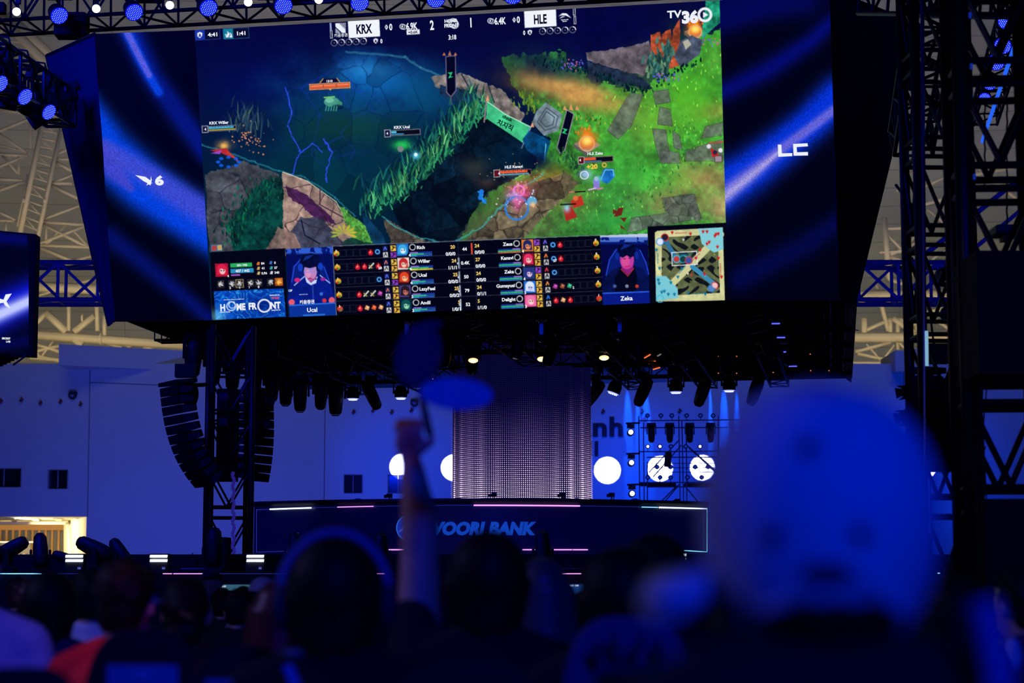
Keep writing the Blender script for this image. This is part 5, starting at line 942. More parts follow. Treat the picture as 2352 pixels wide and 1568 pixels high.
# desk
def YD(px): return 33.4+1.35*((px-1105)/520)**2
def D(px, py, off=0.): return P(px, py, YD(px)-off)
dk = thing('player_desk', 'long curved dark navy player desk with LED edging and a pale logo', 'desk', D(1105, 1272))
topy = lambda x: 1149+13*((x-1105)/520)**2
mb = MB(); n = 40; zt2 = D(1105, 1150).z; zb2 = zs
for i in range(n+1):
    x = 584+(1626-584)*i/n; q = D(x, 1160); r_ = Vector((q.x, q.y, 0))
    for off in (0, .9):
        for z in (zb2, zt2): mb.v.append((q.x*(1+off*.0), q.y+off, z))
for i in range(n): a = i*4; b = a+4; mb.f += [(a, b, b+1, a+1), (a+3, b+3, b+2, a+2), (a+1, b+1, b+3, a+3), (a+2, b+2, b, a)]
mb.f += [(0, 1, 3, 2), (n*4, n*4+2, n*4+3, n*4+1)]
mb.build('desk_body', mat('desk_navy_gloss_glow', (.008, .009, .05), .35, emit=(.0004, .0004, .022), es=.8), dk, world=True)  # faint blue glow added to brighten the dark desk front
mb = MB()
for i in range(n): a, b = 584+1042*i/n, 584+1042*(i+1)/n; mb.tube((D(a, 1160).x, D(a, 1160).y-.02, zt2), (D(b, 1160).x, D(b, 1160).y-.02, zt2), .05, 6)
mb.build('top_lip', BLK, dk, world=True)
def tape(pts, c, r=.011):
    mb = MB(); mb.path([D(x, y, .06) for x, y in pts], r, 6); mb.build('strip_light', EM[c], dk, world=True)
tl_ = lambda x: 1160+8*((x-1105)/520)**2+ (0 if x > 1105 else 2.5*((x-1105)/520)**2)
def tr(x0, x1, c, r=.011): tape([(x0+(x1-x0)*i/8, tl_(x0+(x1-x0)*i/8)) for i in range(9)], c, r)
tr(588, 620, 'b', .006); tr(620, 715, 'w', .013); tr(715, 775, 'b', .004); tr(775, 858, 'p', .008); tr(858, 1085, 'b', .004); tr(1088, 1332, 'p', .013); tr(1332, 1474, 'b', .004); tr(1474, 1511, 'c', .007); tr(1514, 1624, 'w', .013)
tape([(1624, 1168), (1624, 1266)], 'c', .008); tape([(1572, 1264), (1624, 1267)], 'c', .007); tape([(589, 1171), (589, 1268)], 'b', .006); tape([(589, 1268), (660, 1265)], 'b', .006)
for x0, x1 in ((893, 974), (1200, 1230), (1268, 1314), (1316, 1350)): tape([(x0, 1262), (x1, 1262)], 'p', .010)
LGB = mat('logo_blue_glow', (.02, .08, .6), emit=(.005, .03, .30), es=.75); LGL = mat('logo_light_glow', (.1, .2, .7), emit=(.01, .055, .42), es=1.)
mb = MB(); pts = [D(937+26*math.cos(2*PI*i/48), 1212+28*math.sin(2*PI*i/48), .03) for i in range(48)]; mb.prism(pts, (0, .02, 0)); mb.build('logo_disc', LGB, dk, world=True)
mb = MB(); mb.path([D(937+26*math.cos(2*PI*i/48), 1212+28*math.sin(2*PI*i/48), .05) for i in range(49)], .008); mb.build('logo_ring', mat('logo_ring_glow', (.1, .3, .8), emit=(.02, .13, .5), es=1), dk, world=True)
pts = [(914+46*i/12, 1222-5*math.sin(PI*i/12)) for i in range(13)]+[(958-42*i/12, 1221-17*math.sin(PI*i/12)) for i in range(1, 12)]
mb = MB(); mb.prism([D(x, y, .06) for x, y in pts], (0, .01, 0)); mb.build('logo_swoosh', mat('logo_pale_glow', (.2, .3, .8), emit=(.035, .11, .55), es=1), dk, world=True)
MLG = vmat('desk_letter_glow'); tm = TX(lambda x, y: D(x, y, .04), lambda x, y: ((1, 0), (0, 1)))
tm.t('WOORI', 1043, 1211, 31, (14, 62, 178), bold=.06, sk=.2, w=138).t('BANK', 1179, 1211, 31, (14, 62, 178), bold=.06, sk=.2, w=107); tm.build('logo_lettering', MLG, dk)
# strobes on the stage lip
for k, (x, y, lb) in enumerate([(170, 1282, 'strobe with two white bars, leftmost on the stage lip'), (364, 1282, 'strobe with two white bars, second from left, halfway to the black tower'), (586, 1282, 'strobe with two white bars right beside the black tower foot'), (1557, 1279, 'strobe with two white bars below the right end of the desk')]):
    t = thing('strobe_light', lb, 'stage light', P(x, 1312, 28.5), 'double bar strobes on the stage lip'); mb = MB(); pbox(mb, x-22, x+22, y-11, 1316, 28.5, 28.7); mb.build('housing', BLK, t, world=True, bev=.01)
    for dy in (-5, 5): mb = MB(); mb.slab([P(x-19, y+dy-2.8, 28.47), P(x+20, y+dy-2.8, 28.47), P(x+19, y+dy+2.8, 28.47), P(x-20, y+dy+2.8, 28.47)], (0, .03, 0)); mb.build('light_bar', EBLIND, t, world=True)
    mb = MB(); pbox(mb, x+8, x+14, y+20, y+25, 28.46, 28.5); mb.build('label_plate', mat('pale_label_glow', (.3, .35, .6), emit=(.08, .1, .3), es=.8), t, world=True)  # small label plate given a glow of its own
# standing moving lights on the stage lip
G6 = 'moving lights standing along the stage lip'
hp_floor = make_head('spot', 'x', DKL)
FLR = [(18, 29, 0.85, 60, 90, 'cut off by the left edge'), (92, 29, 0.8, -25, 20, 'against the lit opening'), (152, 30, 0.6, -70, 95, 'lying low against the lit opening'), (222, 29.5, 0.9, -65, 85, 'large with a long lens hood pointing right'), (278, 29.5, 0.75, -40, 60, 'right of the large hooded one'), (490, 29.5, 0.9, 170, 0, 'in front of the black tower foot'),
       (676, 29.5, .8, 170, 0, 'left of the head with headphones'), (874, 29.5, .8, 172, 0, 'right of the head with headphones'), (1247, 29.5, .85, 165, 10, 'with green reflections, below the letters')]
for k, (x, Y, sc, tl, pn, lb) in enumerate(FLR):
    t = put_head(hp_floor, x, 1300, Y, sc, 0, 0, 'black moving light standing on the stage lip, %s' % lb, G6, flip=True, loc=Vector((P(x, 1300, Y).x, Y, zd)))
    tilt_head(t, tl-180 if tl > 100 else tl, pn); t.rotation_euler = (PI, 0, R(pn))
for x in (442, 1306):
    t = thing('stage_antenna', 'small box on the stage lip with a thin upright rod, %s' % ('left of the black tower' if x < 500 else 'below the desk letters'), 'antenna box', P(x, 1312, 29.3), 'small boxes with rods on the stage lip'); mb = MB(); pbox(mb, x-7, x+7, 1288, 1306, 29.3, 29.5); mb.build('box', BLK, t, world=True); MB().tube(P(x, 1288, 29.4), P(x, 1269, 29.4), .008).build('rod', BLK, t, world=True); MB().tube(P(x-26, 1306, 29.3), P(x+26, 1306, 29.3), .012).build('tray', ALU, t, world=True)
# things on top of the desk
CHW = mat('pale_chair_shell', (.4, .38, .6), .4)
for k, (x, w_, h_, lb) in enumerate([(822, 36, 10, 'blue rounded seat top left on the desk edge'), (1325, 28, 11, 'pale rounded seat top below the LED curtain edge'), (1458, 30, 10, 'pale rounded seat top near the bright lamp column'), (968, 30, 8, 'pale rounded seat top hidden by the raised arm')]):
    t = thing('gaming_chair', lb, 'chair', D(x, 1160, -1.5), 'player chairs behind the desk'); c = P(x, 1157, 35.5); MB().ell(c, (M2(w_/2, 35.5), .12, M2(h_+3, 35.5))).build('backrest', CHW if k else mat('blue_chair_shell', (.05, .06, .5), .4), t, world=True, smooth=True); MB().tube(c-Vector((0, 0, .1)), Vector((c.x, c.y, zs)), .04).build('stem', BLK, t, world=True)
for k, (x, y, lb) in enumerate([(895, 1138, 'small camera on a thin stand under the big white light circle'), (1135, 1136, 'small camera on a thin stand in front of the LED curtain, left one'), (1292, 1136, 'small camera on a thin stand in front of the LED curtain, right one'), (1405, 1136, 'small camera on a thin stand below the white circle right of the curtain'), (1556, 1150, 'small camera on a thin stand in front of the scaffold')]):
    t = thing('desk_camera', lb, 'camera', P(x, 1160, 35), 'small cameras on stands behind the desk'); p = P(x, y, 35); MB().box(p, (.1, .14, .07)).tube(p+Vector((.02, -.05, 0)), p+Vector((-.08, -.12, -.02)), .03).build('camera_body', mat('copper_black', (.15, .07, .05), .4), t, world=True); MB().tube(p, P(x-1, 1166, 35), .012).tube(p+Vector((.03, 0, 0)), P(x+7, 1166, 35), .008).build('stand', BLK, t, world=True)
# ================================================================ TOWERS AND LOUDSPEAKERS
def tower(label, px, Y, w, zt, yaw, rc, rb, n, extra=None):
    base = P(px, 1300, Y); base.z = 0; t = thing('truss_tower', label, 'tower', base); c, s = math.cos(R(yaw)), math.sin(R(yaw)); C_ = [(-w/2, -w/2), (w/2, -w/2), (w/2, w/2), (-w/2, w/2)]; C_ = [Vector((x*c-y*s, x*s+y*c, 0))+base for x, y in C_]
    for q in C_: MB().tube(q, q+Vector((0, 0, zt)), rc, 8).build('upright', STL, t, world=True, smooth=True)
    mb = MB(); dz = zt/n
    for i in range(4):
        a, b = C_[i], C_[(i+1) % 4]
        for k in range(n):
            z0, z1 = k*dz, (k+1)*dz; mb.tube(a+Vector((0, 0, z0)), b+Vector((0, 0, z0)), rb*1.2, 6); mb.tube(a+Vector((0, 0, z0+dz*.22)), b+Vector((0, 0, z0+dz*.22)), rb*1.2, 6)
            m_ = (a+b)/2; mb.tube(a+Vector((0, 0, z1)), m_+Vector((0, 0, z0+dz*.24)), rb, 6); mb.tube(b+Vector((0, 0, z1)), m_+Vector((0, 0, z0+dz*.24)), rb, 6)
    mb.build('bracing', STL, t, world=True); return t, base
tw, b0 = tower('black truss tower standing left of the stage, between two loudspeaker arrays', 522, 31, .62, 5.2, 14, .05, .018, 7)
mb = MB(); pbox(mb, 499, 541, 892, 1104, 31.0, 31.3); mb.build('equipment_case', BLK2, tw, world=True)
for k, (x0, x1, y0, y1) in enumerate([(505, 523, 902, 918), (503, 522, 960, 978)]): mb = MB(); pbox(mb, x0, x1, y0, y1, 30.6, 30.7); mb.build('equipment_panel', mat('navy_panel', (.01, .012, .08), .5), tw, world=True)
mb = MB(); zz = [P(536, 1272-i*9, 30.5) for i in range(22)]
mb.path([p+Vector((.02*math.sin(i*2.1), 0, 0)) for i, p in enumerate(zz)], .028, 6); mb.build('foil_cable', mat('shiny_blue_foil_glow', (.4, .4, .9), .25, .8, emit=(.03, .02, .3), es=.5), tw, world=True)  # faint blue glow put into the foil as its sheen
mb = MB(); pbox(mb, 480, 520, 1233, 1275, 30.5, 31); mb.build('base_box', BLK2, tw, world=True)
def line_array(label, top, n, wid, hgt, dep, a0, a1, yaw, chain=True, lite=False):
    t = thing('line_array_speaker', label, 'loudspeaker', top, None); Rz = Matrix.Rotation(R(yaw), 3, 'Z'); p = Vector(top); ang = a0
    MB().box(p+Vector((0, 0, .05)), (wid*1.02, dep*1.1, .06), Rz @ Matrix.Rotation(R(a0), 3, 'X')).build('rigging_frame', BLK, t, world=True)
    for k in range(n):
        ang = a0+(a1-a0)*(k/(n-1))**1.5; M = Rz @ Matrix.Rotation(R(ang), 3, 'X'); c = p + M @ Vector((0, 0, -hgt/2))
        mb = MB(); w2, d2, h2 = wid/2, dep/2, hgt/2*.94
        mb.add([c + M @ Vector(v) for v in [(-w2, -d2, -h2), (w2, -d2, -h2), (w2*.8, d2, -h2*.8), (-w2*.8, d2, -h2*.8), (-w2, -d2, h2), (w2, -d2, h2), (w2*.8, d2, h2*.8), (-w2*.8, d2, h2*.8)]], [(0, 3, 2, 1), (4, 5, 6, 7), (0, 1, 5, 4), (1, 2, 6, 5), (2, 3, 7, 6), (3, 0, 4, 7)])
        cb = mb.build('cabinet', BLK2, t, world=True, bev=.01); mb = MB()
        for s in (-1, 1): mb.box(c + M @ Vector((s*w2*1.01, -d2*.3, 0)), (.012, .14, h2*1.6), M); mb.box(c + M @ Vector((s*w2*1.02, d2*.35, 0)), (.01, .05, h2*1.2), M)
        off = ORG[t.name]; me_ = mb; hb = me_.build('side_hardware', mat('dull_hinge_metal', (.1, .11, .25), .35, .7), t, world=True)
        hb.parent = cb
        p = p + M @ Vector((0, 0, -hgt))
    if chain:
        mb = MB(); q = Vector(top)+Vector((.12, .1, .12)); mb.box(q+Vector((-.02, 0, .12)), (.3, .2, .2)); mb.tube(q+Vector((-.02, 0, .2)), q+Vector((-.06, 0, .62)), .012); mb.build('chain_hoist', BLK, t, world=True)
    return t
lt_ = line_array('curved black loudspeaker array hanging left of the black tower', P(408, 886, 30.2), 11, .68, .143, .32, 7, 44, -58)
MB().ell(P(437, 905, 30.4), (.13, .12, .22)).build('side_fill_speaker', BLK2, lt_, world=True)
MB().tube(P(440, 884, 30.3), P(475, 883, 30.6), .03).build('arm', BLK, lt_, world=True)
line_array('loudspeaker array hanging behind the right side of the black tower', P(585, 906, 32.5), 10, .5, .14, .4, -4, 12, 62, chain=False)
BARN = mat('black_barn_door', (.02, .02, .035), .5)
def barn(label, x, y, Y, s, pan, tilt, group=None):
    t = thing('fresnel_lamp', label, 'stage light', P(x, y, Y), group); M = Matrix.Translation(P(x, y, Y)) @ Euler((R(tilt), 0, R(pan))).to_matrix().to_4x4()
    MB().lathe([(s*.5, s*1.2), (s*.8, s*.9), (s*.9, 0), (s, -s*.1)], M, 16).build('housing', BLK, t, world=True, smooth=True)
    mb = MB()
    for k in range(4):
        a_ = k*PI/2; q = [Vector((s*.8*math.cos(a_)-s*.7*u*math.sin(a_), s*.8*math.sin(a_)+s*.7*u*math.cos(a_), -s*.1)) for u in (-1, 1)]+[Vector((s*1.35*math.cos(a_)-s*1.0*u*math.sin(a_), s*1.35*math.sin(a_)+s*1.0*u*math.cos(a_), -s*1.1)) for u in (1, -1)]
        mb.slab([M @ v for v in q], M.to_3x3() @ Vector((0, 0, .008)))
    mb.build('barn_doors', BARN, t, world=True); MB().tube(P(x, y, Y)+Vector((0, 0, s)), P(x, y, Y)+Vector((s*1.5, .1, s*1.8)), .015).build('bracket', BLK, t, world=True); return t
barn('small barn door lamp at the top of the right array, beside the black tower', 612, 920, 31, .07, 60, -100); barn('small barn door lamp halfway down the right array, beside the black tower', 605, 976, 31, .075, 70, -110)
# right side: two dark towers
tR, bR = tower('tall slim black truss tower right of the stage, directly behind the cap wearer', 2176, 21, .56, 9.5, 3, .055, .022, 10)
mb = MB(); mb.tube(P(2127, 1330, 20.6), P(2118, -40, 20.6), .022); mb.build('silver_pole', mat('blue_grey_pole', (.08, .1, .35), .3, .7), tR, world=True)
mb = MB(); mb.tube(P(2128, 760, 20.55), P(2129, 840, 20.55), .018); mb.build('reflective_tape', mat('pale_tape_glow', (.5, .7, .8), emit=(.25, .5, .65), es=.8), tR, world=True)  # reflected light put into the tape as a glow
MB().tube(P(2134, 1100, 20.5), P(2137, 1225, 20.5), .012).build('lit_cable', mat('blue_cable_glow', (.1, .1, .8), emit=(.02, .03, .55), es=.8), tR, world=True)
mb = MB(); pbox(mb, 2122, 2214, 868, 1078, 21.1, 21.6); mb.build('equipment_case', BLK2, tR, world=True)
tR2, bR2 = tower('wide black truss tower at the right edge, nearest the camera', 2312, 16.5, .62, 8, -4, .075, .028, 9)
mb = MB(); pbox(mb, 2242, 2420, 575, 858, 15.6, 16.4); mb.build('equipment_case', BLK2, tR2, world=True)
mb = MB(); pbox(mb, 2262, 2420, 1145, 1420, 15.7, 16.3); mb.build('base_ballast', BLK2, tR2, world=True)
mb = MB()
for k in range(7): mb.path([P(2245+k*3, 1320-i*60, 15.9)+Vector((.02*math.sin(i+k), 0, 0)) for i in range(9)], .006, 4)
mb.build('cable_loom', BLK2, tR2, world=True)
for k, (x, y) in enumerate([(2229, 34), (2232, 151), (2239, 405), (2203, 505), (2211, 745), (2213, 825), (2263, 1288)]):
    mb = MB(); pbox(mb, x-2.5, x+2.5, y-6, y+6, 16.0 if x > 2220 else 20.4, 16.03 if x > 2220 else 20.43); mb.build('blue_tag', mat('blue_reflective_tag_glow', (.05, .1, .8), emit=(.006, .03, .28), es=.6), tR2 if x > 2220 else tR, world=True)  # tags glow faintly in place of reflected light
ra = line_array('straight black loudspeaker array hanging against the slim right tower', P(2130, 862, 20.9), 12, .22, .085, .3, 0, 2, -60)
barn('upper barn door lamp sticking out left of the slim right tower', 2078, 900, 20.5, .055, -60, -80); barn('lower barn door lamp sticking out left of the slim right tower', 2078, 957, 20.5, .062, -60, -75)
barn('upper black fresnel lamp between the two right towers', 2218, 960, 18, .075, 20, -90); barn('lower black fresnel lamp between the two right towers', 2228, 1036, 18, .075, 40, -70); barn('black lamp high on the slim right tower', 2165, 633, 20.3, .07, 30, -60); barn('tilted black lamp on the slim right tower, below the first', 2185, 722, 20.3, .09, 70, -80)
mb = MB(); mb.path([P(2229+1.6*math.sin(i*1.3), 1055+i*7, 17.5) for i in range(38)], .008, 4); tag(mb.build('hanging_chain', BLK), 'wavy black cable hanging between the two right towers', 'cable')
for k, x in enumerate((2313, 2262)): mb = MB(); mb.path([P(x+1*math.sin(i*1.6), 240+i*8, 17.2) for i in range(36 if k == 0 else 24)], .008, 4); tag(mb.build('hanging_chain', BLK), ['black chain hanging inside the wide right tower, right one', 'black chain hanging inside the wide right tower, left one'][k], 'chain')
t = thing('chain_motor', 'dark chain motor hanging inside the wide right tower above the black case', 'motor', P(2318, 535, 17)); mb = MB(); pbox(mb, 2288, 2350, 514, 535, 16.8, 17.1); mb.build('motor_body', mat('navy_motor', (.015, .02, .07), .5), t, world=True, bev=.02); mb = MB(); pbox(mb, 2308, 2330, 535, 548, 16.85, 17.05); mb.build('hook_block', BLK, t, world=True)
for k, (x, y, rr) in enumerate([(2312, 48, 17), (2303, 105, 17), (2288, 142, 17), (2274, 190, 14), (2262, 226, 11)]): par('%s blue wash lamp from the top, glowing behind the wide right tower' % ORDN[k], 'blue wash lamps behind the right tower', 'dots', P(x, y, 24+k), P(x, y, 24+k)+Vector((-5, -14, -9)), M2(rr+3, 24+k))
mb = MB(); mb.tube(P(2334, 95, 19), P(2256, 325, 24), .022); tag(mb.build('tube_light', mat('blue_tube_glow', (.1, .2, 1), emit=(.02, .14, 1), es=.9)), 'long thin blue glowing tube slanting behind the wide right tower', 'tube light')
mb = MB(); mb.tube(P(2219, 250, 20), P(2196, 320, 22), .014); tag(mb.build('tube_light', MATS['blue_tube_glow']), 'short thin blue glowing tube beside the slim right tower', 'tube light')
box_truss('lamp_truss', 'dark truss behind the wide right tower carrying the blue wash lamps', 'truss', P(2345, -10, 25.5), P(2262, 262, 30), .35, .35, .025, .014, 9, STL)
# leaning dark frame right of the mask, cables
t = box_truss('leaning_truss', 'dark leaning truss between the right masking cloth and the slim tower', 'truss', P(2150, -40, 24), P(2092, 330, 26), .5, .5, .03, .02, 9, STL)
t = box_truss('leaning_truss', 'dark horizontal truss at the very top right edge', 'truss', P(2020, -6, 23), P(2380, -10, 19), .5, .4, .03, .02, 9, STL)
mb = MB(); mb.path([P(2058, 425, 22), P(2108, 490, 21.4), P(2112, 500, 21)], .018); tag(mb.build('black_strut', BLK), 'thin black strut leaning against the slim right tower', 'strut')
t = thing('hanging_rod', 'blue-lit short upright rod hanging left of the slim right tower', 'rod', P(2107, 365, 22)); MB().tube(P(2104, 225, 22), P(2101, 362, 22), .035).build('rod', mat('blue_rod', (.02, .03, .25), .4), t, world=True); MB().tube(P(2094, 367, 22), P(2112, 366, 22), .025).build('clamp', BLK, t, world=True)  # rod in one even dark blue
# ================================================================ SCAFFOLD with lamps
YS = 62.; SCM = mat('galvanised_scaffold', (.35, .37, .5), .4, .6)
sc = thing('scaffold', 'pipe scaffold holding rows of lamps behind the right end of the desk', 'scaffold', P(1560, 1170, YS))
def sc_t(name, L, r=1.4, dY=0.): 
    for q in L: MB().tube(P(q[0], q[1], YS+dY), P(q[2], q[3], YS+dY), M2(r, YS), 6).build(name, SCM, sc, world=True)
sc_t('standard', [(1467, 955, 1470, 1200), (1559, 955, 1563, 1200), (1566, 965, 1571, 1200), (1478, 970, 1480, 1200), (1487, 1060, 1487, 1200), (1576, 980, 1578, 1200), (1650, 955, 1653, 1200), (1800, 955, 1802, 1200)], 1.6)
sc_t('ledger', [(1467, 966, 1900, 962), (1467, 1037, 1900, 1035), (1467, 1108, 1900, 1106), (1470, 982, 1900, 981), (1485, 1050, 1900, 1049), (1485, 1118, 1900, 1117)], 1.5)
sc_t('rail', [(1490, 1064, 1700, 1064), (1490, 1074, 1700, 1074), (1490, 1084, 1700, 1084)], 1.0, 2)
sc_t('brace', [(1560, 1010, 1490, 1085), (1575, 1020, 1660, 1095), (1582, 1028, 1650, 1090), (1565, 1022, 1500, 1095), (1520, 1160, 1562, 1110), (1568, 1110, 1610, 1160), (1500, 1170, 1555, 1115)], 1.6, .4)
for a, b in ((1470, 1553), (1572, 1640)):
    MB().slab([P(a, 1109, YS), P(b, 1109, YS), P(b, 1113, YS+1), P(a, 1113, YS+1)], (0, 0, -.05)).build('plank', BLK, sc, world=True)
def can(label, x, y, Y, r, lit, grp):
    t = thing('par_can', label, 'stage light', P(x, y, Y), grp); s = M2(r, Y); M = Matrix.Translation(P(x, y, Y)) @ Matrix.Rotation(R(90), 4, 'X')
    MB().lathe([(s*.6, -s*1.2), (s, -s*.8), (s*1.05, s*.2), (s*.95, s*.22)], M, 14).build('can', BLK, t, world=True); MB().lathe([(s*.62, s*.2), (s*.5, s*.3)], M, 12).build('lens', EWB if lit else mat('blue_dim_lens', (.02, .06, .5), .2, emit=(.005, .03, .35), es=.6), t, world=True)
    MB().tube(P(x, y, Y)+Vector((0, 0, -s)), P(x, y, Y)+Vector((0, 0, -s*2)), s*.16, 5).tube(P(x, y, Y)+Vector((-s*1.3, 0, 0)), P(x, y, Y)+Vector((s*1.3, 0, 0)), s*.14, 5).build('bracket', BLK, t, world=True)
G7 = 'round lamps on the scaffold'
for ri, (yy, xs, nm) in enumerate([(954, [1487, 1518, 1543, 1577, 1609, 1638], 'top'), (1025, [1488, 1516, 1541, 1575, 1608], 'second'), (1072, [1509, 1540, 1597, 1627], 'third'), (1096, [1488, 1516, 1540, 1579, 1612], 'lowest')]):
    for k, x in enumerate(xs): can('%s round lamp from the left in the %s row of the scaffold' % (ORDN[k], nm), x, yy, YS-.3, 5.2, ri == 1 and x in (1488, 1516, 1608), G7)
for k, x in enumerate([1496, 1538, 1584, 1632]): put_head(hp_spot, x, 971, YS-.4, .8, 0, 0, '%s larger moving light from the left hanging under the scaffold top rail' % ORDN[k], 'moving lights under the scaffold top rail')
t = thing('small_array_speaker', 'narrow black loudspeaker hanging on the scaffold in front of the left light circle', 'loudspeaker', P(1534, 1040, YS-1)); mb = MB(); mb.slab([P(1529, 1038, YS-1), P(1543, 1038, YS-1), P(1541, 1072, YS-1), P(1527, 1070, YS-1)], (0, .3, 0)); mb.build('cabinet', BLK2, t, world=True)
for k, (y) in enumerate((992, 1062, 1133)):
    t = thing('spot_lamp', '%s glaring white lamp from the top, on the column left of the scaffold' % ORDN[k], 'stage light', P(1450, y, YS-1), 'white lamps on the column left of the scaffold'); x = 1449+k*1.6; M = Matrix.Translation(P(x, y, YS-1)) @ Matrix.Rotation(R(90), 4, 'X'); s = M2(5.3, YS)
    MB().lathe([(s, 0), (s, .03), (s*.6, .06)], M, 20).build('lens', EWB, t, world=True); MB().lathe([(s*.9, -.5), (s*1.5, -.4), (s*1.5, -.02), (s*1.1, -.01)], M, 16).build('housing', BLK, t, world=True); mb = MB(); pbox(mb, x-8, x+8, y-18, y-10, YS-1, YS-.7); mb.tube(P(x-12, y-20, YS-.8), P(1470, y-21, YS-.8), .03); mb.build('yoke', BLK, t, world=True)
# ---------------- light circles thrown onto the wall and streaks
for k, (x, y, r_) in enumerate([(925, 1072, 31), (1043, 1074, 31), (1395, 1080, 31.5), (1516, 1076, 30), (1614, 1074, 30), (2118, 1070, 33), (2232, 1064, 30)]):
    src = P(x, 1175, 80); tg = P(x, y, YB); d = (tg-src).length; spot('circle_light', src, tg, math.degrees(2*math.atan(M2(r_, YB)/d)), (.62, .66, 1), 200000, .18, .02)
    if k in (0, 2, 3, 5): spot('haze_halo_light', src, tg, 26, (.0, .045, 1), 7000, 1., .2)  # wide blue spot added to give the haze glow around the circle
for k, (xa, xb) in enumerate([(1388, 1440), (1408, 1462), (1425, 1482), (1590, 1630), (1612, 1662), (1630, 1690)]):
    src = P(xa-6, 735, 99.15); tg = P(xb, 985, 99.95); o = spot('streak_light', src, tg, 20, (.0, .08, 1), 12000, .8, .02); o.scale = (.09 if k % 2 else .16, 1, 1)  # hidden spots added above the wall to draw beams as streaks
# ================================================================ THE AUDIENCE
def mesh_of(mb, vox, smooth=3, name='m'):
    me = bpy.data.meshes.new(name); me.from_pydata(mb.v, [], mb.f); me.update(); o = bpy.data.objects.new('tmp', me); COL.objects.link(o)
    r_ = o.modifiers.new('r', 'REMESH'); r_.mode = 'VOXEL'; r_.voxel_size = vox; s_ = o.modifiers.new('s', 'SMOOTH'); s_.iterations = smooth; s_.factor = .5
    out = bpy.data.meshes.new_from_object(o.evaluated_get(bpy.context.evaluated_depsgraph_get())); bpy.data.objects.remove(o)
    out.polygons.foreach_set('use_smooth', [True]*len(out.polygons)); out.name = name; return out
def limb(mb, pts, rs, n=14):
    for (a, b), (ra, rb_) in zip(zip(pts, pts[1:]), zip(rs, rs[1:])): mb.tube(a, b, ra, n, rb_)
    for p, r in zip(pts, rs): mb.ell(p, (r, r, r), nu=12, nv=8)
    return mb
def hand(mb, wr, d, side, curl=.5, s=1., up=None):     # wrist point, direction, thumb side vector
    d = Vector(d).normalized(); sd = Vector(side).normalized(); nrm = d.cross(sd).normalized(); wr = Vector(wr)
    c = wr+d*.05*s; M = Matrix((sd, nrm, d)).transposed(); mb.ell(c, (.041*s, .016*s, .05*s), M); mb.ell(wr+d*.01*s, (.028*s, .02*s, .03*s), M)
    for k, (o_, L) in enumerate([(.03, .078), (.01, .085), (-.01, .079), (-.029, .062)]):
        p = wr+d*.088*s+sd*o_*s; a = 0; pts = [p]
        for j, f_ in enumerate((.42, .32, .26)): a += curl*(.9, 1.1, .8)[j]; q = (d*math.cos(a)+nrm*math.sin(a)); p = p+q*L*f_*s; pts.append(p)
        limb(mb, pts, [.0092*s, .0088*s, .008*s, .0068*s], 8)
    p = wr+d*.03*s+sd*.03*s; q = (d*.6+sd*.8).normalized(); p2 = p+q*.035*s; p3 = p2+(d*.85+sd*.1+nrm*curl*.9).normalized()*.03*s; limb(mb, [p, p2, p3], [.012*s, .0105*s, .0085*s], 8); return mb
HC = Vector((0, .02, 1.175))
def body_mb(raised):
    mb = MB(); mb.ell(HC+Vector((0, .0, .012)), (.074, .092, .105), nu=24, nv=16); mb.ell(HC+Vector((0, .03, -.06)), (.056, .062, .062)); mb.ell(HC+Vector((0, .095, -.01)), (.014, .02, .026)); mb.ell(HC+Vector((0, .085, .02)), (.045, .02, .012))
    for s in (-1, 1): mb.ell(HC+Vector((s*.08, -.0, -.01)), (.012, .02, .032), Matrix.Rotation(s*.3, 3, 'Z')); mb.ell(HC+Vector((s*.035, .07, -.02)), (.022, .02, .02))
    limb(mb, [(0, -.015, 1.12), (0, -.02, 1.0)], [.054, .06]); mb.ell((0, -.02, .9), (.17, .1, .15)); mb.ell((0, -.01, .72), (.15, .1, .2)); mb.ell((0, 0, .53), (.17, .12, .12)); limb(mb, [(0, -.02, 1.01), (-.17, -.01, .965)], [.05, .055]); limb(mb, [(0, -.02, 1.01), (.17, -.01, .965)], [.05, .055])
    for s in (-1, 1):
        if s == -1 and raised:
            limb(mb, [(-.185, 0, .985), (-.178, .06, 1.1), (-.18, .1, 1.24), (-.178, .11, 1.33), (-.2, .12, 1.475)], [.062, .056, .05, .052, .031]); hand(mb, (-.206, .12, 1.49), (-.02, 0, 1), (1, .2, 0), 1.0)
        else: limb(mb, [(s*.185, 0, .955), (s*.235, -.01, .69), (s*.13, .25, .6)], [.052, .042, .028]); hand(mb, (s*.125, .26, .6), (-s*.3, 1, -.1), (-s, -.2, .1), .35)
        limb(mb, [(s*.09, .0, .5), (s*.12, .45, .5), (s*.12, .47, .1)], [.085, .06, .04]); mb.ell((s*.12, .53, .05), (.04, .11, .04))
    return mb
def shirt_mb(raised, sleeve=1.):
    mb = MB(); mb.ell((0, -.02, .9), (.185, .115, .155)); mb.ell((0, -.01, .72), (.168, .118, .2)); mb.ell((0, 0, .56), (.172, .13, .1)); limb(mb, [(0, -.02, 1.0), (-.17, -.01, .965)], [.055, .066]); limb(mb, [(0, -.02, 1.0), (.17, -.01, .965)], [.055, .066]); mb.ell((0, -.025, 1.04), (.075, .062, .045)); limb(mb, [(0, -.03, 1.05), (-.1, -.025, 1.005), (-.18, -.01, .965)], [.05, .058, .066]); limb(mb, [(0, -.03, 1.05), (.1, -.025, 1.005), (.18, -.01, .965)], [.05, .058, .066])
    for s in (-1, 1):
        if s == -1 and raised: limb(mb, [(-.185, 0, .965), (-.19, .045, 1.08)], [.072, .066])
        elif sleeve: limb(mb, [(s*.185, 0, .955), (s*.222, -.006, .78)], [.066, .06])
    return mb
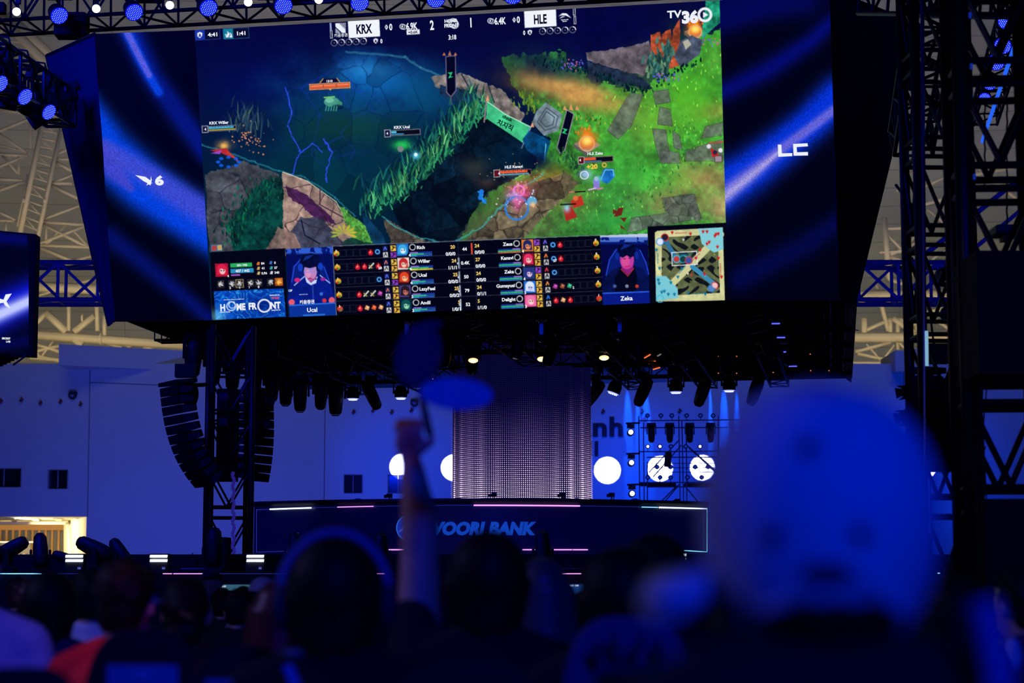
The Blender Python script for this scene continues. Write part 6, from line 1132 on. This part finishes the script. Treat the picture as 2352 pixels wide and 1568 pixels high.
def trousers_mb():
    mb = MB(); mb.ell((0, 0, .5), (.18, .14, .11))
    for s in (-1, 1): limb(mb, [(s*.09, .0, .5), (s*.12, .46, .505), (s*.12, .475, .13)], [.097, .073, .056])
    return mb
def hair_mb(style):
    mb = MB(); r_ = random.Random(len(style)+3)
    mb.ell(HC+Vector((0, -.022, .035)), (.09, .098, .1), nu=24, nv=16); mb.ell(HC+Vector((0, -.055, -.02)), (.078, .06, .085)); mb.ell(HC+Vector((0, .05, .085)), (.07, .05, .035))
    if style == 'short':
        for k in range(46): a = r_.uniform(0, 6.28); e = r_.uniform(-.3, 1.4); mb.ell(HC+Vector((.082*math.cos(a)*math.cos(e), -.02-.085*abs(math.sin(a))*math.cos(e), .035+.09*math.sin(e))), (.022, .022, .02))
    if style in ('long', 'verylong'):
        L = .3 if style == 'long' else .36
        for k in range(15): a = PI+PI*k/14; x = .085*math.cos(a); y = -.02+.08*math.sin(a); limb(mb, [HC+Vector((x, y, .02)), HC+Vector((x*1.15, y*1.05, -.12)), HC+Vector((x*1.2+r_.uniform(-.01, .01), y*1.1-.02, -L))], [.03, .03, .018], 8)
    if style == 'wide':
        mb.ell(HC+Vector((0, -.03, .02)), (.103, .105, .115), nu=24, nv=16)
        for k in range(24): a = r_.uniform(3.1, 6.3); limb(mb, [HC+Vector((.09*math.cos(a), -.02+.08*math.sin(a), 0)), HC+Vector((.072*math.cos(a), -.02+.075*math.sin(a), -.085+r_.uniform(-.035, .02))), HC+Vector((.05*math.cos(a), -.02+.06*math.sin(a), -.125+r_.uniform(-.02, .02)))], [.028, .022, .012], 8)
    if style == 'bun': mb.ell(HC+Vector((.0, -.1, .02)), (.045, .04, .045)); mb.ell(HC+Vector((0, -.075, -.07)), (.07, .045, .05))
    return mb
BM = {False: mesh_of(body_mb(False), .0085, name='body'), True: mesh_of(body_mb(True), .0065, name='body_raised')}
SM = {(r_, s_): mesh_of(shirt_mb(r_, s_), .013, 4, 'shirt') for r_, s_ in ((False, 1), (True, 1), (False, 0))}
TM = mesh_of(trousers_mb(), .016, 4, 'trousers'); HM = {k: mesh_of(hair_mb(k), .009, 2, 'hair') for k in ('short', 'long', 'verylong', 'wide', 'bun')}
SKIN = mat('skin', (.55, .34, .25), .5); DENIM = mat('dark_trousers', (.02, .022, .035), .8); SHOE = mat('dark_shoes', (.03, .03, .035), .6)
HB = mat('black_hair', (.006, .005, .006), .6, spec=.2); HBR = mat('brown_hair', (.07, .035, .025), .4); HLT = mat('lightened_hair', (.07, .06, .085), .45); HRED = mat('reddish_hair', (.06, .012, .016), .4)
C_BLK = mat('black_cotton', (.005, .006, .010), .9); C_RED = mat('red_cotton', (.75, .015, .03), .85); C_WHT = mat('white_cotton', (.7, .72, .78), .85); C_NVY = mat('navy_cotton', (.015, .02, .09), .85); C_GRY = mat('grey_cotton', (.22, .24, .3), .85); EYE = mat('dark_eye', (.01, .01, .01), .1); LIP = mat('lips', (.4, .12, .1), .5)
def link(name, me, m, parent, copy=False):
    o = bpy.data.objects.new(name, me); COL.objects.link(o); o.parent = parent
    if not me.materials: me.materials.append(m)
    o.material_slots[0].link = 'OBJECT'; o.material_slots[0].material = m; return o
GA = 'seated spectators'
def person(label, px, top, Y, hair='short', hm=HB, shirt=C_BLK, yaw=0, raised=False, sleeve=1, hat=None, hs=None):
    tz = P(px, top, Y).z; h0 = 1.312 if hair != 'wide' else 1.325; s = tz/h0; b = P(px, top, Y); b.z = 0; t = thing('person', label, 'person', b); t.scale = (s, s, s); t.rotation_euler = (0, 0, R(yaw)); t['group'] = GA
    link('body', BM[raised], SKIN, t); link('shirt', SM[(raised, sleeve)], shirt, t); link('trousers', TM, DENIM, t)
    if hair: link('hair', HM[hair], hm, t)
    for e in (-1, 1): MB().ell(HC+Vector((e*.031, .082, .008)), (.013, .009, .009), nu=10, nv=6).build('eye', EYE, t); MB().ell((e*.12, .53, .045), (.047, .125, .045), nu=12, nv=8).build('shoe', SHOE, t, smooth=True)
    MB().ell(HC+Vector((0, .088, -.052)), (.022, .01, .008), nu=10, nv=6).build('lips', LIP, t)
    return t
def at(t, v): return Vector(v)
p = {}
p[1] = person('spectator with brown hair at the far left, in front of the lit opening', 45, 1324, 13.5, 'short', HBR)
p[2] = person('spectator with a broad head of black hair at the left, lanyard white at the neck', 117, 1300, 6.9, 'wide', HB, C_NVY)
p[3] = person('spectator in a red shirt with short black hair and glasses arm showing', 288, 1284, 5.9, 'short', HB, C_RED, yaw=-14)
p[4] = person('spectator with short dark hair half hidden behind the red shirt', 212, 1306, 8.5, 'short', HB, C_WHT)
p[5] = person('spectator with pinned-up dark hair and a small gold clip, bare shoulders', 428, 1322, 6.7, 'bun', HB, C_BLK, sleeve=0)
p[6] = person('distant spectator with dark hair, left of the two in front of the monitor strip', 512, 1350, 14, 'short', HB)
p[7] = person('distant spectator with dark hair in front of the monitor strip, nearer the grey cap', 560, 1346, 15.5, 'short', HB, C_NVY)
p[8] = person('spectator in a grey cap near the end of the monitor strip', 604, 1322, 12.5, None, HB, C_GRY)
p[9] = person('spectator with long reddish dark hair left of the headphones wearer', 640, 1330, 6.6, 'verylong', HRED)
p[10] = person('spectator wearing a pale headphone band, with a blue bag strap across the back', 770, 1214, 4.35, 'wide', HB)
p[11] = person('spectator in black holding up one bare arm with a handheld fan', 1122, 1203, 5.1, 'wide', HB, C_BLK, raised=True)
p[12] = person('spectator with long lightened hair right of the raised arm', 1245, 1278, 6.7, 'verylong', HLT, C_NVY)
p[13] = person('spectator with thick black hair above the navy chair', 1425, 1240, 4.9, 'wide', HB)
p[14] = person('spectator with dark hair just behind the one above the navy chair', 1506, 1228, 5.6, 'short', HB)
p[15] = person('dark-haired spectator right of the cap wearer, at the slim tower foot', 2195, 1316, 5.2, 'verylong', HB)
p[16] = person('spectator at the right edge with neck and collar lit warm', 2352, 1300, 6.6, 'short', HB, C_NVY, yaw=30)
p[17] = person('spectator in a pale blue shirt with a dark lanyard, cut off by the left edge', -72, 1195, 6.0, 'short', HB, mat('pale_blue_cotton', (.18, .5, .85), .85))
p[18] = person('spectator with dark hair between the light-haired one and the navy chair', 1345, 1355, 9.5, 'short', HB, C_WHT)
p[19] = person('distant dark-haired spectator at the foot of the wide right tower', 2275, 1350, 9, 'short', HB)
p[20] = person('distant spectator right of the grey cap, low between two heads', 548, 1352, 11, 'short', HB)
p[21] = person('spectator right of the navy chair with a white collar', 1680, 1380, 6.4, 'long', HB, C_WHT)
p[22] = person('spectator with brown-lit hair tips at the left, behind the broad black head', 78, 1330, 9.5, 'short', HBR)  # hair in one even brown
# crew member by the stage
cw = person('crew member in a dark cap standing at the stage front near the tower foot', 483, 1306, 24, None, HB, C_NVY, yaw=-70); del cw['group']
cw.scale = (1.22, 1.22, 1.22); cw.location.z = P(483, 1306, 24).z-1.312*1.22
def cap_on(t, m, r=1.):
    mb = MB(); prof = [(.098*math.cos(a), .098*1.0*math.sin(a)) for a in [i*PI/2/9 for i in range(10)]]; prof[-1] = (.002, .098)
    M = Matrix.Translation(HC+Vector((0, -.008, .035))) @ Matrix.Diagonal((1, 1.1, 1, 1)); MB().lathe(prof, M, 24).build('cap', m, t, smooth=True)
    v = [(.075*math.cos(a), .075+.09*math.sin(a)*1.0, .03-.02*math.sin(a)) for a in [PI*i/12 for i in range(13)]]; mb.prism([HC+Vector(q) for q in v], (0, 0, .006)); mb.build('cap_brim', m, t)
cap_on(p[8], mat('grey_cap_cloth', (.3, .34, .42), .9)); cap_on(cw, C_BLK)
link('hair', HM['short'], HB, p[8]).scale = (.97, .97, .96)
# details on single people
MB().box(HC+Vector((.02, -.135, .0)), (.05, .012, .02), Matrix.Rotation(.4, 3, 'Y')).build('hair_clip', mat('gold_clip', (.5, .4, .1), .3, .8), p[5])
mb = MB(); mb.tube(HC+Vector((.088, -.02, .005)), HC+Vector((.085, .08, .01)), .003); mb.box(HC+Vector((.03, .1, .01)), (.04, .004, .03)).box(HC+Vector((-.03, .1, .01)), (.04, .004, .03)); mb.tube(HC+Vector((-.088, -.02, .005)), HC+Vector((-.085, .08, .01)), .003); mb.build('glasses', mat('blue_glass_frame', (.05, .1, .6), .2), p[3])
mb = MB(); mb.path([(-.06, -.12, 1.02), (-.08, -.14, .9), (-.07, -.14, .7)], .012); mb.build('lanyard', C_BLK, p[17]); mb = MB(); mb.path([(.05, -.1, 1.04), (.07, -.135, .92), (.06, -.14, .7)], .008); mb.build('lanyard', C_BLK, p[17])
# headphones + strap on person 10
PBL = mat('pale_blue_plastic', (.16, .2, .5), .6)
mb = MB(); mb.path([HC+Vector((.122*math.cos(a), -.03, .0+.142*math.sin(a))) for a in [PI*i/24 for i in range(25)]], .009, 8); mb.build('headphone_band', PBL, p[10])
for s in (-1, 1): MB().ell(HC+Vector((s*.118, -.02, -.02)), (.022, .045, .055)).build('ear_cushion', mat('dark_ear_cushion', (.02, .02, .06), .7), p[10], smooth=True)
mb = MB(); mb.slab([(-.098, -.12, 1.03), (-.078, -.125, 1.035), (.0, -.165, .86), (-.025, -.165, .86)], (0, .01, 0)); mb.build('bag_strap', mat('light_blue_webbing', (.18, .32, .8), .8), p[10])
mb = MB(); mb.ell((-.082, -.07, 1.055), (.022, .015, .009)); mb.build('collar', C_GRY, p[10])
# handheld fan: three lobed leaves on a handle
fn = thing('handheld_fan', 'handheld fan with a pale oval leaf and a darker one, in the raised hand', 'fan', P(984, 985, 5.05))
YF = 5.02
MB().tube(P(988, 1000, YF), P(966, 905, YF), .011, 10).build('handle', mat('dark_blue_plastic', (.01, .012, .06), .5), fn, world=True, smooth=True)
def leaf(cx, cy, rx, ry, rot, m, Y):
    mb = MB(); pts = [(cx+rx*math.cos(a)*math.cos(rot)-ry*math.sin(a)*math.sin(rot), cy+rx*math.cos(a)*math.sin(rot)+ry*math.sin(a)*math.cos(rot)) for a in [2*PI*i/36 for i in range(36)]]
    mb.prism([P(x, y, Y) for x, y in pts], (0, .006, 0)); mb.build('leaf', m, fn, world=True)
leaf(1048, 904, 84, 37, .06, mat('pale_fan_leaf', (.12, .5, .9), .7), YF-.4); leaf(960, 815, 52, 74, .25, mat('dark_fan_leaf', (.01, .02, .1), .6), YF-.02); leaf(990, 745, 26, 9, .0, mat('dark_fan_leaf', (.01, .02, .1), .6), YF)
# cap wearer, very near
YC = 1.75; t = person('nearest spectator, wearing a pale cap seen from behind, head bigger than any other', 1888, 1000, YC, None, HB, C_BLK); t.name = 'person_x'; t.name = 'person'
del t['group']; hc = P(1884, 1140, YC); sc_ = 1.02; t.scale = (sc_,)*3; t.location = (hc.x, YC, hc.z-1.19*sc_)
CAPM = mat('pale_cap_cloth', (.72, .76, .85), .9, var=.05, scale=40)
hm_ = MB(); hm_.ell(HC+Vector((0, -.012, -.015)), (.086, .095, .1), nu=24, nv=16); hm_.ell(HC+Vector((0, -.06, -.07)), (.066, .05, .06)); hm_.build('hair', HB, t, smooth=True)
cz = HC+Vector((0, -.01, .0)); mb = MB(); nu, nv = 48, 26
def capd(a, e): k_ = math.cos(e)**(.72 if e > 0 else .95); return cz+Vector((.1*math.cos(a)*k_, .112*math.sin(a)*k_, (.105 if e > 0 else .14)*math.sin(e)))
for j in range(nv+1):
    for i in range(nu):
        a = 2*PI*i/nu; back = max(0, -math.sin(a)); low = -.82*(1 if True else 0) if back > 0 else -.25; low = -.25-.62*min(1, back*1.6); arch = .30*math.exp(-((a-1.5*PI)/.42)**2)*1.0; low += arch
        e = low+(PI/2-low)*j/nv; mb.v.append(capd(a, e if j < nv else PI/2))
for j in range(nv):
    for i in range(nu): mb.f.append((j*nu+i, j*nu+(i+1) % nu, (j+1)*nu+(i+1) % nu, (j+1)*nu+i))
cp = mb.build('cap', CAPM, t, smooth=True); so = cp.modifiers.new('t', 'SOLIDIFY'); so.thickness = .003; so.offset = 1
DK = mat('dark_stitching', (.01, .012, .05), .8)
def on_cap(px, py, r, ry=None):
    ry = ry or r; c = P(px, py, YC-.12*sc_); v = (Vector((c.x-t.location.x, 0, c.z-t.location.z))/sc_); x = v.x/.1; z = (v.z-cz.z)/(.105 if v.z > cz.z else .14); z = math.copysign(abs(z)**1.2, z) if z < 0 else z**1.15; y = -.112*math.sqrt(max(.02, 1-x*x-z*z))-.004
    q = Vector((v.x, cz.y+y, v.z)); n = Vector((x/.1, y/.0125, z/.12)).normalized(); M = Matrix.Translation(q) @ n.to_track_quat('Z', 'Y').to_matrix().to_4x4() @ Matrix.Diagonal((r, ry, 1, 1)); return M
for x, y in ((1870, 1022), (1790, 1225), (1985, 1225)): MB().lathe([(1, -.002), (1, .002), (.5, .003)], on_cap(x, y, .0085 if y < 1100 else .0075), 14).build('eyelet', DK, cp)
MB().lathe([(1, -.002), (1, .002), (.5, .003)], on_cap(1912, 1312, .022, .008), 18).build('stitched_mark', DK, cp)
mb = MB(); mb.path([capd(1.5*PI+a, -.62+.30*math.exp(-(a/.42)**2)) + Vector((0, -.002, 0)) for a in [-.75+1.5*i/20 for i in range(21)]], .006, 8); mb.build('rear_strap', CAPM, cp)
mb = MB()
for i in range(3): mb.prism([cz+Vector(v) for v in [(-.098, -.03, -.055), (-.105, .0, -.05), (-.145, .04, -.058), (-.158, .0, -.078), (-.15, -.05, -.094), (-.125, -.06, -.088), (-.104, -.05, -.075)]], (0, 0, .006)) if i == 0 else None
mb.ell(cz+Vector((-.128, -.02, -.072)), (.028, .05, .016)); mb.build('cap_flap', CAPM, cp, smooth=True)
mb = MB(); mb.path([(.115, -.10, 1.10), (.122, -.115, 1.04), (.112, -.125, .98), (.09, -.13, .90)], .011, 8); mb.build('bag_strap', mat('blue_webbing', (.08, .2, .6), .8), t)
# ---- chairs
CHB = mat('black_chair_fabric', (.012, .012, .016), .85); CHN = mat('navy_chair_cover', (.04, .045, .2), .8); LBL = mat('pale_seat_card', (.3, .34, .6), .7)
def make_chair():
    t = thing('audience_chair', 'x', 'chair', (0, 0, 0)); mb = MB(); pts = [(.25*math.copysign(abs(math.cos(a))**.6, math.cos(a)), .55+.5*abs(math.sin(a))**.5 if math.sin(a) >= 0 else .55) for a in [PI*i/24 for i in range(25)]]
    mb.prism([(x, -.02*(z-.55), z) for x, z in pts], (0, -.05, 0)); mb.build('backrest', CHB, t, bev=.015); MB().box((0, .25, .43), (.48, .5, .07)).build('seat', CHB, t, bev=.02)
    for x in (-.2, .2):
        for y in (.05, .45): MB().tube((x, y, .4), (x*1.1, y, 0), .014).build('leg', BLK, t)
    MB().box((0, -.0, .5), (.3, .03, .14)).build('back_support', BLK, t); return t
ch0 = make_chair(); first = True
def chair(label, px, top, w, Y, m=CHB):
    global first
    c = ch0 if first else dup(ch0); first = False; z = P(px, top, Y).z; b = P(px, top, Y); c.location = (b.x, Y, 0); sx = M2(w, Y)/.5; c.scale = (sx, sx, z/1.05); c['label'] = label; c['group'] = 'spectators\' chairs'
    if m is not CHB:
        for q in c.children:
            if q.name.startswith('backrest'):
                q.data = q.data.copy(); q.data.materials[0] = m
    return c
chair('black chair with a rounded back and a blue card, behind the red shirt', 335, 1442, 290, 4.9); chair('black chair back in the bottom left corner', 60, 1530, 340, 3.9); c_ = chair('navy chair back with a darker marking, right of centre at the bottom', 1440, 1414, 330, 4.3, CHN)
chair('black chair back below the bare shoulders', 560, 1480, 260, 4.6); chair('black chair back below the spectator with the raised arm', 1080, 1512, 420, 3.7); chair('black chair back at the bottom right, right of the cap wearer', 2190, 1515, 300, 3.6)
cd_ = thing('seat_card', 'blue card with faint characters on the black chair at the bottom left', 'card', P(328, 1568, 4.6)); mb = MB(); mb.slab([P(246, 1527, 4.6), P(408, 1527, 4.6), P(408, 1600, 4.6), P(246, 1600, 4.6)], (0, .01, 0)); mb.build('card', LBL, cd_, world=True)
v, f = glyphs('B4', .03); mb = MB(); mb.add([P(308+a*34, 1562-b*30, 4.59) for a, b in v], f); mb.build('card_characters', mat('paler_card_print', (.6, .68, .9), .7), cd_, world=True)
cd_ = thing('seat_card', 'blue card at the bottom edge, below the spectator with pinned-up hair', 'card', P(525, 1568, 4.3)); mb = MB(); mb.slab([P(472, 1561, 4.3), P(590, 1561, 4.3), P(590, 1600, 4.3), P(472, 1600, 4.3)], (0, .01, 0)); mb.build('card', LBL, cd_, world=True)
# marking on the navy chair
mb = MB(); Z = 4.22
for q in ([(1350, 1490), (1380, 1470), (1395, 1500), (1370, 1530)], [(1400, 1460), (1412, 1455), (1425, 1490), (1455, 1490), (1470, 1455), (1480, 1460), (1475, 1500), (1405, 1502)], [(1495, 1475), (1520, 1470), (1530, 1520), (1500, 1510)], [(1370, 1530), (1520, 1520), (1500, 1545), (1390, 1550)]): mb.prism([P(x, y, Z) for x, y in q], (0, .004, 0))
o = mb.build('printed_mark', mat('dark_navy_print', (.012, .014, .06), .8), None); o.parent = c_; o.matrix_parent_inverse = (Matrix.Translation(c_.location) @ Matrix.Diagonal((*c_.scale, 1))).inverted()
# lit collar of the right-edge spectator
mb = MB(); mb.ell((-.12, -.06, 1.0), (.03, .03, .07)); mb.build('collar', C_WHT, p[16])
spot('collar_spot', P(2240, 1350, 8.), P(2312, 1432, 6.5), 20, (1, .9, .6), 45, .6, .03)  # small warm spot aimed at the right-edge collar
ORG.clear()
